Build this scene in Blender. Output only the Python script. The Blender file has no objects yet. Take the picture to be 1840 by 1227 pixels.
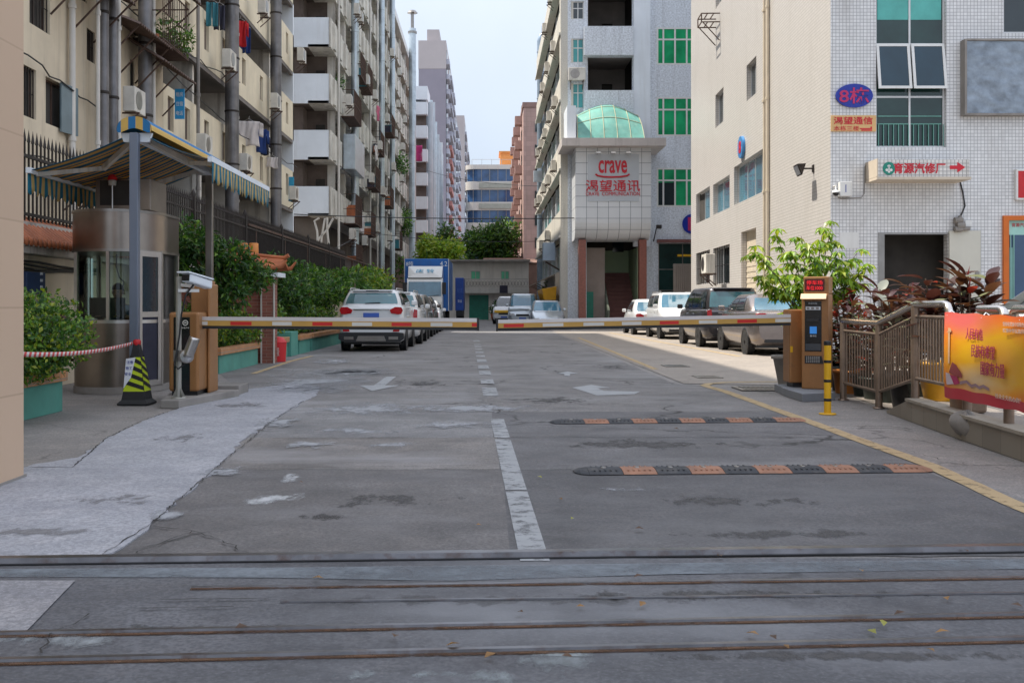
import bpy, math, random
from mathutils import Vector
R = math.radians
sc = bpy.context.scene
COL = sc.collection
# ------------------------------------------------------------------ camera
F, CX, HY, H = 1900.0, 875.0, 548.0, 1.3      # focal length, vanishing point (photo pixels), eye height (m)
cd = bpy.data.cameras.new('camera'); cam = bpy.data.objects.new('camera', cd); COL.objects.link(cam)
cam.location = (0, 0, H); cam.rotation_euler = (R(90), 0, 0)
cd.sensor_width = 36; cd.lens = F/1840*36
cd.shift_x = (920-CX)/1840; cd.shift_y = (HY-613.5)/1840
cd.clip_start = .1; cd.clip_end = 3000
sc.camera = cam
# ------------------------------------------------------------------ sky, sun, exposure
SUN_EL, SUN_AZ = R(60), R(-76)                 # azimuth measured from +Y towards +X
w = bpy.data.worlds.new('World'); sc.world = w; w.use_nodes = True
nt = w.node_tree; bg = nt.nodes['Background']
sky = nt.nodes.new('ShaderNodeTexSky'); sky.sky_type = 'NISHITA'; sky.sun_disc = False
sky.sun_elevation = SUN_EL; sky.sun_rotation = SUN_AZ
sky.air_density = 1.0; sky.dust_density = 2.2; sky.ozone_density = 1.5
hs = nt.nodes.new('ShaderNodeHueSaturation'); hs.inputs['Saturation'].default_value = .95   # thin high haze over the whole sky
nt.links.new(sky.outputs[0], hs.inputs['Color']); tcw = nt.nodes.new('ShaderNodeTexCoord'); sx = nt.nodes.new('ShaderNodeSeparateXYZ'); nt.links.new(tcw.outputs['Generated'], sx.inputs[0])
vr = nt.nodes.new('ShaderNodeValToRGB'); nt.links.new(sx.outputs[2], vr.inputs[0])       # thin cloud, brightened overhead (unseen) for ambient light, bluer haze towards the horizon
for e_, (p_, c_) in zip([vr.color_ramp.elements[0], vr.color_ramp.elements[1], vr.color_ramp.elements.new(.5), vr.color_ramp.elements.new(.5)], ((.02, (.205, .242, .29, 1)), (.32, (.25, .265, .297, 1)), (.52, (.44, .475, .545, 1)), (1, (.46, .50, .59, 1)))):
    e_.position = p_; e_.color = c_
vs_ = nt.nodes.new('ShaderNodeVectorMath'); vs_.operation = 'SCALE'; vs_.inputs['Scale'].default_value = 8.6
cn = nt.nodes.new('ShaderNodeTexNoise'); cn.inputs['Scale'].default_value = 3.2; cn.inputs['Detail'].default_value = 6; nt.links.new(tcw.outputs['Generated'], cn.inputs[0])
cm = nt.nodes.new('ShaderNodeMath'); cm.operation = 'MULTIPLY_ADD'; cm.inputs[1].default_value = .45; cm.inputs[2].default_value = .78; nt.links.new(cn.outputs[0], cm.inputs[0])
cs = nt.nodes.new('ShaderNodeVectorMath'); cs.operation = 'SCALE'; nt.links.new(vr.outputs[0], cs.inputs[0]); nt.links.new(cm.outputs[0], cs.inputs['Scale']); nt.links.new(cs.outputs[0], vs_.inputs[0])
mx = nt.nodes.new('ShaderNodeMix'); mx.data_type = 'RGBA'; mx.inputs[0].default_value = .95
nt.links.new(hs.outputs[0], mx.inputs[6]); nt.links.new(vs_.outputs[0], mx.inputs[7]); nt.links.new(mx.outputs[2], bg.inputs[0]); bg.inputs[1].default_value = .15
sl = bpy.data.lights.new('sun', 'SUN'); so = bpy.data.objects.new('sun', sl); COL.objects.link(so)
sl.energy = 3.1; sl.angle = R(.6); sl.color = (1, .93, .82)
sd = Vector((math.sin(SUN_AZ)*math.cos(SUN_EL), math.cos(SUN_AZ)*math.cos(SUN_EL), math.sin(SUN_EL)))
so.rotation_euler = sd.to_track_quat('Z', 'Y').to_euler(); so.location = (-30, 20, 60)
sc.view_settings.view_transform = 'Standard'; sc.view_settings.look = 'None'
sc.view_settings.exposure = 1.08; sc.view_settings.gamma = 1
sc.cycles.max_bounces = 8; sc.cycles.diffuse_bounces = 4; sc.cycles.transparent_max_bounces = 8
# ------------------------------------------------------------------ helpers
def P(px, py, y): return ((px-CX)*y/F, y, H-(py-HY)*y/F)
def gy(py): return F*H/(py-HY)
def G(px, py, z=0):
    y = gy(py); return ((px-CX)*y/F, y, z)
def XZ(px, py, y):
    p = P(px, py, y); return p[0], p[2]
def hit(px, py, O, U):
    """photo pixel -> (u, z) on the vertical plane through O along the horizontal unit vector U"""
    a = (px-CX)/F
    u = (a*O[1]-O[0])/(U[0]-a*U[1]); y = O[1]+u*U[1]
    return u, H-(py-HY)*y/F
def V3(a): return Vector(a)

class MB:
    def __init__(s): s.v=[]; s.f=[]; s.m=[]; s.s=[]; s.uv={}
    def add(s, vs, fs, m=0, smooth=False, uvs=None):
        o=len(s.v); s.v.extend(tuple(v) for v in vs)
        for i, f in enumerate(fs):
            if uvs: s.uv[len(s.f)] = [uvs[j] for j in f]
            s.f.append([j+o for j in f]); s.m.append(m); s.s.append(smooth)
    def quad(s, a, b, c, d, m=0, uvs=None): s.add([a,b,c,d], [[0,1,2,3]], m, False, uvs)
    def box(s, x0,x1,y0,y1,z0,z1, m=0):
        if x0>x1: x0,x1=x1,x0
        if y0>y1: y0,y1=y1,y0
        if z0>z1: z0,z1=z1,z0
        s.add([(x0,y0,z0),(x1,y0,z0),(x1,y1,z0),(x0,y1,z0),(x0,y0,z1),(x1,y0,z1),(x1,y1,z1),(x0,y1,z1)],
              [[0,3,2,1],[4,5,6,7],[0,1,5,4],[1,2,6,5],[2,3,7,6],[3,0,4,7]], m)
    def ubox(s, O, U, N, u0,u1,n0,n1,z0,z1, m=0):
        """box in the frame of a wall: U along it, N outwards"""
        q=lambda u,n,z: (O[0]+U[0]*u+N[0]*n, O[1]+U[1]*u+N[1]*n, z)
        s.add([q(u0,n0,z0),q(u1,n0,z0),q(u1,n1,z0),q(u0,n1,z0),q(u0,n0,z1),q(u1,n0,z1),q(u1,n1,z1),q(u0,n1,z1)],
              [[0,3,2,1],[4,5,6,7],[0,1,5,4],[1,2,6,5],[2,3,7,6],[3,0,4,7]], m)
    def bar(s, a, b, w, h=None, m=0):
        """square bar from a to b"""
        a,b=V3(a),V3(b); d=(b-a).normalized(); h=h or w
        r=d.cross(Vector((0,0,1)))
        if r.length<1e-3: r=Vector((1,0,0))
        r.normalize(); u=r.cross(d)
        c=[(-1,-1),(1,-1),(1,1),(-1,1)]
        vs=[p+r*(i*w/2)+u*(j*h/2) for p in (a,b) for i,j in c]
        s.add(vs, [[0,1,2,3],[7,6,5,4],[0,4,5,1],[1,5,6,2],[2,6,7,3],[3,7,4,0]], m)
    def tube(s, pts, r, n=8, m=0, caps=True, smooth=True):
        pts=[V3(p) for p in pts]; k=len(pts); rs=r if isinstance(r,(list,tuple)) else [r]*k
        ref=None; vs=[]
        for i,p in enumerate(pts):
            d=(pts[min(i+1,k-1)]-pts[max(i-1,0)]).normalized()
            if ref is None:
                ref=d.cross(Vector((0,0,1)))
                if ref.length<1e-3: ref=Vector((1,0,0))
            ref=(ref-d*ref.dot(d)).normalized(); b=d.cross(ref)
            for j in range(n):
                t=2*math.pi*j/n; vs.append(p+ref*(math.cos(t)*rs[i])+b*(math.sin(t)*rs[i]))
        fs=[[i*n+j,i*n+(j+1)%n,(i+1)*n+(j+1)%n,(i+1)*n+j] for i in range(k-1) for j in range(n)]
        s.add(vs,fs,m,smooth)
        if caps:
            s.add(vs[:n],[list(range(n))[::-1]],m); s.add(vs[-n:],[list(range(n))],m)
    def lathe(s, prof, c=(0,0,0), n=16, m=0, axis='z', smooth=True):
        vs=[]
        for r,h in prof:
            for j in range(n):
                t=2*math.pi*j/n; a,b=r*math.cos(t),r*math.sin(t)
                q={'z':(a,b,h),'x':(h,a,b),'y':(a,h,b)}[axis]
                vs.append((c[0]+q[0],c[1]+q[1],c[2]+q[2]))
        k=len(prof)
        s.add(vs,[[i*n+j,i*n+(j+1)%n,(i+1)*n+(j+1)%n,(i+1)*n+j] for i in range(k-1) for j in range(n)],m,smooth)
        if prof[0][0]>1e-4: s.add(vs[:n],[list(range(n))[::-1]],m)
        if prof[-1][0]>1e-4: s.add(vs[-n:],[list(range(n))],m)
    def prism(s, poly, axis, a, b, m=0, smooth=False):
        """poly extruded along axis from a to b; poly coordinates are the other two axes in order"""
        def q(p,h): return {'x':(h,p[0],p[1]),'y':(p[0],h,p[1]),'z':(p[0],p[1],h)}[axis]
        n=len(poly); v0=[q(p,a) for p in poly]; v1=[q(p,b) for p in poly]
        s.add(v0+v1,[[j,(j+1)%n,n+(j+1)%n,n+j] for j in range(n)],m,smooth)
        s.add(v0,[list(range(n))[::-1]],m); s.add(v1,[list(range(n))],m)
    def grid(s, fn, nu, nv, m=0, smooth=True, uvf=None):
        vs=[fn(i/nu,j/nv) for j in range(nv+1) for i in range(nu+1)]
        fs=[[j*(nu+1)+i,j*(nu+1)+i+1,(j+1)*(nu+1)+i+1,(j+1)*(nu+1)+i] for j in range(nv) for i in range(nu)]
        s.add(vs,fs,m,smooth,[uvf(i/nu,j/nv) for j in range(nv+1) for i in range(nu+1)] if uvf else None)
    def holed(s, O, U, N, Wd, Hh, holes, depth, m=0, mr=None):
        """wall of Wd x Hh with rectangular openings (u0,u1,v0,v1) and reveals of the given depth (against N)"""
        mr = m if mr is None else mr
        us=sorted({0,Wd,*[min(max(h[k],0),Wd) for h in holes for k in (0,1)]}); vs=sorted({0,Hh,*[min(max(h[k],0),Hh) for h in holes for k in (2,3)]})
        q=lambda u,v,n=0: (O[0]+U[0]*u+N[0]*n, O[1]+U[1]*u+N[1]*n, O[2]+v)
        for a,b in zip(us,us[1:]):
            run=None
            for c,d in zip(vs,vs[1:]):
                solid = not any(h[0]-1e-6<=a and b<=h[1]+1e-6 and h[2]-1e-6<=c and d<=h[3]+1e-6 for h in holes)
                if solid: run=(run[0],d) if run else (c,d)
                if run and not solid: s.quad(q(a,run[0]),q(b,run[0]),q(b,run[1]),q(a,run[1]),m); run=None
            if run: s.quad(q(a,run[0]),q(b,run[0]),q(b,run[1]),q(a,run[1]),m)
        for u0,u1,v0,v1 in holes:
            for a,b in (((u0,v0),(u1,v0)),((u1,v0),(u1,v1)),((u1,v1),(u0,v1)),((u0,v1),(u0,v0))):
                s.quad(q(*a),q(*b),q(*b,-depth),q(*a,-depth),mr)
    def build(s, name, mats, parent=None, bevel=0, seg=2, sub=0, solid=0):
        me=bpy.data.meshes.new(name); me.from_pydata(s.v,[],s.f)
        if not isinstance(mats,(list,tuple)): mats=[mats]
        for k in mats: me.materials.append(k)
        me.polygons.foreach_set('material_index',s.m); me.polygons.foreach_set('use_smooth',s.s)
        uvl=me.uv_layers.new(name='uv').data; V=s.v; flat=[]
        for fi,f in enumerate(s.f):
            if fi in s.uv:
                for c in s.uv[fi]: flat.extend(c)
                continue
            a,b,c=V[f[0]],V[f[1]],V[f[2]]
            e=(b[0]-a[0],b[1]-a[1],b[2]-a[2]); g=(c[0]-a[0],c[1]-a[1],c[2]-a[2])
            n=(abs(e[1]*g[2]-e[2]*g[1]),abs(e[2]*g[0]-e[0]*g[2]),abs(e[0]*g[1]-e[1]*g[0]))
            k=n.index(max(n)); i,j=((1,2),(0,2),(0,1))[k]
            for x in f: flat.extend((V[x][i],V[x][j]))
        uvl.foreach_set('uv',flat); me.update()
        o=bpy.data.objects.new(name,me); COL.objects.link(o)
        link(o,parent)
        if solid:
            md=o.modifiers.new('solid','SOLIDIFY'); md.thickness=solid; md.offset=0
        if bevel:
            md=o.modifiers.new('bevel','BEVEL'); md.width=bevel; md.segments=seg; md.limit_method='ANGLE'; md.angle_limit=R(35); md.harden_normals=False
        if sub:
            md=o.modifiers.new('sub','SUBSURF'); md.levels=sub; md.render_levels=sub
        return o
def link(o,parent):
    if parent is not None:
        o.parent=parent; x=Vector((0,0,0)); p=parent
        while p is not None: x+=p.location; p=p.parent
        o.location=-x
def tag(o,label=None,cat=None,group=None,kind=None):
    if label: o['label']=label
    if cat: o['category']=cat
    if group: o['group']=group
    if kind: o['kind']=kind
    return o
def thing(name,label,cat,loc=(0,0,0),group=None):
    o=bpy.data.objects.new(name,None); COL.objects.link(o); o.location=loc; o.empty_display_size=.2
    return tag(o,label,cat,group)
def copy_tree(o,parent=None):
    c=o.copy(); COL.objects.link(c)
    if parent is not None: c.parent=parent
    for ch in o.children: copy_tree(ch,c)
    return c
def text(s,mat,parent,O,U,W_,width,height,depth=.01,bold=0,name='lettering',sx=None):
    """raised lettering: centred on O, U along the line, W_ up, sized into width x height"""
    cu=bpy.data.curves.new('t','FONT'); cu.body=s; cu.size=1; cu.offset=bold; cu.extrude=.02; cu.resolution_u=3; cu.align_x='CENTER'
    t=bpy.data.objects.new('t',cu); COL.objects.link(t)
    dg=bpy.context.evaluated_depsgraph_get(); me=bpy.data.meshes.new_from_object(t.evaluated_get(dg)); bpy.data.objects.remove(t); bpy.data.curves.remove(cu)
    vs=[tuple(v.co) for v in me.vertices]; fs=[list(p.vertices) for p in me.polygons]; bpy.data.meshes.remove(me)
    if not vs: return None
    x0,x1=min(v[0] for v in vs),max(v[0] for v in vs); y0,y1=min(v[1] for v in vs),max(v[1] for v in vs)
    U,W_,O=V3(U).normalized(),V3(W_).normalized(),V3(O); N=U.cross(W_)
    mb=MB(); mb.add([O+U*((v[0]-(x0+x1)/2)*width/(x1-x0))+W_*((v[1]-(y0+y1)/2)*height/(y1-y0))+N*(depth*(.5+v[2]/.04)) for v in vs],fs)
    return mb.build(name,mat,parent)
# ------------------------------------------------------------------ materials
def newmat(name):
    m=bpy.data.materials.new(name); m.use_nodes=True; nt=m.node_tree
    return m,nt,nt.nodes['Principled BSDF']
def nd(nt,t,**kw):
    n=nt.nodes.new('ShaderNode'+t)
    for k,v in kw.items():
        if k.startswith('i_'):
            key=k[2:]; n.inputs[int(key) if key.isdigit() else key.replace('_',' ')].default_value=v
        else: setattr(n,k,v)
    return n
def ramp(nt,fac,stops):
    r=nt.nodes.new('ShaderNodeValToRGB'); e=r.color_ramp.elements
    while len(e)<len(stops): e.new(.5)
    for k,(p,c) in zip(e,stops): k.position=p; k.color=(c,c,c,1) if isinstance(c,(int,float)) else (*c,1)
    nt.links.new(fac,r.inputs[0]); return r.outputs[0]
def mix(nt,fac,a,b,mode='MIX'):
    n=nt.nodes.new('ShaderNodeMix'); n.data_type='RGBA'; n.blend_type=mode
    for i,x in ((0,fac),(6,a),(7,b)):
        if isinstance(x,(int,float)): n.inputs[i].default_value = x if i==0 else (x,x,x,1)
        elif isinstance(x,tuple): n.inputs[i].default_value=(*x,1)
        else: nt.links.new(x,n.inputs[i])
    return n.outputs[2]
def coords(nt,scale=(1,1,1),kind='Object',loc=(0,0,0)):
    tc=nd(nt,'TexCoord'); mp=nd(nt,'Mapping'); mp.inputs['Scale'].default_value=scale; mp.inputs['Location'].default_value=loc
    nt.links.new(tc.outputs[kind],mp.inputs[0]); return mp.outputs[0]
def noise(nt,scale,detail=4,rough=.6,vec=None,out=0):
    n=nd(nt,'TexNoise'); n.inputs['Scale'].default_value=scale; n.inputs['Detail'].default_value=detail; n.inputs['Roughness'].default_value=rough
    nt.links.new(vec if vec is not None else coords(nt),n.inputs[0]); return n.outputs[out]
def bump(nt,b,h,strength=.3,dist=.01):
    n=nd(nt,'Bump'); n.inputs['Strength'].default_value=strength; n.inputs['Distance'].default_value=dist
    nt.links.new(h,n.inputs['Height']); nt.links.new(n.outputs[0],b.inputs['Normal'])
def mat(name,col,rough=.6,metal=0,var=.12,scale=2.5,bmp=0,bscale=60,streak=0,dirt=None,dirtc=(.08,.07,.06),spec=None,aniso=None,coat=0):
    m,nt,b=newmat(name)
    b.inputs['Roughness'].default_value=rough; b.inputs['Metallic'].default_value=metal
    if spec is not None: b.inputs['Specular IOR Level'].default_value=spec
    if coat: b.inputs['Coat Weight'].default_value=coat; b.inputs['Coat Roughness'].default_value=.05
    c=None
    if var:
        f=ramp(nt,noise(nt,scale,5),[(.3,0),(.7,1)])
        c=mix(nt,f,tuple(x*(1-var) for x in col),tuple(min(1,x*(1+var)) for x in col))
    if streak:
        f=ramp(nt,noise(nt,1.6,5,.65,coords(nt,(1.7,1.7,.14))),[(.52,0),(.74,1)])
        f2=nd(nt,'Math',operation='MULTIPLY',i_1=streak); nt.links.new(f,f2.inputs[0])
        c=mix(nt,f2.outputs[0],c if c is not None else col,dirtc)
    if dirt:
        f=ramp(nt,noise(nt,dirt[0],6,.7),[(dirt[1],0),(dirt[1]+.16,1)])
        f2=nd(nt,'Math',operation='MULTIPLY',i_1=dirt[2]); nt.links.new(f,f2.inputs[0])
        c=mix(nt,f2.outputs[0],c if c is not None else col,dirtc)
    if c is None: b.inputs['Base Color'].default_value=(*col,1)
    else: nt.links.new(c,b.inputs['Base Color'])
    if bmp: bump(nt,b,noise(nt,bscale,4),bmp)
    return m
def tilemat(name,col,grout,size,gap=.08,var=.06,rough=.35,streak=.3,off=0,ratio=1,dirtc=(.2,.16,.12)):
    """square tiles in metres on the box-projected uv"""
    m,nt,b=newmat(name); b.inputs['Roughness'].default_value=rough
    br=nd(nt,'TexBrick'); br.offset=off; br.squash=1
    br.inputs['Scale'].default_value=1; br.inputs['Brick Width'].default_value=size; br.inputs['Row Height'].default_value=size*ratio
    br.inputs['Mortar Size'].default_value=size*gap*min(1,ratio); br.inputs['Mortar Smooth'].default_value=.1; br.inputs['Bias'].default_value=0
    br.inputs['Color1'].default_value=(*[x*(1-var) for x in col],1); br.inputs['Color2'].default_value=(*[min(1,x*(1+var)) for x in col],1); br.inputs['Mortar'].default_value=(*grout,1)
    nt.links.new(coords(nt,kind='UV'),br.inputs[0])
    c=br.outputs[0]
    if streak:
        f=ramp(nt,noise(nt,1.3,5,.65,coords(nt,(1,1,.22))),[(.5,0),(.8,1)])
        f2=nd(nt,'Math',operation='MULTIPLY',i_1=streak); nt.links.new(f,f2.inputs[0]); c=mix(nt,f2.outputs[0],c,dirtc,'MIX')
    nt.links.new(c,b.inputs['Base Color']); bump(nt,b,br.outputs[1],-.25,.004)
    return m
def glassmat(name,col,rough=.06,spec=.8,var=.25):
    m=mat(name,col,rough,0,var,.7); m.node_tree.nodes['Principled BSDF'].inputs['Specular IOR Level'].default_value=spec; return m
def emitmat(name,col,st):
    m,nt,b=newmat(name); b.inputs['Base Color'].default_value=(*[x*.3 for x in col],1); b.inputs['Emission Color'].default_value=(*col,1); b.inputs['Emission Strength'].default_value=st; return m
def leafmat(name,col,var=.35,trans=.35):
    m,nt,b=newmat(name); b.inputs['Roughness'].default_value=.38; b.inputs['Specular IOR Level'].default_value=.5
    f=ramp(nt,noise(nt,3,3),[(.3,0),(.7,1)])
    c=mix(nt,f,tuple(x*(1-var) for x in col),tuple(x*(1+var) for x in col))
    nt.links.new(c,b.inputs['Base Color'])
    tr=nd(nt,'BsdfTranslucent'); nt.links.new(mix(nt,.5,c,(col[0]*1.6,col[1]*1.6,col[2]*.6)),tr.inputs[0])
    ms=nd(nt,'MixShader'); ms.inputs[0].default_value=trans
    nt.links.new(b.outputs[0],ms.inputs[1]); nt.links.new(tr.outputs[0],ms.inputs[2]); nt.links.new(ms.outputs[0],nt.nodes['Material Output'].inputs[0])
    return m
def stripemat(name,cols,width,axis=0,rough=.7,dirt=.15):
    """repeating stripes along a uv axis, in metres"""
    m,nt,b=newmat(name); b.inputs['Roughness'].default_value=rough
    sp=nd(nt,'SeparateXYZ'); nt.links.new(coords(nt,kind='UV'),sp.inputs[0])
    d=nd(nt,'Math',operation='DIVIDE',i_1=width*len(cols)); nt.links.new(sp.outputs[axis],d.inputs[0])
    fr=nd(nt,'Math',operation='FRACT'); nt.links.new(d.outputs[0],fr.inputs[0])
    r=nt.nodes.new('ShaderNodeValToRGB'); r.color_ramp.interpolation='CONSTANT'; e=r.color_ramp.elements
    while len(e)<len(cols): e.new(.5)
    for i,c in enumerate(cols): e[i].position=i/len(cols); e[i].color=(*c,1)
    nt.links.new(fr.outputs[0],r.inputs[0])
    c=mix(nt,ramp(nt,noise(nt,4,5),[(.4,0),(.8,dirt)]),r.outputs[0],(.12,.1,.08))
    nt.links.new(c,b.inputs['Base Color']); return m
M={}
M['white_paint']=mat('white_paint',(.72,.72,.70),.5,0,.06,2,0,60,.25,dirtc=(.35,.32,.28))
M['cream_wall']=mat('cream_wall',(.68,.58,.43),.85,0,.10,.9,.15,40,.35,dirtc=(.2,.16,.12))
M['cream_band']=mat('cream_band',(.76,.67,.50),.85,0,.08,1.2,.1,40,.28,dirtc=(.3,.24,.17))
M['grey_concrete']=mat('grey_concrete',(.27,.25,.23),.9,0,.2,1.5,.2,30,.3)
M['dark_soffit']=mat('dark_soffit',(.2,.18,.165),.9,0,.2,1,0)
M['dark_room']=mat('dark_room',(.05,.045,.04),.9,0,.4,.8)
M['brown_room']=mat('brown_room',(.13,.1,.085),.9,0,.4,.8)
M['panel_white']=mat('panel_white',(.76,.81,.86),.55,0,.06,.8,0,60,.2,dirtc=(.4,.38,.35))
M['grimy_white']=mat('grimy_white',(.62,.59,.53),.8,0,.2,1.2,.1,40,.85,dirtc=(.18,.15,.12))
M['duct_grey']=mat('duct_grey',(.19,.185,.19),.5,.45,.3,2,0,60,.8,dirtc=(.035,.028,.025))
M['duct_light']=mat('duct_light',(.5,.56,.6),.35,.6,.15,2,0,60,.25,dirtc=(.2,.2,.2))
M['pipe_white']=mat('pipe_white',(.6,.57,.52),.5,0,.1,2,0,60,.3)
M['steel']=mat('steel',(.55,.53,.51),.28,1,.08,3)
M['steel_dark']=mat('steel_dark',(.3,.28,.26),.35,1,.15,3)
M['iron']=mat('iron',(.035,.028,.025),.6,.3,.3,4)
M['rust_iron']=mat('rust_iron',(.10,.06,.045),.8,.2,.4,4)
M['bronze_rail']=mat('bronze_rail',(.24,.18,.14),.4,.7,.2,6)
M['rail_steel']=mat('rail_steel',(.62,.58,.54),.22,1,.06,4)
M['black']=mat('black',(.015,.015,.017),.45,0,.2,5)
M['black_gloss']=mat('black_gloss',(.01,.01,.012),.12,0,0)
M['rubber']=mat('rubber',(.02,.02,.021),.75,0,.25,8,.2,80)
M['orange_brown']=mat('orange_brown',(.35,.165,.06),.42,.25,.10,3,0,60,.3,dirt=(5,.56,.4),dirtc=(.17,.10,.06))
M['orange_brown_lit']=mat('orange_brown_lit',(.72,.50,.30),.35,.25,.06,3)  # cabinet colour lightened: the light on the kiosk hood is put into it
M['arm_orange']=mat('arm_orange',(.52,.3,.07),.4,.1,.08,3)
M['arm_silver']=mat('arm_silver',(.66,.62,.6),.35,.4,.06,3)
M['reflect_red']=mat('reflect_red',(.55,.02,.015),.35,0,.08,3)
M['reflect_white']=mat('reflect_white',(.62,.6,.55),.35,0,.08,3)
M['red']=mat('red',(.55,.015,.02),.5,0,.1,3)
M['sign_red']=mat('sign_red',(.58,.012,.03),.5,0,.08,3)
M['sign_blue']=mat('sign_blue',(.01,.03,.32),.35,0,.08,3)
M['magenta']=mat('magenta',(.5,.02,.12),.5,0,.08,3)
M['yellow']=mat('yellow',(.75,.42,.01),.45,0,.08,6)
M['lime']=mat('lime',(.5,.62,.02),.5,0,.08,6)
M['teal_paint']=mat('teal_paint',(.09,.30,.24),.7,0,.14,2,.1,30,.3,dirtc=(.1,.16,.13))
M['cap_orange']=tilemat('cap_orange',(.52,.24,.1),(.35,.25,.18),.2,.05,.15,.5,.25)
M['terracotta']=mat('terracotta',(.42,.13,.05),.65,0,.25,3,.2,20)
M['orange_pot']=mat('orange_pot',(.55,.2,.04),.5,0,.15,3)
M['yellow_pot']=mat('yellow_pot',(.68,.33,.02),.35,0,.15,3)
M['dark_pot']=mat('dark_pot',(.02,.03,.025),.4,0,.2,3)
M['grey_pot']=mat('grey_pot',(.3,.28,.26),.7,0,.2,3)
M['soil']=mat('soil',(.05,.035,.025),1,0,.4,8)
M['bark']=mat('bark',(.12,.085,.06),.9,0,.3,6,.4,30)
M['beige_stone']=tilemat('beige_stone',(.60,.43,.30),(.5,.35,.24),.8,.012,.06,.55,.5,0,.8,dirtc=(.30,.21,.15))
M['brick_red']=tilemat('brick_red',(.24,.075,.05),(.3,.2,.16),.24,.06,.2,.7,.3,.5,.3)
M['tile_white']=tilemat('tile_white',(.72,.72,.72),(.33,.33,.34),.0905,.075,.07,.3,.4)
M['tile_cream']=tilemat('tile_cream',(.60,.57,.54),(.38,.36,.33),.092,.09,.05,.4,.3,dirtc=(.36,.33,.29))
M['panel_tile']=tilemat('panel_tile',(.70,.72,.74),(.12,.14,.18),.6,.02,.04,.3,.1)
M['glass_dark']=glassmat('glass_dark',(.02,.03,.035))
M['glass_blue']=glassmat('glass_blue',(.03,.07,.14),.05,.9)
M['glass_green']=glassmat('glass_green',(.02,.34,.14),.12,.6,.45)
M['glass_teal']=glassmat('glass_teal',(.05,.32,.33),.15,.6)
M['glass_sky']=glassmat('glass_sky',(.05,.17,.24),.05,1.0,.4)
M['alu']=mat('alu',(.62,.62,.62),.4,.3,.05,3)
M['green_door']=mat('green_door',(.015,.2,.14),.5,0,.15,3)
M['plate_blue']=mat('plate_blue',(.05,.12,.45),.4,0,.05,3)
M['chrome']=mat('chrome',(.75,.75,.75),.12,1,0)
M['tail_red']=mat('tail_red',(.42,.008,.015),.12,0,.2,9,coat=.6)
M['lamp_clear']=mat('lamp_clear',(.55,.56,.58),.1,.4,.2,9)
M['paper']=mat('paper',(.68,.7,.74),.8,0,.06,6)
M['orange']=mat('orange',(.62,.14,.01),.5,0,.08,3)
M['skin']=mat('skin',(.30,.17,.11),.55,0,.08,6)
M['hair']=mat('hair',(.012,.01,.009),.6,0,.2,30)
LF={k:leafmat('leaf_'+k,c) for k,c in dict(dark=(.03,.085,.02),mid=(.06,.155,.022),light=(.15,.28,.03),yellow=(.33,.38,.035),lime=(.24,.38,.03),olive=(.10,.15,.03),red=(.28,.03,.02),maroon=(.055,.018,.018),brown=(.085,.035,.022),pale=(.30,.32,.27)).items()}
rnd=random.Random(7)
def leafquad(mb,p,n,up,L,Wd,m):
    """one folded leaf: p base, up along it, n its normal"""
    up=up.normalized(); s=up.cross(n)
    if s.length<1e-4: s=Vector((1,0,0))
    s.normalize(); n=s.cross(up)
    tip=p+up*L-n*(.12*L); md=p+up*(.5*L); fold=n*(.10*L)
    mb.add([p,md+s*(Wd/2)+fold,tip,md-s*(Wd/2)+fold,md],[[0,1,4],[1,2,4],[2,3,4],[3,0,4]],m,False)
def rv(r):
    while True:
        v=Vector((r.uniform(-1,1),r.uniform(-1,1),r.uniform(-1,1)))
        if .02<v.length<1: return v
def foliage(mb,blobs,n,size,weights,r,shell=.55,aspect=.5,droop=.0):
    """n leaves spread through ellipsoid clumps (cx,cy,cz,rx,ry,rz); weights = material shares"""
    vol=[b[3]*b[4]*b[5] for b in blobs]; vol=[v**.67 for v in vol]; ms=range(len(weights)); tint=[r.uniform(-.35,.35) for _ in blobs]
    for _ in range(n):
        k=r.choices(range(len(blobs)),vol)[0]; b=blobs[k]; d=rv(r).normalized(); q=shell+(1-shell)*r.random() if r.random()<.75 else r.random()
        p=Vector((b[0]+d.x*b[3]*q,b[1]+d.y*b[4]*q,b[2]+d.z*b[5]*q))+rv(r)*size*.8
        nn=(d*.8+rv(r)*.9+Vector((0,0,.5))).normalized(); up=(rv(r)+d*.4+Vector((0,0,.2-droop))).normalized()
        wt=[w_*max(.1,1+tint[k]*(1 if i else -1)) for i,w_ in enumerate(weights)]
        L=size*r.uniform(.5,1.5); leafquad(mb,p,nn,up,L,L*aspect,r.choices(ms,wt)[0])
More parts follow.
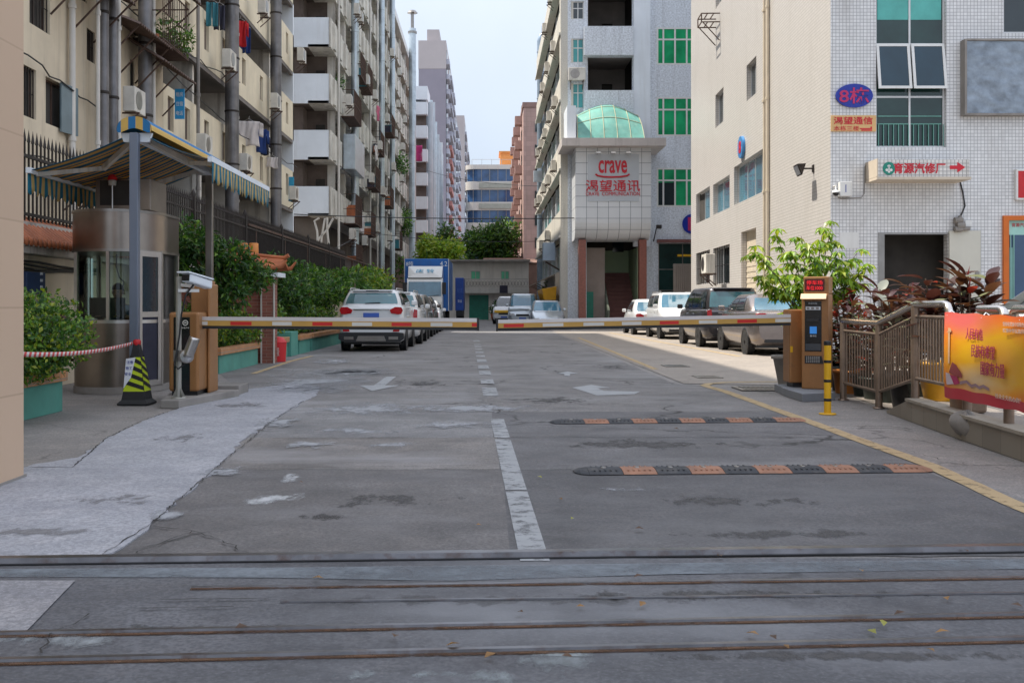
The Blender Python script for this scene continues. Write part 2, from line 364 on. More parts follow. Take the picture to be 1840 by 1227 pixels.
# ------------------------------------------------------------------ ground
RSEED=0
def roadmat(name,base,tintv,cracks=.5,light=None,spots=True,rough=.75):
    m,nt,b=newmat(name); b.inputs['Roughness'].default_value=rough
    global RSEED
    RSEED+=7.3
    n1=noise(nt,.8,8,.68,coords(nt,loc=(RSEED,RSEED*.6,0))); n2=noise(nt,3.2,6,.7); n3=noise(nt,42,5,.65)
    long=noise(nt,.9,5,.6,coords(nt,(.35,2.2,1)))
    c=mix(nt,ramp(nt,n1,[(.36,0),(.64,1)]),tuple(x*(1-tintv*.8) for x in base),tuple(x*(1+tintv) for x in base))
    c=mix(nt,ramp(nt,long,[(.42,0),(.72,.5)]),c,(base[0]*.62,base[1]*.63,base[2]*.68))
    c=mix(nt,ramp(nt,n2,[(.48,0),(.74,.6)]),c,(base[0]*1.55,base[1]*1.47,base[2]*1.4))
    c=mix(nt,ramp(nt,noise(nt,11,5,.7),[(.5,0),(.7,.5)]),c,(base[0]*.6,base[1]*.6,base[2]*.62))
    c=mix(nt,ramp(nt,noise(nt,75,3,.6),[(.56,0),(.66,.5)]),c,(base[0]*1.8,base[1]*1.75,base[2]*1.7))
    c=mix(nt,ramp(nt,n3,[(.42,.6),(.56,0)]),c,(base[0]*.55,base[1]*.55,base[2]*.55))
    if light:
        c=mix(nt,ramp(nt,noise(nt,.42,5,.62,coords(nt,(.8,1.3,1),loc=(3.1,1.7,0))),[(.52,0),(.68,.75)]),c,light)
    if cracks:
        v=nd(nt,'TexVoronoi',feature='DISTANCE_TO_EDGE'); v.inputs['Scale'].default_value=.42
        dist=nd(nt,'VectorMath',operation='ADD'); nz=nd(nt,'TexNoise'); nz.inputs['Scale'].default_value=1.7; nz.inputs['Detail'].default_value=5
        cc=coords(nt); nt.links.new(cc,nz.inputs[0]); nt.links.new(cc,dist.inputs[0])
        sc_=nd(nt,'VectorMath',operation='SCALE'); sc_.inputs['Scale'].default_value=.9; nt.links.new(nz.outputs[1],sc_.inputs[0]); nt.links.new(sc_.outputs[0],dist.inputs[1])
        nt.links.new(dist.outputs[0],v.inputs[0])
        line=ramp(nt,v.outputs[0],[(0,1),(.006,.8),(.014,0)])
        msk=ramp(nt,noise(nt,.28,3,.5,coords(nt,loc=(9,4,0))),[(.5,0),(.58,cracks)])
        mm=nd(nt,'Math',operation='MULTIPLY'); nt.links.new(line,mm.inputs[0]); nt.links.new(msk,mm.inputs[1])
        c=mix(nt,mm.outputs[0],c,(.03,.028,.027))
    nt.links.new(c,b.inputs['Base Color']); bump(nt,b,noise(nt,70,4,.65),.35,.006)
    return m
SLABS=[('s1',(.14,.132,.13),(.20,.195,.2)),('s2',(.195,.18,.17),(.29,.28,.285)),('s3',(.22,.215,.215),(.36,.36,.38)),('s4',(.215,.205,.20),(.33,.33,.345)),('s5',(.19,.18,.175),(.27,.265,.265)),('s6',(.108,.105,.108),(.155,.153,.156)),('s7',(.138,.134,.136),(.23,.225,.225))]
for k_,c_,l_ in SLABS: M['road_'+k_]=roadmat('road_'+k_,c_,.5,1.0,l_)
M['road']=M['road_s5']
M['road_dark']=roadmat('road_dark',(.105,.106,.115),.5,.8,(.22,.225,.24))
M['pave']=roadmat('pave_concrete',(.27,.25,.235),.15,.5)
M['strip']=roadmat('new_concrete',(.37,.375,.405),.16,0)
M['strip2']=roadmat('old_concrete',(.29,.285,.30),.08,.2)
M['far_pave']=roadmat('far_pave',(.32,.28,.24),.12,.3)
def wearmat(name,col,sc1,lo,hi):
    m,nt,b=newmat(name); b.inputs['Roughness'].default_value=.85; nt.links.new(mix(nt,noise(nt,4,4),tuple(x*.8 for x in col),tuple(x*1.15 for x in col)),b.inputs['Base Color'])
    nt.links.new(ramp(nt,noise(nt,sc1,8,.72),[(lo,0),(hi,.95)]),b.inputs['Alpha']); return m
M['lane_yellow']=wearmat('lane_yellow',(.47,.345,.19),7,.30,.46)
M['lane_white']=wearmat('lane_white',(.36,.37,.38),7,.30,.5)
M['arrow_white']=wearmat('arrow_white',(.38,.39,.40),5,.24,.40)
M['lane_faint']=mat('lane_faint',(.36,.37,.38),.8,0,.2,3,dirt=(6,.42,.85),dirtc=(.18,.17,.165))
def wobble(pts,amp,step=.25,seed=1):
    r=random.Random(seed); out=[]
    for a,b in zip(pts,pts[1:]):
        L=math.hypot(b[0]-a[0],b[1]-a[1]); n=max(1,int(L/step))
        for i in range(n):
            t=i/n; k=0 if i==0 else 1
            out.append((a[0]+(b[0]-a[0])*t+k*r.uniform(-amp,amp),a[1]+(b[1]-a[1])*t+k*r.uniform(-amp,amp)))
    return out+[tuple(pts[-1][:2])]
def sheet(name,poly,z,m,kind='structure',thick=0):
    mb=MB(); mb.add([(p[0],p[1],z) for p in poly],[list(range(len(poly)))])
    if thick:
        n=len(poly); mb.add([(p[0],p[1],z) for p in poly]+[(p[0],p[1],z-thick) for p in poly],[[i,(i+1)%n,n+(i+1)%n,n+i] for i in range(n)])
    o=mb.build(name,m); tag(o,kind=kind); return o
def ribbon(mb,pts,wd,z,m=0):
    L=[];Rr=[]
    for i,p in enumerate(pts):
        a=V3((*pts[max(0,i-1)][:2],0)); b=V3((*pts[min(len(pts)-1,i+1)][:2],0)); d=(b-a).normalized(); n=Vector((-d.y,d.x,0))
        q=V3((*p[:2],z)); k=wd[i] if isinstance(wd,(list,tuple)) else wd; L.append(q+n*k/2); Rr.append(q-n*k/2)
    k=len(pts); mb.add(L+Rr,[[i,k+i,k+i+1,i+1] for i in range(k-1)],m)
sheet('ground',[(-400,-60),(400,-60),(400,1500),(-400,1500)],-.004,M['pave'])
sheet('road',[(-3.0,-8),(3.6,-8),(3.62,16.8),(3.1,17.6),(3.2,92),(-5.05,92),(-5.05,20),(-3.4,15),(-3.3,8)],.0,M['road'])
for nm,x0,x1,y0,y1 in (('s1',-3.4,.12,gy(1000),8.35),('s6',.12,3.42,gy(1000),8.35),('s2',-3.4,.1,8.36,10.35),('s7',.1,3.5,8.36,10.35),('s3',-3.3,.06,10.36,12.85),('s7',.06,3.55,10.36,12.85),('s4',-3.3,0,12.86,16.9),('s5',0,3.55,12.86,16.9)):
    mb=MB(); n_=14; pts=[]; rr_=random.Random(int(y0*10)+int(x1)); 
    e0=[(x0+(x1-x0)*i/n_,y0+rr_.uniform(-.015,.015)) for i in range(n_+1)]; e1=[(x1-(x1-x0)*i/n_,y1+rr_.uniform(-.015,.015)) for i in range(n_+1)]
    sheet('road',e0+e1,.0035,M['road_'+nm])
sheet('road_apron',[(-60,-8),(60,-8),(60,gy(1000)),(-60,gy(1008))],.004,M['road_dark'])
sheet('parking_strip',[(3.25,17.5),(5.2,17.0),(9.3,26.5),(9.9,59),(3.25,59)],.004,M['far_pave'])
sheet('sunny_pavement',[(4.75,9.2),(12,9.2),(14,27.4),(8.9,27.4),(5.3,17)],.004,M['far_pave'])
el=[G(-60,868)[:2],G(60,836)[:2],G(140,824)[:2],G(190,790)[:2],G(255,758)[:2],G(340,728)[:2],G(400,706)[:2],G(495,694)[:2]]
er=[G(545,722)[:2],G(490,757)[:2],G(440,790)[:2],G(385,846)[:2],G(330,893)[:2],G(270,945)[:2],G(205,995)[:2],G(160,1006)[:2]]
sheet('concrete_strip',wobble(el+[G(535,689)[:2],G(575,697)[:2],G(566,712)[:2]]+er+[G(-60,1006)[:2]],.03,.13,3),.012,M['strip'],thick=.012)
sheet('concrete_patch',[G(-40,1046)[:2],G(135,1046)[:2],G(45,1140)[:2],G(-40,1140)[:2]],.010,M['strip2'])
# painted markings
mb=MB(); ce=[(860,742),(882,720),(0,0)]
for y0,y1 in [(5.35,7.35),(7.4,10.2),(10.3,12.0)]:
    f=lambda y: .25-.019*(y-5)
    mb.quad((f(y0)-.075,y0,.0075),(f(y0)+.075,y0,.0075),(f(y1)+.075,y1,.0075),(f(y1)-.075,y1,.0075))
for py0,py1 in [(712,697),(690,682),(674,667),(663,657),(651,646),(642,639),(635,632),(628.5,626.5),(624,622.2),(620,618.5),(614,611.5)]:
    y0,y1=gy(py0),gy(py1); f=lambda y: .25-.019*(y-5)
    mb.quad((f(y0)-.11,y0,.0075),(f(y0)+.11,y0,.0075),(f(y1)+.11,y1,.0075),(f(y1)-.11,y1,.0075))
tag(mb.build('lane_marking',M['lane_white']),kind='structure')
mb=MB()
ribbon(mb,wobble([(3.35,3),(3.42,6.73),(3.58,8.55),(3.58,11.9),(3.57,15.8)],.006,.3,5)+[(3.52,16.5),(3.5,17.0),(3.65,17.4),(4.0,17.7),(4.6,17.85),(5.2,17.8)],.15,.008)
a,b_=G(1096,598.4),G(1330,641); mb2=[(a[0],a[1]),(b_[0],b_[1])]; ribbon(mb,mb2,.13,.010)
a,b_=G(1040,607),G(1178,664); ribbon(mb,[a,b_],.13,.008)
a,b_=G(455,672),G(520,650); ribbon(mb,[a,b_,G(560,640)],.12,.008)
tag(mb.build('edge_marking',M['lane_yellow']),kind='structure')
def arrow(px,py,poly,m):
    x,y,_=G(px,py); mb=MB(); mb.add([(x+p[0],y+p[1],.0125 if px<700 else .0075) for p in poly],[list(range(len(poly)))]); tag(mb.build('arrow_marking',m),kind='structure')
arrow(684,692,[(-.09,1.9),(-.09,-.2),(-.32,-.2),(0,-1.3),(.32,-.2),(.09,-.2),(.09,1.9)],M['arrow_white'])
mb=MB()
mb.add([(*G(x,y)[:2],.0075) for x,y in [(1028,697),(1062,692),(1096,697),(1074,698),(1085,703),(1150,704),(1140,709),(1072,711)]],[[0,1,2,3],[0,3,4,7],[4,5,6,7]])
mb.add([(*G(x,y)[:2],.0075) for x,y in [(1000,672),(1020,668),(1040,672),(1024,672),(1024,676),(1014,676),(1014,672)]],[[0,1,2,3,6],[3,4,5,6]])
tag(mb.build('arrow_marking',M['arrow_white']),kind='structure')
def stainmat(name,col,seed,thr):
    m,nt,b=newmat(name); b.inputs['Roughness'].default_value=.85; b.inputs['Base Color'].default_value=(*col,1)
    mp=nd(nt,'Mapping'); mp.inputs['Location'].default_value=(-1,-1,0); mp.inputs['Scale'].default_value=(2,2,0); nt.links.new(coords(nt,kind='UV'),mp.inputs[0])
    l=nd(nt,'VectorMath',operation='LENGTH'); nt.links.new(mp.outputs[0],l.inputs[0])
    n=noise(nt,5,7,.7,coords(nt,(1,.55,1),loc=(seed*3.1,seed*1.7,0))); a=nd(nt,'Math',operation='MULTIPLY_ADD',i_1=-.5,i_2=0); nt.links.new(l.outputs[1],a.inputs[0]); nt.links.new(n,a.inputs[2])
    al=ramp(nt,a.outputs[0],[(thr-.03,0),(thr+.05,.5),(thr+.16,.92)]); nt.links.new(al,b.inputs['Alpha']); return m
def blob(px,py,rx,ry,seed,col,z=.005,thr=.3):
    x,y,_=G(px,py); mb=MB(); mb.quad((x-rx,y-ry,z),(x+rx,y-ry,z),(x+rx,y+ry,z),(x-rx,y+ry,z),0,[(0,0),(1,0),(1,1),(0,1)]); tag(mb.build('paint_stain',stainmat('stain%d'%seed,col,seed,thr)),kind='structure')
PW=(.52,.53,.54); PF=(.36,.37,.39)
blob(492,896,.34,.42,1,PW,.0065,.30); blob(520,860,.18,.5,2,PW,.0065,.36)
DK=(.085,.081,.08)
for i_,(px_,py_,rx_,ry_,th_) in enumerate([(1300,900,1.3,.5,.36),(1150,800,1.6,.9,.36),(700,900,1.2,.6,.4),(1000,720,1.6,1.6,.4),(1400,960,1.5,.3,.36),(900,1080,2.2,.22,.38),(1300,1070,2.0,.2,.36),(400,1130,1.2,.16,.38),(1500,1180,1.4,.15,.36),(600,930,.6,.3,.4),(760,690,1.2,2.4,.4),(1100,660,1.2,3,.42)]): blob(px_,py_,rx_,ry_,40+i_,DK,.005,th_)
for i_,(px_,py_,rx_,ry_,th_) in enumerate([(590,688,1.5,2.4,.22),(610,672,1.7,3.4,.22),(560,700,1.0,1.2,.2),(640,670,1.3,2.0,.30),(600,650,1.2,3,.34),(500,760,.5,.8,.3),(400,850,.35,.5,.32),(300,930,.3,.35,.34),(820,765,1.5,.7,.36),(560,800,.6,.6,.36)]): blob(px_,py_,rx_,ry_,60+i_,PF,.0135,th_)
for i_,(px_,py_,rx_,ry_,th_) in enumerate([(200,900,.9,.5,.38),(330,790,.7,.8,.38),(80,960,.8,.3,.38),(430,730,.8,1.0,.36)]): blob(px_,py_,rx_,ry_,80+i_,(.22,.215,.22),.0145,th_)
blob(850,735,1.3,.9,4,PF,.0095,.27); blob(660,735,1.4,1.6,5,PF,.0065,.30); blob(630,775,1.2,.7,6,PF,.0065,.36); blob(690,800,.9,.5,7,PF,.0065,.4); blob(1150,880,.8,.4,8,PF,.0065,.45); blob(60,1150,1.5,.3,9,(.3,.32,.33),.0065,.42); blob(1000,1190,.5,.3,10,(.3,.33,.34),.0065,.34); blob(760,1215,1.2,.2,11,(.3,.33,.34),.0065,.42)
# joints and cracks
M['crack']=mat('crack',(.035,.032,.03),.95,0,.3,6)
mb=MB()
def crack(pts,wd,seed,amp=.03,step=.12,z=.0155):
    p=wobble([G(*q)[:2] for q in pts],amp*.8,step*.5,seed); r=random.Random(seed); ribbon(mb,p,[wd*.55*r.uniform(.15,1.5) for _ in p],z)
crack([(275,949),(345,958),(400,975),(447,997)],.016,1); crack([(245,998),(300,975),(345,958)],.012,2)
crack([(0,862),(40,842),(130,842),(190,790),(255,758),(340,728),(400,706)],.02,3,.012)
crack([(180,1003),(270,945),(385,846),(490,757),(545,722)],.014,4,.012)
crack([(490,790),(735,788)],.02,5); crack([(385,846),(870,838)],.016,6,.012); crack([(400,832),(900,828)],.01,7,.01)
crack([(920,786),(1250,785),(1530,788)],.012,8,.01); crack([(930,840),(1030,839)],.012,9,.01)
crack([(330,748),(560,744),(880,741)],.016,10,.015); crack([(1540,768),(1600,768),(1640,774)],.05,11,.02)
crack([(815,690),(850,691),(886,690)],.10,12,.02,z=.009); crack([(500,712),(960,700)],.012,13,.02); crack([(1360,770),(1480,768)],.014,14,.02)
crack([(160,1108),(95,1140),(75,1180)],.012,15); crack([(140,1168),(205,1158)],.01,16); crack([(290,1082),(480,1080)],.014,17,.012); crack([(250,1098),(420,1095)],.018,18,.01)
crack([(1540,790),(1700,830),(1840,850)],.012,19,.05); crack([(1480,715),(1560,716),(1590,722)],.012,20)
tag(mb.build('road_crack',M['crack']),kind='structure')
# steel gate tracks sunk in the apron
M['track']=mat('track',(.17,.165,.175),.32,.9,.3,5,dirt=(7,.52,.7),dirtc=(.10,.06,.045))
M['track_rust']=wearmat('track_rust',(.15,.08,.045),3,.34,.6)
def track(lpy,rpy,wd,hh,label,x0=None,x1=None,rust=True,twin=False):
    a,b=G(0,lpy),G(1840,rpy); k=(b[1]-a[1])/(b[0]-a[0]); X0=-9 if x0 is None else x0; X1=9 if x1 is None else x1
    f=lambda x: a[1]+k*(x-a[0])
    t=thing('gate_track',label,'track',(X0,f(X0),0),'steel gate tracks in the ground')
    mb=MB(); mb.prism([(-wd/2,.0),(wd/2,.0),(wd/2*.8,hh),(-wd/2*.8,hh)],'x',X0,X1)
    mb.v=[(v[0],v[1]+f(v[0]),v[2]+.006) for v in mb.v]; mb.build('rail',M['track'],t)
    if rust:
        mb=MB(); mb.box(X0,X1,-wd/2-.022,-wd/2-.002,.0,.005); mb.v=[(v[0],v[1]+f(v[0]),v[2]+.006) for v in mb.v]; mb.build('flangeway',M['track_rust'] if rust==1 else M['black'],t)
track(1013,990,.075,.03,'wide raised steel gate track along the end of the white centre line',rust=2)
track(1063,1040,.018,.008,'thin steel track line just below the bluish concrete band',x0=-1.35,rust=1)
track(1090,1068,.014,.007,'thinnest steel track line, midway between two thick rusty tracks',x0=-.9,rust=0)
track(1143,1108,.032,.014,'rusty steel gate track with an orange lower edge, second thick track from the bottom',rust=1)
track(1192,1152,.034,.015,'rusty steel gate track nearest the bottom edge of the picture',rust=1)
mb=MB(); mb.add([(*G(x,y)[:2],.008) for x,y in [(-300,1026),(500,1022),(1200,1014),(2100,1004),(2100,1020),(1200,1034),(800,1046),(480,1040),(-300,1038)]],[list(range(9))])
M['bluish']=wearmat('bluish_band',(.20,.225,.25),2.2,.30,.62); tag(mb.build('concrete_band',M['bluish']),kind='structure')
# speed humps
M['hump_black']=mat('hump_black',(.028,.03,.036),.7,0,.25,6,.4,50,dirt=(8,.5,.5),dirtc=(.12,.11,.1))
M['hump_orange']=mat('hump_orange',(.31,.15,.09),.75,0,.2,6,.4,50,dirt=(8,.5,.5),dirtc=(.16,.12,.1))
def hump(p0,p1,n,label):
    a,b=V3(G(*p0)),V3(G(*p1)); L=(b-a).length; ang=math.atan2(b.y-a.y,b.x-a.x)
    t=thing('speed_hump',label,'speed bump',tuple(a),'rubber speed bumps')
    prof=[(-.17,.004),(-.15,.010),(-.09,.025),(-.04,.031),(.04,.031),(.09,.025),(.15,.010),(.17,.004)]
    e=.1; wseg=(L-2*e)/n
    def place(mb):
        c,s_=math.cos(ang),math.sin(ang); mb.v=[(a.x+v[0]*c-v[1]*s_,a.y+v[0]*s_+v[1]*c,v[2]+.006) for v in mb.v]
    for i in range(n):
        mb=MB(); x0=e+i*wseg+.002; x1=e+(i+1)*wseg-.002; mb.prism(prof,'x',x0,x1)
        for k in (-1,1):
            for j in range(5): xx=x0+wseg*(.15+.16*j); mb.box(xx,xx+.012,k*.085-.025,k*.085+.025,.015,.0285)
        mb.lathe([(.022,.030),(.022,.035),(.012,.035)],((x0+x1)/2,0,0),8,1)
        place(mb); mb.build('black_segment' if i%2==0 else 'orange_segment',[M['hump_black'] if i%2==0 else M['hump_orange'],M['steel_dark']],t)
    for x0,k,m in ((e,-1,'hump_black'),(L-e,1,'hump_orange')):
        mb=MB(); pr=[prof,[(p[0]*.8,.004+(p[1]-.004)*.7) for p in prof],[(p[0]*.35,.004+(p[1]-.004)*.2) for p in prof]]
        vs=[]; 
        for q,dx in zip(pr,(0,.06,.1)): vs+= [(x0+k*dx,p[0],p[1]) for p in q]
        mb.add(vs,[[j*8+i,j*8+i+1,(j+1)*8+i+1,(j+1)*8+i] for j in (0,1) for i in range(7)]); place(mb); mb.build('end_cap',M[m],t)
hump((1031,849),(1670,844),10,'wider speed bump of black and orange blocks, nearer the steel tracks')
hump((988,760),(1445,756),10,'farther speed bump of black and orange blocks, ending at the yellow line')
# drain grates
def grate(px,py,wx,wy,label):
    x,y,_=G(px,py); t=thing('drain_grate',label,'drain cover',(x,y,0),'iron drain grates in the road')
    mb=MB(); mb.box(x-wx/2,x+wx/2,y-wy/2,y-wy/2+.05,.006,.016); mb.box(x-wx/2,x+wx/2,y+wy/2-.05,y+wy/2,.006,.016)
    mb.box(x-wx/2,x-wx/2+.05,y-wy/2+.05,y+wy/2-.05,.006,.016); mb.box(x+wx/2-.05,x+wx/2,y-wy/2+.05,y+wy/2-.05,.006,.016); mb.build('frame',M['steel_dark'],t)
    mb=MB(); n=9
    for i in range(n):
        xx=x-wx/2+.07+(wx-.14)*i/(n-1); mb.box(xx-.014,xx+.014,y-wy/2+.05,y+wy/2-.05,.008,.015)
    mb.build('bars',M['steel_dark'],t)
    mb=MB(); mb.box(x-wx/2+.05,x+wx/2-.05,y-wy/2+.05,y+wy/2-.05,.005,.0075); mb.build('pit',M['black'],t)
grate(1365,699,.72,.75,'drain grate inside the bend of the yellow line near the payment kiosk')
grate(1271,678,.45,.6,'middle drain grate at the edge of the sunlit parking strip')
grate(1213,658,.5,.7,'farthest drain grate near the faint yellow line')
# fallen leaves
lm=[leafmat('dry_leaf',(.33,.17,.05)),leafmat('dry_leaf_green',(.33,.32,.05)),leafmat('dry_leaf_brown',(.13,.07,.04))]
r=random.Random(5); spots=[(712,1150,2),(800,1170,0),(870,1192,0),(1138,1045,2),(1150,1098,0),(1035,1098,0),(1340,1146,0),(1588,1134,1),(1575,1148,1),(1418,1175,0),(1680,1181,0),(1700,1080,0),(1815,1094,2),(1606,1113,2),(1545,1031,0),(1030,1190,2),(965,861,1),(866,950,0),(1010,903,0),(1030,936,1),(1158,957,2),(1220,775,2),(545,872,2),(445,1134,2),(930,1108,2),(1680,1146,0),(1395,1158,2),(560,1046,0),(1740,998,2),(1290,1005,2)]
for px,py,k in spots:
    x,y,_=G(px,py); mb=MB(); mb.name=0; L=r.uniform(.035,.06); an=r.uniform(0,6.28)
    leafquad(mb,Vector((x,y,.022)),Vector((r.uniform(-.3,.3),r.uniform(-.3,.3),1)),Vector((math.cos(an),math.sin(an),r.uniform(.05,.35))),L,L*.6,0)
    tag(mb.build('fallen_leaf',lm[k]),['dry orange leaf lying on the concrete','yellow green leaf fallen on the concrete','dark brown dry leaf lying on the concrete'][k],'leaf','fallen leaves on the ground')
# ------------------------------------------------------------------ buildings
def win(root,O,U,N,u0,u1,z0,z1,set_=.14,vm=(),hm=(),frame='alu',pane='glass_dark',fw=.05,name='window',bars=0):
    f=MB(); a,b=-set_-.03,-set_+.025
    f.ubox(O,U,N,u0,u0+fw,a,b,z0,z1); f.ubox(O,U,N,u1-fw,u1,a,b,z0,z1); f.ubox(O,U,N,u0+fw,u1-fw,a,b,z0,z0+fw); f.ubox(O,U,N,u0+fw,u1-fw,a,b,z1-fw,z1)
    for t in vm: x=u0+(u1-u0)*t; f.ubox(O,U,N,x-fw/2,x+fw/2,a,b-.004,z0+fw,z1-fw)
    for t in hm: z=z0+(z1-z0)*t; f.ubox(O,U,N,u0+fw,u1-fw,a,b-.008,z-fw/2,z+fw/2)
    fo=f.build(name,M[frame],root)
    p=MB(); p.ubox(O,U,N,u0+fw*.5,u1-fw*.5,-set_-.016,-set_-.006,z0+fw*.5,z1-fw*.5); p.build('pane',M[pane],fo)
    if bars:
        g=MB()
        for i in range(bars): x=u0+(u1-u0)*(i+.5)/bars; g.ubox(O,U,N,x-.012,x+.012,-.05,-.03,z0,z1)
        for k in (.03,.5,.97): z=z0+(z1-z0)*k; g.ubox(O,U,N,u0,u1,-.056,-.05,z-.012,z+.012)
        g.build('bars',M['iron'],fo)
    return fo
def band(mb,O,U,N,u0,u1,n0,n1,z0,z1,m=0): mb.ubox(O,U,N,u0,u1,n0,n1,z0,z1,m)

# ---- white tiled building on the right --------------------------------------------------------
O8=(9.0,27.7); k=math.hypot(.0342,1); US=(.0342/k,1/k); NS=(-1/k,.0342/k); UF=(1,0); NF=(0,-1)
t8=thing('tiled_building','white tiled building on the right with a dark doorway and tall greenish stair window','building',(9,27.7,0))
def hs(x0,x1,yt,yb):                                 # side-wall rectangle: heights read at its far (left) edge
    u1,_=hit(x0,yt,O8,US); u0,_=hit(x1,yt,O8,US); _,z1=hit(x0,yt,O8,US); _,z0=hit(x0,yb,O8,US); return (u0,u1,max(z0,.02),z1)
SW=[hs(1285.5,1300,172,231),hs(1341.5,1359,119,183),hs(1286,1300,-45,17),hs(1341,1359,-110,-45),hs(1251,1275.5,350,402),hs(1281.5,1311,332.5,387),hs(1319,1372,301,369),hs(1251,1275.5,455.5,512),hs(1281.5,1311,447,512)]
SD=hs(1332,1358.5,417.5,700); SD=(SD[0],SD[1],.02,SD[3])
mb=MB(); mb.holed((*O8,0),US,NS,23.0,22,SW+[SD],.28); mb.build('side_wall',M['tile_cream'],t8)
for i,h in enumerate(SW):
    if i<4: win(t8,O8,US,NS,*h,set_=.17,vm=(.5,),pane='glass_dark',frame='alu')
    else: win(t8,O8,US,NS,*h,set_=.2,vm=(.25,.62) if i!=6 else (.2,.42,.68),pane='glass_sky' if i<7 else 'glass_dark',frame='alu',bars=0 if i<7 else 7)
mb=MB(); mb.ubox(O8,US,NS,SD[0],SD[1],-.27,-.2,.02,SD[3]); 
for i in range(16): z=.1+i*.2; mb.ubox(O8,US,NS,SD[0],SD[1],-.2,-.185,z,z+.09)
M['cream_shutter']=mat('cream_shutter',(.6,.52,.4),.6,0,.08,3); mb.build('shutter',M['cream_shutter'],t8)
def hf(x0,x1,yt,yb): a=XZ(x0,yt,27.7); b=XZ(x1,yb,27.7); return (a[0]-9,b[0]-9,max(b[1],.02),a[1])
FW=hf(1574,1700,-150,265); FD=hf(1578,1703,418,640); FR=hf(1803,1960,-150,60); SH=hf(1801,1990,388,640)
mb=MB(); mb.holed((*O8,0),UF,NF,16,22,[FW,FD,FR,SH],.25); mb.build('front_wall',M['tile_white'],t8)
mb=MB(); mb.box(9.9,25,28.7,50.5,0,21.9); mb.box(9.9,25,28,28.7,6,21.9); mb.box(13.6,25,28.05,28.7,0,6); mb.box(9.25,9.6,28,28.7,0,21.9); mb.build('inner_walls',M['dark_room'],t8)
mb=MB(); mb.add([(8.97,27.67,22),(25,27.67,22),(25,51,22),(9.8,51,22)],[[0,1,2,3]]); mb.box(8.9,25.1,27.55,27.65,21.95,22.4); mb.build('roof',M['grey_concrete'],t8)
fw=win(t8,O8,UF,NF,*FW,set_=.12,vm=(.5,),hm=((264-172-0)/416,(265-78+0)/416),pane='glass_green')
M['stair_glass']=glassmat('stair_glass',(.012,.035,.032),.08,.7,.5)
fw.children[0].data.materials[0]=M['stair_glass']
mb=MB(); a=hf(1576,1698,-60,34); mb.ubox(O8,UF,NF,a[0]+.05,a[1]-.05,-.123,-.118,a[2],a[3]); mb.build('blind',mat('teal_blind',(.10,.42,.38),.6),fw)
mb=MB()
for px in range(1580,1700,9):
    a=hf(px,px+1.6,223,262); mb.ubox(O8,UF,NF,a[0],a[1],-.10,-.085,a[2],a[3])
for py in (208,222): a=hf(1576,1698,py-1,py+1); mb.ubox(O8,UF,NF,a[0]+.05,a[1]-.05,-.113,-.1,a[2],a[3])
mb.build('stair_railing',mat('dull_green_rail',(.12,.3,.25),.5),fw)
for x0,x1 in ((1576,1636),(1639,1699)):              # two top-hung sashes pushed open
    a=hf(x0,x1,78,162); s_=MB(); z1=a[3];L=a[3]-a[2]; tl=.16
    def q(u,d,n): return (9+u,27.7+.12-n-math.sin(tl)*d,z1-math.cos(tl)*d)
    for u0,u1,d0,d1 in ((a[0],a[0]+.07,0,L),(a[1]-.07,a[1],0,L),(a[0]+.07,a[1]-.07,0,.07),(a[0]+.07,a[1]-.07,L-.07,L)):
        s_.add([q(u0,d0,.02),q(u1,d0,.02),q(u1,d1,.02),q(u0,d1,.02),q(u0,d0,.06),q(u1,d0,.06),q(u1,d1,.06),q(u0,d1,.06)],[[0,1,2,3],[7,6,5,4],[0,4,5,1],[1,5,6,2],[2,6,7,3],[3,7,4,0]])
    so_=s_.build('open_sash',M['white_paint'],t8)
    g=MB(); g.quad(q(a[0]+.06,.06,.045),q(a[1]-.06,.06,.045),q(a[1]-.06,L-.06,.045),q(a[0]+.06,L-.06,.045)); g.build('pane',mat('sash_glass',(.015,.045,.07),.05,0,.2,1),so_)
win(t8,O8,UF,NF,*FR,set_=.1,vm=(.5,),pane='glass_dark')
# doorway with stairs
a=hf(1578,1703,418,640); mb=MB()
for i in range(12): mb.box(9+a[0]+.1,9+a[1]-.1,28.5+i*.27,28.8+i*.27,.3+i*.17,.47+i*.17)
mb.build('stairs',M['dark_room'],t8)
mb=MB(); mb.ubox(O8,UF,NF,a[0],a[0]+.16,-.2,.02,.02,a[3]); mb.ubox(O8,UF,NF,a[0]+.16,a[1],-.2,.02,a[3]-.05,a[3]); mb.build('door_frame',M['steel_dark'],t8)
b_=hf(1704,1760,415,600); mb=MB(); mb.ubox(O8,UF,NF,b_[0],b_[1],.02,.07,.3,b_[3]); dl=mb.build('door_leaf',mat('cream_door',(.60,.58,.50),.45,0,.05,2),t8)
mb=MB(); c_=hf(1750,1757,488,520); mb.ubox(O8,UF,NF,c_[0],c_[1],.071,.10,c_[2],c_[3]); mb.build('lock',M['steel_dark'],dl)
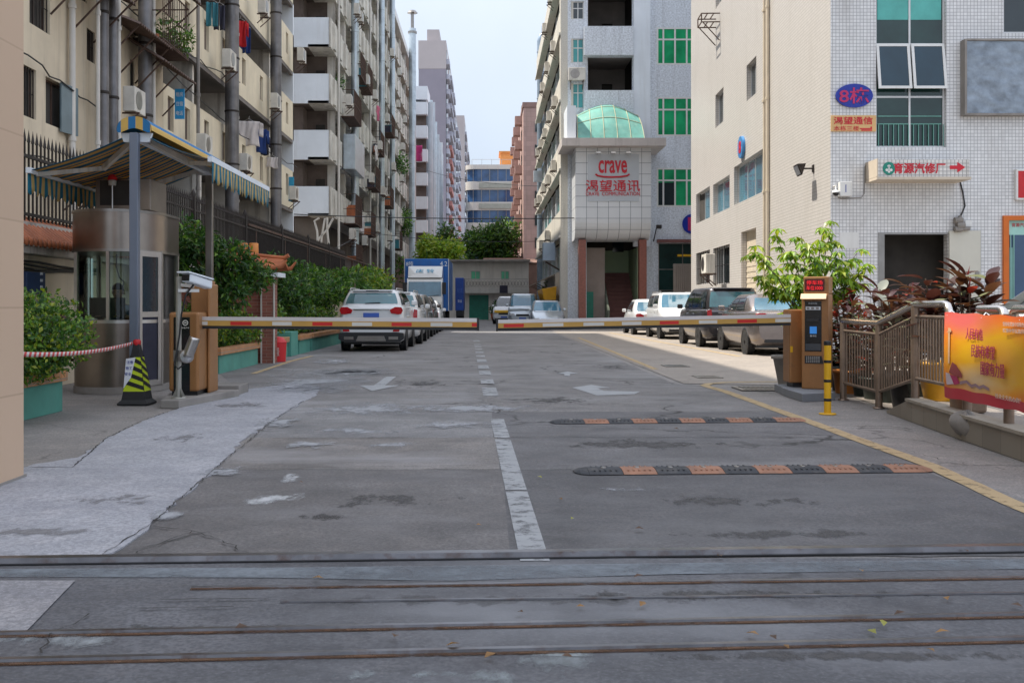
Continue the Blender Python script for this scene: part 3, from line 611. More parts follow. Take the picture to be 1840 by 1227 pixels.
# shop front in an orange frame
s_=MB(); u0,u1,z0,z1=SH
s_.ubox(O8,UF,NF,u0,u0+.14,-.1,.08,0.02,z1); s_.ubox(O8,UF,NF,u0+.14,u1,-.1,.08,z1-.12,z1); so_=s_.build('shopfront',M['orange'],t8)
a=hf(1809,1990,396,422); mb=MB(); mb.ubox(O8,UF,NF,u0+.14,a[1],-.06,-.03,a[2],a[3]); mb.build('transom_panel',mat('mint_panel',(.35,.62,.55),.4),so_)
mb=MB(); mb.ubox(O8,UF,NF,u0+.14,u1,-.06,-.035,.3,a[2]); mb.build('pane',M['glass_blue'],so_)
mb=MB()
for px in (1816,1822): a_=hf(px-1,px+1,422,600); mb.ubox(O8,UF,NF,a_[0],a_[1],-.035,0,.3,a_[3])
a_=hf(1812,1823,445,600); mb.ubox(O8,UF,NF,a_[0],a_[1],-.034,-.02,.3,a_[3]); mb.build('door_stile',mat('pale_green',(.2,.4,.36),.4),so_)
o=XZ(1835,404,27.65); text('育源汽修',M['sign_red'],so_,(o[0],27.725,o[1]),(1,0,0),(0,0,1),.42,.1,.006)
a=hf(1508,1543,418,446); mb=MB(); mb.ubox(O8,UF,NF,a[0],a[1],.0,.012,a[2],a[3]); mb.build('wall_patch',M['white_paint'],t8)
# signs and fittings on it
def flat(name,label,cat,box,m,th=.05,off=.003,mat2=None,group=None):
    t=thing(name,label,cat,(9+box[0],27.7,0),group); mb=MB(); mb.ubox(O8,UF,NF,box[0],box[1],off,off+th,box[2],box[3]); mb.build('board',m,t,bevel=.008); return t
def ellipse(mb,c,U,W_,N,rx,rz,th,n=40,m=0):
    c,U,W_,N=V3(c),V3(U),V3(W_),V3(N); vs=[c+U*(rx*math.cos(6.28318*i/n))+W_*(rz*math.sin(6.28318*i/n)) for i in range(n)]
    mb.add(vs+[v+N*th for v in vs],[[i,(i+1)%n,n+(i+1)%n,n+i] for i in range(n)]+[list(range(n,2*n)),list(range(n))[::-1]],m)
X3,Z3=(1,0,0),(0,0,1)
o=XZ(1534,173,27.7); t=thing('oval_sign','blue oval building number sign with dark red characters on the white tiles','sign',(o[0],27.7,o[1]))
mb=MB(); ellipse(mb,(o[0],27.695,o[1]),X3,Z3,(0,-1,0),.485,.31,.06); mb.build('board',M['sign_blue'],t)
text('8栋',M['magenta'],t,(o[0]-.01,27.633,o[1]),X3,Z3,.78,.42,.012,.012)
M['sign_cream']=mat('sign_cream',(.66,.42,.18),.5,0,.08,3)
a=hf(1492.5,1573.5,208,237); t=flat('name_board','cream name board with red characters under the blue oval sign','sign',a,M['sign_cream'],.04)
o=XZ(1533,217,27.65); text('渴望通信',M['sign_red'],t,(o[0],27.656,o[1]),X3,Z3,1.02,.20,.008,.015)
o=XZ(1521,231,27.65); text('本栋三楼',M['sign_red'],t,(o[0],27.656,o[1]),X3,Z3,.66,.13,.008)
mb=MB(); o=XZ(1556,232,27.65); mb.box(o[0]-.16,o[0]+.16,27.648,27.657,o[1]-.008,o[1]+.02); mb.box(o[0]+.12,o[0]+.16,27.648,27.657,o[1]+.02,o[1]+.06); mb.box(o[0]-.12,o[0]+.16,27.648,27.657,o[1]-.05,o[1]-.02); mb.build('arrow',M['sign_red'],t)
# overhanging sign box
yF=26.9; a=XZ(1577,287,yF); b_=XZ(1742,318,yF)
t=thing('sign_canopy','tiled box canopy over the doorway carrying red characters and a red arrow','sign',(a[0],27.7,b_[1]))
mb=MB(); mb.box(a[0],b_[0],yF,27.697,b_[1],a[1]); mb.build('box',tilemat('tile_canopy',(.70,.68,.65),(.30,.29,.28),.1,.09,.05,.3,.45),t)
mb=MB(); mb.box(a[0]-.03,b_[0]+.03,yF-.04,27.696,b_[1]-.07,b_[1]-.003); mb.box(a[0]-.03,a[0]-.002,yF-.04,27.696,b_[1]+.003,a[1]+.02); mb.build('edge',mat('canopy_cream',(.58,.5,.4),.7,0,.1,2,streak=.3),t)
o=XZ(1597,303,yF); mb=MB(); ellipse(mb,(o[0],yF-.002,o[1]),X3,Z3,(0,-1,0),.155,.165,.012,28); em=mb.build('emblem',mat('emblem_green',(.01,.22,.16),.5,0,.05),t)
mb=MB()
for dx,dz,w_,h_ in ((0,.06,.07,.05),(-.055,-.04,.06,.06),(.055,-.04,.06,.06),(0,-.085,.05,.05),(0,.0,.03,.1)): ellipse(mb,(o[0]+dx,yF-.0145,o[1]+dz),X3,Z3,(0,-1,0),w_*.6,h_*.6,.004,12)
mb.build('mark',M['white_paint'],em)
o=XZ(1652,302.5,yF); text('育源汽修厂',M['sign_red'],t,(o[0],yF-.003,o[1]),X3,Z3,1.32,.27,.012,.02)
o=XZ(1720,301,yF); mb=MB(); mb.prism([(o[0]-.19,o[1]-.045),(o[0],o[1]-.045),(o[0],o[1]-.13),(o[0]+.2,o[1]),(o[0],o[1]+.13),(o[0],o[1]+.045),(o[0]-.19,o[1]+.045)],'y',yF-.015,yF-.003); mb.build('arrow',M['sign_red'],t)
# crumpled tarpaulin on a frame
a=hf(1730,1990,78,206); t=thing('tarpaulin_panel','crumpled grey blue tarpaulin stretched over a billboard frame on the tiled wall','tarpaulin',(9+a[0],27.7,0))
mb=MB(); r=random.Random(3)
from mathutils import noise as mnoise
mb.grid(lambda i,j:(9+a[0]+(a[1]-a[0])*i, 27.52-.02*(1-abs(mnoise.noise(Vector((i*7+j*3,j*4-i*2,.3))))*2.2)-.014*(1-abs(mnoise.noise(Vector((i*5-j*9,j*7+i*4,2.3))))*2.4)-.012*(1-abs(mnoise.noise(Vector((i*22+j*7,j*15,4))))*2),a[2]+(a[3]-a[2])*j),90,46); mb.build('sheet',mat('tarp',(.25,.30,.36),.6,.1,.3,3.5,.6,14),t)
mb=MB(); mb.ubox(O8,UF,NF,a[0]-.06,a[0]-.005,.0,.26,a[2]-.05,a[3]+.05); mb.ubox(O8,UF,NF,a[0],a[1],.0,.24,a[2]-.06,a[2]-.01); mb.ubox(O8,UF,NF,a[0],a[1],.0,.24,a[3]+.01,a[3]+.06); mb.build('frame',M['grey_concrete'],t)
a=hf(1822,1960,305,360); t=flat('red_sign','red sign board with a white border cut by the right edge of the picture','sign',a,M['white_paint'],.12)
mb=MB(); mb.ubox(O8,UF,NF,a[0]+.05,a[1]-.05,.124,.13,a[2]+.05,a[3]-.05); mb.build('face',M['red'],t)
a=hf(1505,1527,328,354); t=thing('junction_box','white junction box on the tiled wall near the corner','box',(9+a[0],27.7,a[2]))
mb=MB(); mb.ubox(O8,UF,NF,a[0],a[1],.002,.2,a[2],a[3]); bx=mb.build('box',M['white_paint'],t,bevel=.01)
mb=MB(); mb.ubox(O8,UF,NF,a[0]+.14,a[0]+.16,.201,.206,a[2]+.1,a[3]-.08); mb.build('label',M['sign_blue'],bx)
o=XZ(1502,345,27.5); t=thing('dome_camera','small white dome camera beside the junction box','camera',(o[0],27.7,o[1]))
mb=MB(); mb.lathe([(.02,.18),(.02,.05),(.09,.03),(.10,-.02)],(o[0],27.5,o[1]),14); mb.tube([(o[0],27.5,o[1]+.16),(o[0],27.69,o[1]+.16)],.025,8); mb.build('housing',M['white_paint'],t)
mb=MB(); mb.lathe([(.08,-.021),(.075,-.06),(.04,-.1),(.0,-.11)],(o[0],27.5,o[1]),14); mb.build('dome',M['black_gloss'],t)
def cable(name,label,pts,r,m,cat='cable',group=None): 
    mb=MB(); mb.tube(pts,r,6); o=mb.build(name,m); tag(o,label,cat,group); return o
f=lambda px,py,d=27.67:P(px,py,d)
cable('wall_cable','thin cable looping from the junction box to the canopy on the tiled wall',[f(1506,355),f(1512,357),f(1548,355),f(1553,348),f(1554,300),f(1560,292)],.014,M['steel_dark'])
cable('wall_cable','sagging cable hanging below the right end of the canopy',[f(1724,322),f(1730,345),f(1734,370),f(1728,385),f(1724,392)],.018,M['black'])
t=thing('meter_cluster','dusty meter and pipe cluster above the open cream door','meter',P(1727,400,27.6)); mb=MB()
for px,py,rr in ((1722,396,.08),(1726,405,.09),(1722,412,.07),(1735,411,.05)): q=P(px,py,27.58); mb.lathe([(rr,-.1),(rr*1.1,0),(rr,.1)],q,10,0,'x')
mb.tube([P(1725,388,27.6),P(1725,415,27.6)],.05,8); mb.tube([P(1722,410,27.6),P(1742,411,27.6)],.03,8); mb.build('pipes',M['grey_concrete'],t)
mb=MB(); a=hf(1733,1745,396,407); mb.ubox(O8,UF,NF,a[0],a[1],.002,.05,a[2],a[3]); mb.build('box',M['white_paint'],t)
# side wall fittings
def side(px,py,n=0):
    u,z=hit(px,py,O8,US); return Vector((O8[0]+US[0]*u+NS[0]*n,O8[1]+US[1]*u+NS[1]*n,z))
for px,lab in ((1377,'slim cream drainpipe, left of the pair on the sunlit tiled wall'),(1383,'thicker cream drainpipe, right of the pair on the sunlit tiled wall')):
    p=side(px,300); mb=MB(); q=p+Vector((NS[0]*.07,NS[1]*.07,0)); mb.tube([(q.x,q.y,.2),(q.x,q.y,21.8)],.045 if px==1377 else .06,8); 
    for z in (2,5,8,11,14): mb.lathe([(.075,0),(.075,.08)],(q.x,q.y,z),8)
    tag(mb.build('drainpipe',M['cream_shutter']),lab,'drainpipe','drainpipes on the tiled wall')
p=side(1335,265,.0); t=thing('oval_sign','blue oval sign seen edge-on on the sunlit tiled side wall','sign',tuple(p)); mb=MB(); ellipse(mb,p+Vector((NS[0]*.01,NS[1]*.01,0)),(*US,0),Z3,(*NS,0),.44,.40,.1); mb.build('board',mat('sign_mid_blue',(.05,.22,.5),.35),t)
text('8',M['sign_red'],t,p+Vector((NS[0]*.112,NS[1]*.112,0)),(-US[0],-US[1],0),Z3,.4,.45,.012,.03)
p=side(1462,303); t=thing('floodlight','dark floodlight on a bracket on the sunlit tiled side wall','lamp',tuple(p)); q=lambda n,u,z:(p.x+NS[0]*n+US[0]*u,p.y+NS[1]*n+US[1]*u,p.z+z)
mb=MB(); mb.tube([q(0,0,0),q(.28,0,.0)],.025,6); mb.ubox((p.x,p.y),US,NS,-.08,.08,.002,.03,p.z-.1,p.z+.1); mb.build('bracket',M['iron'],t)
mb=MB(); mb.add([q(.26,-.2,.12),q(.26,.2,.12),q(.34,.2,-.12),q(.34,-.2,-.12),q(.5,-.26,.10),q(.5,.26,.10),q(.38,.26,-.2),q(.38,-.26,-.2)],[[0,1,2,3],[7,6,5,4],[0,4,5,1],[1,5,6,2],[2,6,7,3],[3,7,4,0]]); mb.build('housing',M['iron'],t)
mb=MB(); mb.quad(q(.495,-.22,.06),q(.495,.22,.06),q(.40,.22,-.17),q(.40,-.22,-.17)); mb.v=[(v[0]+NS[0]*.012,v[1],v[2]-.006) for v in mb.v]; mb.build('lens',M['lamp_clear'],t)
def ac_unit(loc,yaw,label,group,bracket=True,sc_=1):
    t=thing('air_conditioner',label,'air conditioner',(0,0,0),group)
    mb=MB(); mb.box(-.42,.42,-.30,.0,0,.62); c=mb.build('casing',M['grimy_white'],t,bevel=.02)
    mb=MB(); ellipse(mb,(-.1,-.301,.31),X3,Z3,(0,-1,0),.23,.23,.012,20)
    g=mb.build('fan_grille',M['steel_dark'],c)
    if bracket:
        mb=MB()
        for x in (-.3,.3): mb.bar((x,-.38,-.03),(x,.05,-.03),.04); mb.bar((x,-.36,-.04),(x,.05,-.4),.03)
        mb.build('bracket',M['rust_iron'],t)
    t.location=loc; t.rotation_euler=(0,0,yaw); t.scale=(sc_,)*3; return t
p=side(1300,478,.42); ac0=ac_unit((p.x,p.y,p.z-.3),R(-92),'air conditioner outdoor unit by the ground floor window of the sunlit tiled wall','air conditioners on the walls',sc_=1.25)
p=side(1290,45,.0); t=thing('iron_cage','small rusty iron rack bracketed under a window high on the sunlit tiled wall','rack',tuple(p)); mb=MB()
q=lambda n,u,z:(p.x+NS[0]*n+US[0]*u,p.y+NS[1]*n+US[1]*u,p.z+z)
for u in (-.45,.45):
    for z in (0,.35): mb.bar(q(0,u,z),q(.75,u,z),.04)
    mb.bar(q(.75,u,0),q(.75,u,.35),.04); mb.bar(q(.7,u,0),q(.02,u,-.75),.035)
for n in (.25,.5,.75):
    for z in (0,.35): mb.bar(q(n,-.45,z),q(n,.45,z),.035)
mb.build('rack',M['rust_iron'],t)
# ---- speckled factory block beyond it ---------------------------------------------------------
M['pebble']=mat('pebble',(.66,.70,.75),.85,0,.28,11,.4,40,.3)
M['pebble_cream']=mat('pebble_cream',(.60,.57,.50),.85,0,.22,22,.3,40,.35)
OC=(4.58,60.0); tc_=thing('factory_block','speckled grey factory block with green windows and open stairwell balconies','building',(4.58,60,0))
def hc(x0,x1,yt,yb,y=60.0): a=XZ(x0,yt,y); b=XZ(x1,yb,y); return (a[0]-4.58,b[0]-4.58,max(b[1],.02),a[1])
HT=22.0
WL=[(hc(1026,1049,yt,yb)) for yt,yb in ((3,35),(70,113),(150,195),(-95,-60))]
STW=[hc(1056,1136,yt,yb) for yt,yb in ((103,166),(-24,52),(-150,-76))]
GW=[hc(1180,1330,yt,yb) for yt,yb in ((50,117),(175,245),(302,372),(-77,-10))]
SG=[hc(1183,1330,437,640),hc(1054,1150,432,640)]
mb=MB(); mb.holed((*OC,0),UF,NF,12,HT,WL+STW+GW+SG,.2); mb.build('front_wall',M['pebble'],tc_)
for i,h in enumerate(WL): win(tc_,OC,UF,NF,*h,set_=.1,vm=(.55,),hm=(.62,),pane=('glass_dark','glass_teal','glass_teal','glass_teal')[i],frame='white_paint')
for i,h in enumerate(GW):
    fr=win(tc_,OC,UF,NF,*h,set_=.02,vm=(.08,.22,.36,.62,.64),hm=(.68,),pane='glass_green',frame='white_paint',fw=.09)
    mb=MB(); mb.ubox(OC,UF,NF,h[0]+.1,h[0]+(h[1]-h[0])*.22,-.015,-.008,h[2]+.1,h[2]+(h[3]-h[2])*.62)
    if i==2: mb.build('dark_sash',M['glass_dark'],fr)
mb=MB(); mb.ubox(OC,UF,NF,hc(1137,1167,0,0)[0],hc(1137,1167,0,0)[1],.0,.35,4.6,HT); mb.build('column',M['panel_white'],tc_)
for h in STW:                                        # open stairwell balconies
    mb=MB(); u0,u1,z0,z1=h; mb.ubox(OC,UF,NF,u0-.25,u1,.003,.55,z0-1.62,z0); mb.build('balcony',M['pebble'],tc_)
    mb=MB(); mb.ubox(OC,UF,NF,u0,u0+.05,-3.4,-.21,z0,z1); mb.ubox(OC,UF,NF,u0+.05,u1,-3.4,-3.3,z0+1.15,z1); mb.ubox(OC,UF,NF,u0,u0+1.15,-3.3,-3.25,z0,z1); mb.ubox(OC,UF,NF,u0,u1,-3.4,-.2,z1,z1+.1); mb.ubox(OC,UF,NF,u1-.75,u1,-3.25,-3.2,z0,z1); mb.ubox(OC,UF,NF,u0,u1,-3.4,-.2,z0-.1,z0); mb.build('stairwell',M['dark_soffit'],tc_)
mb=MB(); mb.box(4.85,17,63.6,89,0,21.9); mb.box(8.9,17,60.3,63.6,4.6,21.9); mb.box(4.85,5.6,60.3,63.6,4.6,21.9); mb.build('inner_walls',M['dark_room'],tc_)
mb=MB(); mb.box(4.5,17,59.95,89.8,22.0,22.35); mb.build('roof',M['grey_concrete'],tc_)
# long side facade: bands with strip windows between
UC,NC=(0,1),(-1,0)
zb=[(P(0,yt,60)[2],P(0,yb,60)[2]) for yt,yb in ((-96,-50),(37,73),(113,150),(250,300),(380,430))]
zb=[(2.0,3.4),(5.2,6.75),(9.0,10.6),(12.9,14.4),(16.7,18.2),(20.4,22)]
for i,(z0,z1) in enumerate(zb):
    mb=MB(); mb.ubox(OC,UC,NC,0,29.7,.003,.38 if i else .02,z0,z1); mb.ubox(OC,UC,NC,0,29.7,.38 if i else .02,.5 if i else .03,z0-.08,z0+.05); mb.build('spandrel',M['pebble_cream'],tc_)
    if i<5:
        za,zc=z1,zb[i+1][0]-.08
        for j in range(6):
            u0=.95+j*4.8; win(tc_,OC,UC,NC,u0,u0+4.2,za,zc,set_=.1,vm=(.25,.5,.75),hm=(.65,),pane='glass_teal' if (i+j)%3 else 'glass_dark',frame='alu')
            if j: mb=MB(); mb.ubox(OC,UC,NC,u0-.5,u0,-.25,.0,za,zc); mb.build('pier',M['pebble'],tc_)
mb=MB(); mb.ubox(OC,UC,NC,.6,29.7,-.3,.0,0,2.0); mb.build('plinth',M['grimy_white'],tc_)
mb=MB(); mb.box(4.18,4.9,60.004,60.9,0,22); mb.build('corner_pier',M['pebble_cream'],tc_)
# entrance: sign box, eaves slab, glass barrel roof, pillars, stairs
yS=57.4
def qs(px,py,y=yS): p=P(px,py,y); return p
a=qs(1034,275); b_=qs(1170,430); prof=[]
for i in range(9):
    tt=math.pi/2*i/8; prof.append((yS+1.1*(1-math.cos(tt)) if i else yS, b_[2]+1.1-1.1*math.sin(tt)))
poly=[(yS,a[2]+.35)]+[(yS,b_[2]+1.1)]+prof[1:]+[(59.99,b_[2]),(59.99,a[2]+.35)]
mb=MB(); mb.prism(poly,'x',a[0],b_[0]); sb=mb.build('sign_box',M['panel_tile'],tc_)
mb=MB(); c=qs(1056,278); d=qs(1148,362); mb.box(c[0],d[0],yS-.03,yS-.002,d[2],c[2]); mb.build('sign_panel',mat('sign_panel',(.52,.56,.60),.4,0,.05,1),sb)
mb=MB()
for px in (1075,1102,1129): o=P(px,270,57.0); mb.box(o[0]-.12,o[0]+.12,56.9,57.15,P(0,266,57)[2]-.3,P(0,266,57)[2]-.22)
mb.build('lamp',M['steel'],sb)
o=qs(1101,300); text('crave',M['sign_red'],sb,(o[0],yS-.032,o[2]),X3,Z3,1.55,.70,.03,.02)
mb=MB(); pts=[qs(x,y,yS-.06) for x,y in ((1070,313),(1074,316),(1085,318),(1100,318.5),(1115,318),(1127,316),(1131,313))]; mb.tube(pts,.05,6); mb.build('swoosh',M['sign_red'],sb)
o=qs(1101,334); text('渴望通讯',M['sign_red'],sb,(o[0],yS-.032,o[2]),X3,Z3,2.95,.62,.03,.008)
o=qs(1101,348.5); text('CRAVE  COMMUNICATION',M['sign_red'],sb,(o[0],yS-.032,o[2]),X3,Z3,2.92,.2,.03,.0)
c=P(1010,248,56.6); d=P(1197,263,56.6); mb=MB(); mb.box(c[0],d[0],56.6,59.99,c[2]-.42,c[2]); mb.build('eaves_slab',mat('eaves',(.55,.50,.47),.6,0,.08,2,streak=.3),tc_)
z0=c[2]; zt=P(0,188,59.6)[2]-z0; xl,xr=P(1037,247,57.6)[0],P(1157,247,57.6)[0]
mb=MB(); 
def barrel(i,j):
    arc=.74+.26*math.sin(math.pi*i); ins=.18*j
    return (xl+ins+(xr-xl-2*ins)*i,57.3+2.55*j,z0+.02+zt*arc*math.sin(math.pi/2*j)**.8)
mb.grid(barrel,20,12,0,True); br=mb.build('barrel_roof',mat('barrel_glass',(.14,.36,.30),.5,0,.25,1.2,dirt=(2,.5,.4),dirtc=(.3,.45,.35)),tc_)
mb=MB()
for i in (0,.2,.4,.6,.8,1): mb.tube([V3(barrel(i,j/8))+Vector((0,-.01,.02)) for j in range(9)],.02,5)
for j in (.0,.33,.66,1): mb.tube([V3(barrel(i/14,j))+Vector((0,-.01,.02)) for i in range(15)],.015,5)
mb.build('ribs',mat('rib_yellow',(.5,.47,.3),.6),br)
mb=MB(); c2=P(1019,190,57.4); d2=P(1035,246,57.4); mb.box(c2[0],d2[0],57.4,59.9,z0+.004,c2[2]); mb.build('side_panel',M['panel_white'],tc_)
for x0,x1 in ((1040,1053),(1149,1162)):
    mb=MB(); p0=P(x0,432,57.9); p1=P(x1,432,57.9); mb.box(p0[0],p1[0],57.9,58.5,0,b_[2]+.01); mb.build('pillar',mat('red_granite',(.25,.085,.06),.35,0,.2,9),tc_)
M['stair_brown']=mat('stair_brown',(.17,.07,.06),.7,0,.15,3); M['green_wall']=mat('green_wall',(.30,.40,.25),.7,0,.1,1)
mb=MB(); s0=P(1091,0,60.2)[0]; s1=P(1143,0,60.2)[0]
for i in range(14): mb.box(s0,s1,59.6+i*.28,63.44,i*.23+.01,.23+i*.23-.002)
mb.build('stairs',M['stair_brown'],tc_)
mb=MB(); mb.box(s1+.004,s1+.1,59.8,63.55,0,4.55); mb.box(s0,s1,63.45,63.55,3.0,4.55); mb.build('stair_wall',M['green_wall'],tc_)
mb=MB(); mb.prism([(58.9,1.0),(58.9,.0),(59.1,.0),(63.4,3.0),(63.4,4.1)],'x',s0-.12,s0-.004); mb.build('stair_parapet',mat('stair_side',(.14,.16,.12),.7),tc_)
mb=MB(); p0=P(1053,432,60); mb.box(4.86,s0-.13,60.22,60.4,0,4.55); mb.build('lobby_wall',mat('lobby_wall',(.30,.25,.22),.8,0,.15,1),tc_)
mb=MB(); c=P(1046,0,60); mb.box(5.35,6.05,60.13,60.215,0,2.05); mb.build('green_door',M['green_door'],tc_)
mb=MB(); d0=P(1101,434,63.3); d1=P(1121,453,63.3); mb.box(d0[0],d1[0],63.40,63.445,d1[2],d0[2]); mb.build('transom',M['glass_dark'],tc_)
h=SG[0]; fr=win(tc_,OC,UF,NF,h[0],h[1],2.1,h[3],set_=.1,vm=(.3,.6),hm=(.45,),pane='glass_green',frame='steel_dark'); fr.children[0].data.materials[0]=M['stair_glass']
mb=MB(); mb.ubox(OC,UF,NF,h[0],h[1],-.19,-.15,.02,2.1); mb.build('shop_door',M['glass_dark'],tc_)
mb=MB(); mb.ubox(OC,UF,NF,h[0]+1.1,h[0]+2.2,-.12,-.10,P(0,459,60)[2]-.06,P(0,459,60)[2]+.06); mb.build('yellow_strip',M['yellow'],tc_)
mb=MB(); mb.ubox(OC,UF,NF,h[0]-.1,h[1],.0,.3,h[3]+.02,h[3]+.2); mb.build('lintel',M['stair_brown'],tc_)
# things on and by the factory block
o=P(1244,402.5,59.9); t=thing('round_sign','round blue sign with a red numeral 1, half hidden by the sunlit tiled wall','sign',o); mb=MB(); ellipse(mb,(o[0],59.99,o[2]),X3,Z3,(0,-1,0),.56,.56,.06); mb.build('board',M['sign_blue'],t); text('1',M['magenta'],t,(o[0]-.12,59.925,o[2]),X3,Z3,.25,.75,.012,.05)
o=P(1184,408,59.6); t=thing('wall_lamp','small dark lamp beside the glazed shop opening of the factory block','lamp',o); mb=MB(); mb.box(o[0]-.15,o[0]+.15,59.5,59.7,o[2]-.1,o[2]+.12); mb.build('housing',M['iron'],t,bevel=.03); mb=MB(); mb.tube([(o[0]-.1,59.7,o[2]),(o[0]-.1,59.95,o[2]-.1),(o[0]-.25,59.95,o[2]-.8)],.03,6); mb.build('cord',M['iron'],t)
a=P(1210,474,57.0); b_=P(1262,474,57.0); t=thing('corrugated_screen','grey brown corrugated metal screen standing in front of the factory shop','screen',(a[0],57,0)); mb=MB()
n=14
for i in range(n): x=a[0]+(b_[0]-a[0])*i/n; w2=(b_[0]-a[0])/n; mb.prism([(x,57.0),(x+w2*.5,57.0),(x+w2*.5,56.93),(x+w2,56.93),(x+w2,57.06),(x,57.06)],'z',.05,a[2])
mb.build('sheet',mat('grey_sheet',(.27,.23,.2),.6,.2,.12,2,streak=.3),t); mb=MB(); mb.box(a[0],b_[0],57.07,57.12,.05,.15); mb.box(a[0],b_[0],57.07,57.12,a[2]-.15,a[2]-.05); mb.build('rails',M['steel_dark'],t)
acs='air conditioners on the factory side wall'
for px,py,lab in ((1024,125,'air conditioner under the teal window of the factory block front corner'),):
    o=P(1036,137,59.95); t=ac_unit((o[0],59.95,o[2]-.3),0,lab,'air conditioners on the walls',sc_=1.15)
r=random.Random(11)
spots=[(70.2,6.1),(77.3,5.9),(64.0,9.9),(69.5,9.7),(75.2,9.8),(81.5,9.6),(63.2,13.6),(68.7,13.7),(73.5,13.4),(79,13.5),(64.5,17.2),(71,17.4),(77,17.3),(84,13.6),(86,9.8),(67,20.9),(74,20.8)]
pro=None
for i,(y,z) in enumerate(spots):
    if pro is None: pro=ac_unit((0,0,0),0,'white air conditioner outdoor unit hung on the cream bands of the factory side wall',acs); c=pro
    else: c=copy_tree(pro)
    c.location=(4.58-.42,y,z-.5); c.rotation_euler=(0,0,R(-90))
o=P(1001,433,66); t=thing('electric_cabinet','blue grey metal cabinet bracketed on the factory side wall','cabinet',o); mb=MB(); mb.box(4.58-1.15,4.58-.39,64.5,65.6,4.0,5.1); mb.build('box',mat('cab_blue',(.38,.46,.55),.4,.3,.08,2),t,bevel=.02); mb=MB(); mb.bar((4.5-.9,64.7,3.95),(4.55,64.7,3.4),.05); mb.bar((4.5-.9,65.4,3.95),(4.55,65.4,3.4),.05); mb.build('bracket',M['rust_iron'],t)
t=thing('awning_sheet','rusty sheet awning sloping out from the factory side wall above the parked cars','awning',(4.2,68,2.9)); mb=MB(); mb.add([(4.56,71,3.3),(4.56,84,3.3),(3.3,84,2.75),(3.3,71,2.75),(4.56,71,3.36),(4.56,84,3.36),(3.3,84,2.81),(3.3,71,2.81)],[[0,1,2,3],[7,6,5,4],[0,4,5,1],[1,5,6,2],[2,6,7,3],[3,7,4,0]]); mb.build('sheet',mat('rusty_sheet',(.30,.23,.17),.8,.2,.3,2),t)
mb=MB()
for y in (72,76,80,83): mb.bar((3.4,y,2.76),(4.55,y,2.2),.05)
mb.build('strut',M['rust_iron'],t)
# ---- cream tenement on the left ---------------------------------------------------------------
XL=-9.5; UL,NL=(0,1),(1,0); OL=(XL,0.0)
ty=thing('cream_tenement','long cream plastered tenement with open galleries behind the iron fence','building',(XL,20,0))
def yl(px): return XL*F/(px-CX)                    # depth at which the facade plane shows at px
def hl(x0,x1,yt,yb): y0,y1=yl(x0),yl(x1); return (y0,y1,P(x0,yb,y0)[2],P(x0,yt,y0)[2])
WN=[hl(37,65,113,205),hl(82,125,137,221),hl(53,90,-50,41),hl(156,171,50,107),hl(234,241,106,155),hl(140,156,-60,-5)]
WN+= [(a,b,c,d) for a,b,c,d in ((18.2,19.0,5.1,6.2),(16,17.2,7.1,8.3),(27.0,28.2,10.4,11.6),(29.2,30.2,10.4,11.6),(24,25,13.6,14.8),(27.5,28.5,2.6,3.8),(29.6,30.5,4.6,5.8))]
mb=MB(); mb.holed((XL,-6,0),UL,NL,37,25.4,[(a+6,b+6,c,d) for a,b,c,d in WN],.22); mb.build('plain_wall',M['cream_wall'],ty)
for i,h in enumerate(WN):
    win(ty,OL,UL,NL,*h,set_=.16,vm=(.5,),frame='rust_iron',pane='dark_room',bars=6 if i not in (1,) else 0)
h=WN[1]; mb=MB(); ym=(h[0]+h[1])/2; mb.add([(XL+.06,ym,h[2]-.08),(XL+.16,h[1]+.05,h[2]-.08),(XL+.16,h[1]+.05,h[3]),(XL+.06,ym,h[3])],[[0,1,2,3]]); so_=mb.build('open_shutter',mat('shutter_grey',(.16,.22,.25),.3,.2,.15,2),ty,solid=.04)
bands=[(P(0,yb,46.2)[2],P(0,yt,46.2)[2]) for yt,yb in ((280,345),(141,217),(5,80))]; bands=[(bands[0][1]-1.85,bands[0][1])]+bands[1:]
pitch=bands[2][0]-bands[1][0]
while bands[-1][1]+pitch<25.6: bands.append((bands[-1][0]+pitch,bands[-1][1]+pitch))
bays=[(31.0,34.9),(34.9,40.2),(40.2,47.2),(47.2,52.0)]
for k,(z0,z1) in enumerate(bands):
    for b0,b1 in bays:
        sl_=[(b0+(b1-b0)*f_,b0+(b1-b0)*f_+.6,z0+.55,z1-.28) for f_ in (.12,.58)]
        mb=MB(); mb.holed((XL,b0+.02,z0),UL,NL,b1-b0-.04,z1-z0,[(s[0]-b0-.02,s[1]-b0-.02,s[2]-z0,s[3]-z0) for s in sl_],.12)
        mb.quad((XL,b0+.02,z1),(XL,b1-.02,z1),(XL-.14,b1-.02,z1),(XL-.14,b0+.02,z1)); mb.quad((XL-.14,b0+.02,z0),(XL-.14,b1-.02,z0),(XL-.14,b1-.02,z1),(XL-.14,b0+.02,z1))
        mb.quad((XL,b0+.02,z0),(XL,b0+.02,z1),(XL-.14,b0+.02,z1),(XL-.14,b0+.02,z0)); mb.quad((XL,b1-.02,z0),(XL,b1-.02,z1),(XL-.14,b1-.02,z1),(XL-.14,b1-.02,z0))
        pp=mb.build('gallery_parapet',M['cream_band'],ty)
        for s in sl_: mb=MB(); mb.box(XL-.135,XL-.105,s[0],s[1],s[2],s[3]); mb.build('slot_window',M['brown_room'],pp)
    mb=MB(); mb.box(XL-1.75,XL-.02,31.0,51.9,z0-.02,z0+.14); mb.box(XL-.16,XL-.004,31.0,51.9,z0-.16,z0-.025); mb.build('slab',M['dark_soffit'],ty)
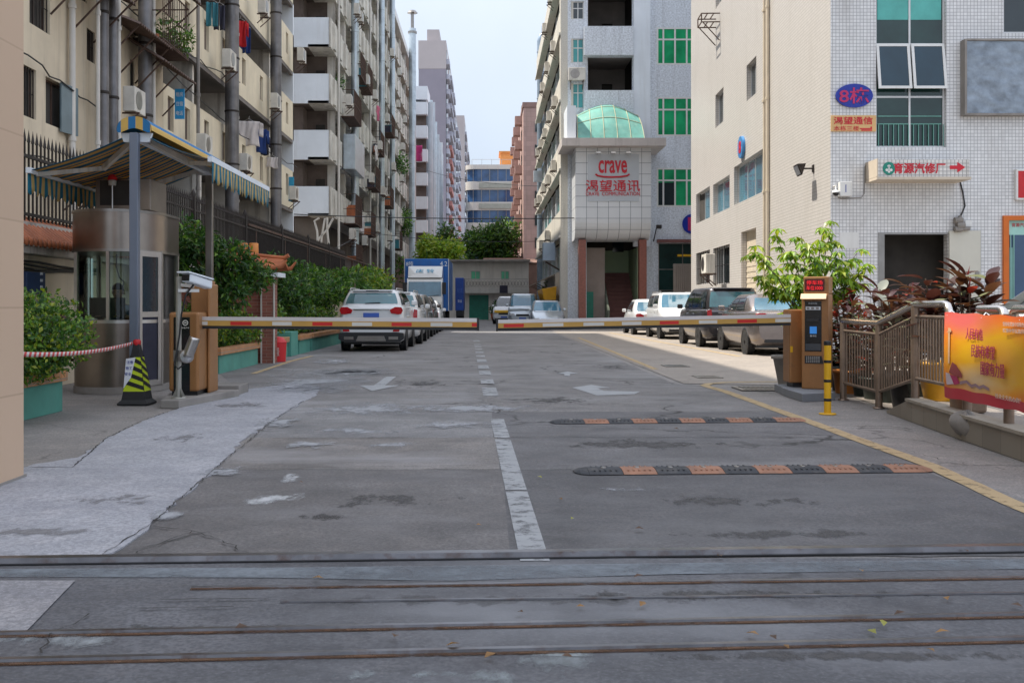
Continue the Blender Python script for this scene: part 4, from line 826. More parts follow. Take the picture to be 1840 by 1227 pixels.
for b in (34.9,40.2,47.2):
    mb=MB(); mb.box(XL-1.75,XL-.2,b-.1,b+.1,0,25.4); mb.box(XL-.19,XL+.03,b-.17,b+.17,0,bands[0][0]-.2); mb.build('cross_wall',M['grimy_white'],ty)
mb=MB(); mb.box(XL-1.75,XL-.0,51.78,51.98,0,25.4); mb.build('end_wall',M['panel_white'],ty)
mb=MB(); mb.box(XL-9,XL-1.76,31,51,0,25.3); mb.box(XL-9,XL-.3,-5.9,31,0,25.3); mb.build('inner_walls',M['brown_room'],ty)
for i in range(12):
    z=bands[i%3][1]+.05; y=(33,37.5,43.5,49.5)[i//3]; mb=MB(); mb.box(XL-1.755,XL-1.70,y,y+.9,z-1.4,z+.75); mb.build('gallery_door',M['glass_dark'],ty)
mb=MB(); mb.box(XL-9.2,XL+.2,-6.1,52.1,25.4,25.75); mb.build('roof',M['grey_concrete'],ty)
mb=MB(); mb.box(XL-.25,XL-.1,31,51.7,0,bands[0][0]-2.2); mb.build('ground_wall',M['grimy_white'],ty)
# tall grey exhaust ducts along the left facades
def duct(px,w_px,x,label,z0,z1,m,group,bands_=True,cap=False):
    y=x*F/(px-CX); rr=w_px*y/F/2; t=thing('exhaust_duct',label,'duct',(x,y,0),group)
    mb=MB(); mb.tube([(x,y,z0),(x,y,z1)],rr,14); mb.build('pipe',m,t)
    mb=MB(); n=int((z1-z0)/1.9)
    for i in range(n): z=z0+.6+i*1.9; mb.lathe([(rr+.012,0),(rr+.025,.03),(rr+.012,.07)],(x,y,z),14)
    mb.build('joint',M['iron'] if m is M['duct_grey'] else M['duct_light'],t)
    if cap: mb=MB(); mb.lathe([(rr*.45,z1),(rr*.45,z1+1.6)],(x,y,0),10); mb.lathe([(rr*1.5,z1+1.6),(rr*.9,z1+1.85),(0,z1+1.9)],(x,y,0),12); mb.lathe([(rr*1.25,z1-.5),(rr*1.25,z1-.3)],(x,y,0),12); mb.build('cap',M['steel_dark'],t)
    return t
dg='grey exhaust ducts on the cream tenement'
duct(186,19,-9.1,'sooty exhaust duct on the cream tenement, left of the close pair behind the awning',0,25,M['duct_grey'],dg)
duct(203,19,-9.1,'sooty exhaust duct on the cream tenement, right of the close pair behind the awning',0,25,M['duct_grey'],dg)
duct(261,25,-9.1,'single black stained exhaust duct just behind the blue awning post',0,25,M['duct_grey'],dg)
duct(417,25,-9.15,'wide grey exhaust duct with orange marks between the galleries',0,25,M['duct_grey'],dg)
duct(496,20,-9.15,'grey exhaust duct nearest the white balcony block',0,25,M['duct_grey'],dg)
def slim(px,x,label,m,r=.05,z0=0,z1=24,py=None):
    y=x*F/(px-CX); mb=MB(); mb.tube([(x,y,z0),(x,y,z1)],r,8)
    for z in range(2,int(z1),3): mb.lathe([(r+.02,0),(r+.02,.1)],(x,y,z),8)
    tag(mb.build('drainpipe',m),label,'drainpipe','pale drainpipes on the cream tenement')
slim(130,-9.38,'pale drainpipe between the open shutter and the paired ducts',M['pipe_white'],.075)
slim(176,-9.0,'slim pale pipe hugging the left side of the paired ducts',M['pipe_white'],.05)
slim(213,-9.0,'pale pipe hugging the right side of the paired ducts',M['pipe_white'],.06)
slim(276,-9.0,'pale pipe hugging the right side of the single black stained duct',M['pipe_white'],.055)
slim(356,-9.3,'thin grey pipe where the galleries begin',M['grey_concrete'],.06)
slim(427,-9.0,'white pipe hugging the duct with orange marks',M['pipe_white'],.045)
# sloping sheet canopies
def canopy(y0,y1,zw,zo,out,label):
    t=thing('sheet_canopy',label,'canopy',(XL,y0,zo),'rusty sheet canopies on the cream tenement'); x0,x1=XL+.01,XL+out
    mb=MB(); n=16
    mb.grid(lambda i,j:(x0+(x1-x0)*j,y0+(y1-y0)*i,zw+(zo-zw)*j+.03*(1 if int(i*32+.5)%2 else -1)),32,1,0,False); mb.build('sheet',mat('brown_sheet',(.12,.08,.065),.8,.1,.3,3),t,solid=.02)
    mb=MB()
    for y in (y0+.15,(y0+y1)/2,y1-.15): mb.bar((x1-.08,y,zo-.02),(x0+.02,y,zo-.95),.035)
    mb.build('strut',M['rust_iron'],t)
canopy(22.8,25.6,9.0,8.55,1.0,'rusty canopy above the windows near the left edge of the cream tenement')
canopy(25.9,28.6,8.6,8.2,1.0,'rusty canopy between the paired ducts and the single duct')
canopy(27.8,31.0,8.35,7.75,1.0,'rusty canopy right of the single duct, under the plant cage')
canopy(27.8,31.2,10.9,10.1,1.1,'upper rusty canopy right of the single duct near the top of the picture')
# plant cage
t=thing('plant_cage','iron window cage holding potted plants above a rusty canopy','cage',(XL,29.3,8.5)); mb=MB(); x1=XL+.8
for i in range(15):
    y=28.4+i*.17; mb.bar((x1,y,8.45),(x1,y,9.9),.02)
for z in (8.45,9.2,9.9): mb.bar((x1,28.35,z),(x1,30.85,z),.03); mb.bar((XL,28.35,z),(x1,28.35,z),.03); mb.bar((XL,30.85,z),(x1,30.85,z),.03)
mb.box(XL,x1,28.35,30.85,8.40,8.44); mb.build('bars',M['rust_iron'],t)
r=random.Random(21)
t=thing('potted_plant','trailing green plant in pots inside the window cage','plant',(XL+.5,29.6,8.45),'plants on the left facades'); mb=MB(); foliage(mb,[(XL+.6,29.0,8.9,.4,.5,.35),(XL+.75,30.2,8.85,.4,.6,.4)],420,.13,[3,2,1],r); mb.build('foliage',[LF['mid'],LF['olive'],LF['light']],t)
mb=MB()
for y in (28.8,29.4,30.2): mb.lathe([(.09,8.442),(.13,8.66),(.12,8.66),(.0,8.64)],(XL+.45,y,0),10)
mb.build('pot',M['terracotta'],t)
# ---- laundry -----------------------------------------------------------------------------------
def garment(loc,yaw,wd,ht,m,label,kind='shirt',seed=1):
    t=thing('garment',label,'laundry',(0,0,0),'laundry hanging on the left galleries')
    mb=MB(); ph=seed*1.7
    def cloth(i,j):
        x=(i-.5)*wd*(1-.12*math.sin(math.pi*j)); return (x,.05*math.sin(i*9+ph)*(.3+j)+.02*math.sin(i*23+j*5+ph),-ht*j+.04*math.sin(i*4+ph)*j)
    mb.grid(cloth,18,10)
    if kind=='shirt':
        for s in (-1,1): mb.grid(lambda i,j:(s*(wd*.44+.2*i*wd)+s*.02,.04*math.sin(j*7+ph),-.03-ht*.55*j-.06*i),4,6)
    if kind=='trousers':
        mb=MB()
        for s in (-1,1): mb.grid(lambda i,j:(s*wd*.26+(i-.5)*wd*.44,.05*math.sin(i*6+ph+j*2),-ht*j),8,12)
    mb.build('cloth',m,t,solid=.012)
    mb=MB(); mb.tube([(-.2,0,-.02),(0,0,.1),(.2,0,-.02)],.008,5); mb.tube([(0,0,.1),(.02,0,.2)],.008,5); mb.build('hanger',M['steel'],t)
    t.location=loc; t.rotation_euler=(0,0,yaw); return t
def gl(px,py,dx=.12): y=(XL+dx)*F/(px-CX); return P(px,py,y)
M['cl_red']=mat('cl_red',(.5,.015,.02),.9,0,.1,3); M['cl_blue']=mat('cl_blue',(.02,.05,.19),.9,0,.2,3); M['cl_white']=mat('cl_white',(.62,.57,.55),.9,0,.1,3); M['cl_teal']=mat('cl_teal',(.04,.18,.22),.9,0,.2,3); M['cl_dark']=mat('cl_dark',(.03,.03,.05),.9,0,.3,3); M['cl_pink']=mat('cl_pink',(.5,.12,.2),.9,0,.2,3)
ya=R(12)
garment(gl(432,38),ya,.45,.95,M['cl_red'],'red shirt drying on an upper gallery beside the wide duct','shirt',1)
garment(gl(441,50),ya,.4,1.0,M['cl_blue'],'navy trousers drying next to the red shirt','trousers',2)
garment(gl(447,218),ya,.85,1.0,M['cl_white'],'pale wide shirt drying on the lower gallery','shirt',3)
garment(gl(466,232),ya,.6,1.0,M['cl_blue'],'navy jacket drying next to the pale shirt','shirt',4)
garment(gl(474,244),ya,.4,.8,M['cl_dark'],'black garment drying at the end of the lower gallery laundry','shirt',5)
garment(gl(381,5,.3),ya,.4,.8,M['cl_teal'],'teal garment drying near the top, left of the wide duct','trousers',6)
garment(gl(394,10,.3),ya,.4,.85,M['cl_dark'],'dark trousers drying near the top, left of the wide duct','trousers',7)
garment(gl(489,283,.3),ya,.5,.45,M['cl_white'],'grey cloth over the gallery parapet beside the last grey duct','cloth',8)
# blue notice boards
o=gl(322,183,.6); t=thing('notice_board','bright blue notice board with pale characters hung on the cream tenement','sign',o); mb=MB(); y0=o[1]; x0=XL+.15; x1=x0+.42
xa,za=P(314,160,30.5)[0],P(314,160,30.5)[2]; xb,zb_=P(331,214,30.5)[0],P(331,214,30.5)[2]
mb.box(xa,xb,30.5,30.55,zb_,za); mb.build('board',mat('cyan_board',(.02,.30,.62),.5,0,.1,3),t)
for k,s in enumerate(('租房','住宿','电话')): text(s,M['white_paint'],t,((xa+xb)/2,30.498,za-.16-.27*k),X3,Z3,.2,.13,.004)
xa,za=P(519,318,50.5)[0],P(519,318,50.5)[2]; xb,zb_=P(528,362,50.5)[0],P(528,362,50.5)[2]
t=thing('notice_board','small blue hanging board beside the white balcony block','sign',(xa,50.5,zb_)); mb=MB(); mb.box(xa,xb,50.5,50.55,zb_,za); mb.build('board',mat('cyan_board2',(.03,.33,.55),.5,0,.15,3),t)
# ---- white balcony block ----------------------------------------------------------------------
XW=-8.28; YW=56.0; OW=(XW,YW); tw=thing('balcony_block','white multi storey block with stacked balcony boxes and grimy side facade','building',(XW,YW,0))
pz0,pz1=P(0,388,56)[2],P(0,335,56)[2]; pt=2.98; NFL=7
for k in range(NFL):
    z0,z1=pz0+pt*k,pz1+pt*k
    mb=MB(); mb.box(-10.4,XW-.08,YW,YW+.12,z0,z1); bp=mb.build('balcony_front',M['panel_white'],tw)
    mb=MB(); mb.box(-10.4,XW-.1,YW+.12,YW+2.2,z0+.02,z0+.16); mb.box(-10.4,XW-.1,YW+2.2,YW+2.3,z0+.16,z0+pt); mb.box(-10.4,-9.9,YW+.9,YW+2.19,z0+.17,z0+pt-.01); mb.build('balcony_room',M['brown_room'],tw)
    mb=MB(); mb.box(-9.4,-8.9,YW+2.14,YW+2.19,z0+.2,z0+2.2); mb.build('balcony_door',M['dark_room'],tw)
    for b in range(10):
        y0=YW+(0 if b==0 else b*6.6); y1=YW+(b+1)*6.6-.02; u0,u1=y0-YW,y1-YW
        mb=MB(); mb.ubox(OW,(0,1),(1,0),u0,u1,-.1,0,z0,z1); mb.ubox(OW,(0,1),(1,0),u0,u1,-1.2,-.11,z0-.002,z0+.14)
        nf=3 if b<5 else 2
        for j in range(nf):
            u=u0+(u1-u0)*(j+.5)/nf; mb.ubox(OW,(0,1),(1,0),u-.35,u+.35,.003,.12,z0+.06,z1-.12)
        for u in (u0+2.3 if b==0 else u0+.1,u1-.35): mb.ubox(OW,(0,1),(1,0),u-.12,u+.12,-.5,-.105,z1+.01,z0+pt-.01)
        mb.build('balcony',M['grimy_white'],tw)
        if b<9: win(tw,OW,(0,1),(1,0),u0+(2.5 if b==0 else .3),u1-.5,z1-.6,z0+pt-.03,set_=1.1,vm=(.3,.6),frame='grey_concrete',pane='dark_room',fw=.1)
mb=MB(); mb.box(-19,XW-1.25,YW+2.3,122,0,pz0+pt*NFL+.2); mb.build('inner_walls',M['brown_room'],tw)
mb=MB(); mb.box(-19,XW-.3,YW+1,122,0,.01+2.9); mb.build('ground_floor',mat('dirty_brown',(.16,.13,.11),.9,0,.3,1,streak=.4),tw)
mb=MB(); mb.box(-19,XW+.1,YW,122.1,pz0+pt*NFL+.2,pz0+pt*NFL+.9); mb.build('roof',M['white_paint'],tw)
mb=MB(); mb.box(-10.4,XW-.5,YW+1.2,YW+2.25,0,pz0); mb.build('back_wall',mat('grey_brown',(.18,.155,.135),.9,0,.2,1,streak=.4),tw)
dl_='pale exhaust ducts on the balcony block'
duct(638,14,-7.95,'pale metal duct on the balcony block, nearest the corner boxes',0,27,M['duct_light'],dl_)
duct(686,10.5,-7.9,'pale metal duct in the middle of the balcony block side',0,28,M['duct_light'],dl_)
duct(705,9.5,-7.85,'pale metal duct right beside the middle duct of the balcony block',0,28,M['duct_light'],dl_)
duct(741,13,-7.7,'pale metal chimney duct with a flat cap at the far end of the balcony block',0,29.8,M['duct_light'],dl_,cap=True)
for px,lab in ((607,'white plastic pipe along the corner of the balcony block'),(664,'white plastic pipe left of the middle ducts of the balcony block'),(677,'second white plastic pipe, hugging the middle duct')):
    y=-8.15*F/(px-CX); mb=MB(); mb.tube([(-8.1,y,0),(-8.1,y,26)],.07,8); tag(mb.build('drainpipe',M['pipe_white']),lab,'drainpipe','white pipes on the balcony block')
# branching drain pipes under the lowest box
t=thing('drain_pipe','white branching drain pipes below the lowest balcony box','drainpipe',P(575,440,55.8)); mb=MB(); f=lambda x,y:P(x,y,55.9)
for pts in ([(574,392),(565,397),(570,415),(571,432),(571,448)],[(599,392),(588,413),(574,428),(571,434)],[(588,391),(588,415),(592,450)],[(584,392),(579,420),(576,447)]): mb.tube([f(*q) for q in pts],.06,7)
mb.build('pipe',M['pipe_white'],t)
# clutter on the facade: cages, plants, cloth
def cage(y,z,w_,h_,out,label,m='rust_iron',fill=True):
    t=thing('window_cage',label,'cage',(XW,y,z),'window cages on the balcony block'); mb=MB(); n=int(w_/.18)
    for i in range(n+1):
        yy=y+w_*i/n; mb.bar((XW+out,yy,z),(XW+out,yy,z+h_),.025)
    for zz in (z,z+h_*.5,z+h_): mb.bar((XW+out,y,zz),(XW+out,y+w_,zz),.035); mb.bar((XW,y,zz),(XW+out,y,zz),.035); mb.bar((XW,y+w_,zz),(XW+out,y+w_,zz),.035)
    mb.build('bars',M[m],t); mb=MB(); mb.box(XW+.005,XW+out,y,y+w_,z-.05,z-.005); mb.build('floor',M['rust_iron'],t)
    if fill:
        mb=MB(); r=random.Random(int(y*10)); 
        for _ in range(9): a=r.uniform(.1,w_-.5); mb.box(XW+.1,XW+out-.1,y+a,y+a+r.uniform(.2,.4),z,z+r.uniform(.2,h_*.7),r.randrange(4))
        mb.build('stored_goods',[M['grimy_white'],M['cl_dark'],M['terracotta'],M['cl_teal']],t)
cage(60,12.0,3.4,1.5,.75,'crowded iron cage full of household goods high on the balcony block near the corner')
cage(67.5,15.2,2.6,1.5,.7,'iron cage on the balcony block beyond the first pale duct')
cage(72,9.3,3.2,1.5,.7,'iron cage with goods between the pale ducts of the balcony block')
cage(61,6.0,3.2,1.7,.7,'dark iron cage low on the balcony block beside the corner')
cage(60.5,3.2,3.0,1.6,.8,'lowest dark iron cage on the balcony block above the fence')
t=thing('metal_box','grey sheet metal enclosure hung on the balcony block side','enclosure',(XW,60,9.2)); mb=MB(); mb.box(XW+.125,XW+.8,60,64.6,9.0,11.0); mb.build('box',M['duct_light'],t,bevel=.03)
for y,z,n_,lab in ((99,15.0,260,'green plant hanging from an upper far balcony of the balcony block'),(104,9.8,500,'large trailing green plant on a far balcony of the balcony block'),(98,5.0,180,'small green plant on a low far balcony of the balcony block'),(58.6,13.7,120,'small green plant on a corner balcony of the balcony block')):
    mb=MB(); r=random.Random(int(y)); foliage(mb,[(XW+.25,y,z,.5,2.2,.9),(XW+.3,y+1.5,z-.7,.5,1.6,1.0)] if n_>150 else [(XW+.1,y,z,.3,.5,.3)],n_,.3 if n_>150 else .16,[3,2,1],r); tag(mb.build('hanging_plant',[LF['mid'],LF['dark'],LF['light']]),lab,'plant','plants on the left facades')
r=random.Random(31)
for i,(y,z,m_,lab) in enumerate(((63.5,13.4,'cl_dark','dark cloth drying high on the balcony block'),(76,15.6,'cl_pink','pink cloth drying between ducts of the balcony block'),(75,12.6,'cl_white','white shirt drying between ducts of the balcony block'),(66,6.9,'cl_white','white cloth drying low on the balcony block'))):
    garment((XW+.45,y,z),R(80),.7,1.1,M[m_],lab,'shirt',i+20)
# ---- farther buildings ------------------------------------------------------------------------
tp=thing('pipe_block','pale bluish block with rounded balconies and many vertical pipes beyond the balcony block','building',(-8,128,0)); YB=128.0
xl_,xr_=P(747,0,YB)[0],P(768,0,YB)[0]; zt=P(0,164,YB)[2]
mb=MB(); mb.box(-20,xr_-.9,YB+1.4,176,0,zt-1); mb.build('wall',mat('blue_grey',(.36,.42,.48),.7,0,.15,1,streak=.3),tp)
npz=9; ph=(zt)/ (npz+.5)
for i in range(npz):
    z=1.5+i*ph; mb=MB(); mb.box(xl_-2,xr_,YB,YB+1.4,z,z+ph*.52); mb.build('balcony',M['panel_white'],tp); mb=MB(); mb.box(xl_-2,xr_-.2,YB+.9,YB+1.39,z+ph*.52,z+ph); mb.build('opening',M['brown_room'],tp)
mb=MB(); mb.box(-20,xr_,YB,YB+6,zt-1,zt+.6); mb.build('roof',M['panel_white'],tp)
r=random.Random(8)
for i,px in enumerate((771,774,778,781,784,787,790,793)):
    y=YB+3+i*6; x=(px-CX)*y/F; mb=MB(); mb.tube([(x,y,0),(x,y,zt+r.uniform(-1.5,1.5))],r.uniform(.25,.5),8); mb.box(x-1.6,x-.1,y-.2,y+3,0,zt-r.uniform(1,3)); mb.build('pipe_stack',M['duct_light'] if i%2 else mat('pale_blue_band',(.46,.52,.57),.6,0,.1,1,streak=.3),tp)
    for z in (6,12,18,24):
        mb=MB(); mb.box(x-.5,x-.05,y-.28,y-.2,z,z+1.6); mb.build('window',M['glass_dark'],tp)
o=P(742,290,127); t=thing('hanging_banner','magenta cloth with a white pattern hanging on a balcony near the tall chimney duct','banner',o); mb=MB(); mb.grid(lambda i,j:(P(742,0,127)[0]+.05*math.sin(i*9)+1.1*i,127-.1*math.sin(i*7),P(0,290,127)[2]+1.9*j),10,8); mb.build('cloth',mat('magenta_cloth',(.45,.03,.16),.8,0,.1,3,dirt=(1.1,.5,.9),dirtc=(.6,.55,.58)),t,solid=.03)
def tower(name,label,x0,x1,y0,y1,h,wall,n,bands_,top=None,winm='glass_dark'):
    t=thing(name,label,'tower',(x1,y0,0),'tower blocks in the distance'); mb=MB(); mb.box(x0,x1,y0,y1,0,h); mb.build('wall',wall,t)
    if top: mb=MB(); mb.box(x0-.05,x1+.05,y0-.05,y1,h-top[0],h+.3); mb.build('top_storeys',top[1],t); mb=MB(); mb.box(x0+(x1-x0)*.3,x1-(x1-x0)*.25,y0+1,y1-4,h+.3,h+2.8); mb.build('roof_house',top[1],t)
    fl=(h-3)/n
    for j,(u0,u1) in enumerate(bands_):
        for i in range(n):
            z=2+i*fl; mb=MB(); mb.box(x1+.06,x1+.12,y0+(y1-y0)*u0,y0+(y1-y0)*u1,z+.8,z+fl*.85); wo=mb.build('window',M[winm],t)
            mb=MB(); mb.box(x1+.06,x1+.7,y0+(y1-y0)*u0-.4,y0+(y1-y0)*u1+.4,z-.3,z+.72); mb.build('balcony',(M['coral'] if i<n*.65 and j==1 else M['tower_pale']),t)
    return t
M['tower_mauve']=mat('tower_mauve',(.27,.25,.295),.8,0,.06,.3); M['tower_beige']=mat('tower_beige',(.44,.40,.40),.8,0,.05,.3); M['coral']=mat('coral',(.46,.20,.18),.8,0,.08,1); M['tower_pale']=mat('tower_pale',(.42,.43,.50),.8,0,.06,.5); M['tower_grey']=mat('tower_grey',(.40,.40,.44),.8,0,.06,.3)
ht=P(0,76,215)[2]
tower('tower_block','mauve and beige tower block, tallest on the left behind the low roofs',-13.9,-8.35,215,262,ht,M['tower_mauve'],17,[(.02,.12),(.35,.62),(.75,.95)],(P(0,76,215)[2]-P(0,124,215)[2],M['tower_beige']))
tower('tower_block','slim mauve grey tower behind the tallest tower, with dark window columns',-20,-8.6,285,345,P(0,200,285)[2],M['tower_grey'],16,[(.1,.3),(.5,.7)],(26,M['tower_grey']))
tower('tower_block','farthest pale grey tower stepping down towards the curved office building',-22,-8.3,385,560,P(0,222,400)[2],M['tower_grey'],17,[(.05,.15),(.35,.5)],(30,M['tower_beige']))
# curved office building with ribbon windows
YO=160; to=thing('office_building','office building with rounded white bands and blue ribbon windows','building',(0,YO,0)); x0,x1=P(836,0,YO)[0],P(1010,0,YO)[0]
def rounded(x0,x1,y0,y1,r_): 
    pts=[]
    for i in range(7): t_=math.pi+math.pi/2*i/6; pts.append((x0+r_+r_*math.cos(t_),y0+r_+r_*math.sin(t_)))
    return pts+[(x1,y0),(x1,y1),(x0,y1)]
lv=[(296,304,'w'),(304,326,'g'),(326,341,'w'),(341,363,'g'),(363,378,'w'),(378,400,'g'),(400,417,'w'),(417,440,'g'),(440,452,'w'),(452,500,'g')]
M['office_white']=mat('office_white',(.68,.63,.57),.6,0,.06,.5,0,60,.2,dirtc=(.6,.35,.2)); M['office_glass']=glassmat('office_glass',(.03,.085,.2),.06,.8,.4)
for a,b,c in lv:
    z1,z0=P(0,a,YO)[2],P(0,b,YO)[2]; mb=MB(); ins=0 if c=='w' else .25
    mb.prism(rounded(x0+ins,x1,YO+ins,YO+20,1.6),'z',max(z0,0),z1-.001); o=mb.build('spandrel' if c=='w' else 'ribbon_window',M['office_white'] if c=='w' else M['office_glass'],to)
    if c=='g':
        mb=MB()
        for i in range(11): x=x0+1.2+i*1.25; mb.box(x-.04,x+.04,YO+ins-.05,YO+ins-.005,max(z0,0),z1-.002)
        mb.build('mullion',M['steel_dark'],o)
    elif a in (326,363,400):
        mb=MB(); mb.box(x0+2.1,x0+7.2,YO-.2,YO-.004,z0+.25,z1-.25); mb.build('louvre',mat('louvre_grey',(.4,.4,.34),.7),o)
a=P(899,275,YO+3); b=P(940,296,YO+3); mb=MB(); mb.box(a[0],b[0],YO+3,YO+9,b[2]-1,a[2]); mb.box(a[0]-.2,b[0],YO+2.8,YO+9,a[2],a[2]+.25); mb.build('roof_house',mat('roof_orange',(.62,.25,.07),.7,0,.05,1),to)
mb=MB(); zr=P(0,296,YO)[2]
for i in range(8): x=x0+1+i*1.5; mb.bar((x,YO+1,zr),(x,YO+1,zr+.9),.06)
mb.bar((x0+1,YO+1,zr+.9),(x0+12,YO+1,zr+.9),.06); mb.build('roof_railing',M['steel'],to)
# pink tower
YP=108; tk=thing('pink_tower','pink tiled residential block with small dark windows left of the factory','building',(3.7,YP,0)); x0=P(940.5,0,YP)[0]; hp=P(0,193,YP)[2]
mb=MB(); mb.box(x0,16,YP,142,0,hp); mb.build('wall',tilemat('pink_tile',(.52,.345,.30),(.42,.29,.25),.5,.03,.08,.7,.25),tk); mb=MB(); mb.box(x0-.1,16,YP-.1,142,hp,hp+.5); mb.build('roof',mat('pink_cap',(.32,.2,.17),.8),tk)
for i,(a,b) in enumerate(((260,280),(302,322),(343,364),(386,406),(427,446),(220,238))):
    z1,z0=P(0,a,YP)[2],P(0,b,YP)[2]; win(tk,(x0,YP),(1,0),(0,-1),P(961,0,YP)[0]-x0,P(971,0,YP)[0]-x0,z0,z1,set_=-.04,vm=(.5,),frame='steel_dark',pane='glass_dark')
for i in range(8):
    z=2.2+i*2.6
    for y in (112,119,126,134):
        mb=MB(); mb.box(x0-.75,x0-.005,y,y+1.6,z,z+.9); b_=mb.build('balcony',mat('pink_balc',(.46,.31,.27),.8) if i==0 and y==112 else bpy.data.materials['pink_balc'],tk); mb=MB(); mb.box(x0-.06,x0-.004,y,y+1.6,z+.92,z+2.0); mb.build('opening',M['dark_room'],tk)
o=thing('exhaust_duct','tall blue grey duct with bent top beside the pink block','duct',(P(971,0,91)[0],91,0),None); mb=MB(); x=P(971,0,91)[0]; zt=P(0,62,91)[2]; mb.tube([(x,91,0),(x,91,zt-.6),(x+.1,91,zt-.2),(x+.45,91,zt)],.29,12); mb.build('pipe',mat('duct_blue',(.30,.38,.46),.4,.4,.12,2,streak=.2),o)
mb=MB()
for z in range(1,24,2): mb.lathe([(.31,0),(.325,.05),(.31,.1)],(x,91,z),12)
mb.build('joint',M['duct_light'],o); mb=MB(); q=P(971,316,90.6); mb.box(q[0]-.6,q[0]+.45,90.3,90.7,q[2]-.55,q[2]+.4); mb.build('box',M['panel_white'],o)
# two-storey end building
YE=92.0; te=thing('end_building','low two storey building with a balcony and a green garage door closing the street','building',(-3,YE,0)); OE=(P(796,0,YE)[0],YE); q=lambda px:P(px,0,YE)[0]-OE[0]; zz=lambda py:P(0,py,YE)[2]
gd=(q(843),q(878),.02,zz(530)); w1=(q(846),q(863),zz(503),zz(487)); w2=(q(900),q(915),zz(503),zz(487)); dr=(q(888),q(907),.02,zz(538))
mb=MB(); mb.holed((*OE,0),UF,NF,q(950),zz(470),[gd,w1,w2,dr],.25); mb.build('front_wall',mat('end_wall_mat',(.64,.60,.55),.8,0,.08,1,streak=.25),te)
mb=MB(); mb.box(OE[0],OE[0]+q(950),YE+.3,YE+7,0,zz(471)); mb.build('inner_walls',M['dark_room'],te)
mb=MB(); mb.box(OE[0]-.2,OE[0]+q(952),YE-.9,YE+7,zz(470),zz(467)); mb.build('roof',M['grey_concrete'],te)
mb=MB(); mb.box(P(833,0,YE)[0],P(950,0,YE)[0],YE-1.0,YE-.003,zz(527),zz(518)); mb.build('balcony',mat('slab_white',(.5,.48,.45),.8,0,.08,1,streak=.3),te)
mb=MB(); xa,xb=P(833,0,YE-.9)[0],P(948,0,YE-.9)[0]; zl,zh=zz(518),zz(502)
mb.bar((xa,YE-.95,zh),(xb,YE-.95,zh),.05); mb.bar((xa,YE-.95,zl+.08),(xb,YE-.95,zl+.08),.04)
n=60
for i in range(n+1):
    x=xa+(xb-xa)*i/n; mb.bar((x,YE-.95,zl),(x,YE-.95,zh),.02)
for i in range(20):
    x=xa+(xb-xa)*(i+.5)/20; mb.tube([(x+.12*math.cos(t_*math.pi/4),YE-.95,(zl+zh)/2+.22*math.sin(t_*math.pi/4)) for t_ in range(9)],.018,4,caps=False)
mb.build('railing',M['steel_dark'],te)
mb=MB(); mb.ubox(OE,UF,NF,gd[0],gd[1],-.2,-.12,.02,gd[3])
for i in range(9): mb.ubox(OE,UF,NF,gd[0],gd[1],-.12,-.10,.1+i*.23,.2+i*.23)
mb.build('garage_door',M['green_door'],te)
for w_ in (w1,w2): win(te,OE,UF,NF,*w_,set_=.1,vm=(.5,),pane='glass_green',frame='steel_dark')
win(te,OE,UF,NF,*dr,set_=.1,vm=(.5,),hm=(.5,),pane='glass_dark',frame='steel_dark')
o=P(905,514,YE-1.05); mb=MB(); mb.box(o[0]-.35,o[0]+.35,YE-1.07,YE-1.0,o[2]-.6,o[2]+.05); tag(mb.build('cloth_sheet',M['cl_dark']),'dark cloth hung over the balcony railing of the end building','laundry')
# shed roofs behind it
mb=MB(); a=P(868,452,100); b=P(990,468,100); mb.prism([(100,b[2]-.2),(112,a[2]),(112,b[2]-.3)],'x',a[0],b[0]); mb.box(a[0],b[0],100.2,112,0,b[2]-.3); tag(mb.build('shed_roof',mat('shed_rust',(.22,.13,.1),.8,.1,.2,1)),'low rusty roofed shed behind the end building','shed')
# overhead wires
def wire(a,b,sag,label,r_=.018):
    a,b=V3(a),V3(b); pts=[a+(b-a)*(i/24)-Vector((0,0,sag*4*(i/24)*(1-i/24))) for i in range(25)]; mb=MB(); mb.tube(pts,r_,5); tag(mb.build('overhead_wire',M['black']),label,'wire','overhead wires across the street')
wire(P(500,384,54),P(1032,392,57.5),.12,'black overhead wire crossing the street just above the parked truck',.028)
wire(P(640,415,60),P(1030,430,62),.35,'thin sagging wire crossing the street below the thick overhead wire',.015)

# more life on the left facades
r=random.Random(77); pro=None
for i in range(22):
    y=58.5+i*1.9+r.uniform(-.5,.5); k=r.randrange(0,6); z=pz0+pt*k+r.choice((.35,-1.0,.4)); 
    if pro is None: pro=ac_unit((0,0,0),0,'weathered air conditioner outdoor unit hung on the side of the balcony block','air conditioners on the balcony block'); c=pro
    else: c=copy_tree(pro)
    c.location=(XW+.48,y,z); c.rotation_euler=(0,0,R(90))
pro=None
for i,(y,z) in enumerate(((22.9,3.9),(26.6,6.3),(33.2,6.2),(36.4,9.6),(38.9,6.4),(42.0,13.0),(44.4,9.7),(48.6,6.3),(50.6,13.1),(24.6,9.9))):
    if pro is None: pro=ac_unit((0,0,0),0,'grey air conditioner outdoor unit hung on the plaster of the cream tenement','air conditioners on the cream tenement'); c=pro
    else: c=copy_tree(pro)
    c.location=(XL+.48,y,z-.2); c.rotation_euler=(0,0,R(90))
for i,(y0,y1,z0,z1) in enumerate(((20,31,6.6,6.2),(22,40,9.2,9.7),(31,52,8.2,8.1),(18,30,4.6,4.9))):
    mb=MB(); mb.tube([(XL+.12+.05*math.sin(j*2),y0+(y1-y0)*j/20,z0+(z1-z0)*j/20-.35*math.sin(math.pi*j/20)+.05*math.sin(j*2.3+i)) for j in range(21)],.018,5); tag(mb.build('facade_cable',M['black']),'loose black cable sagging across the front of the cream tenement','cable','cables on the cream tenement')
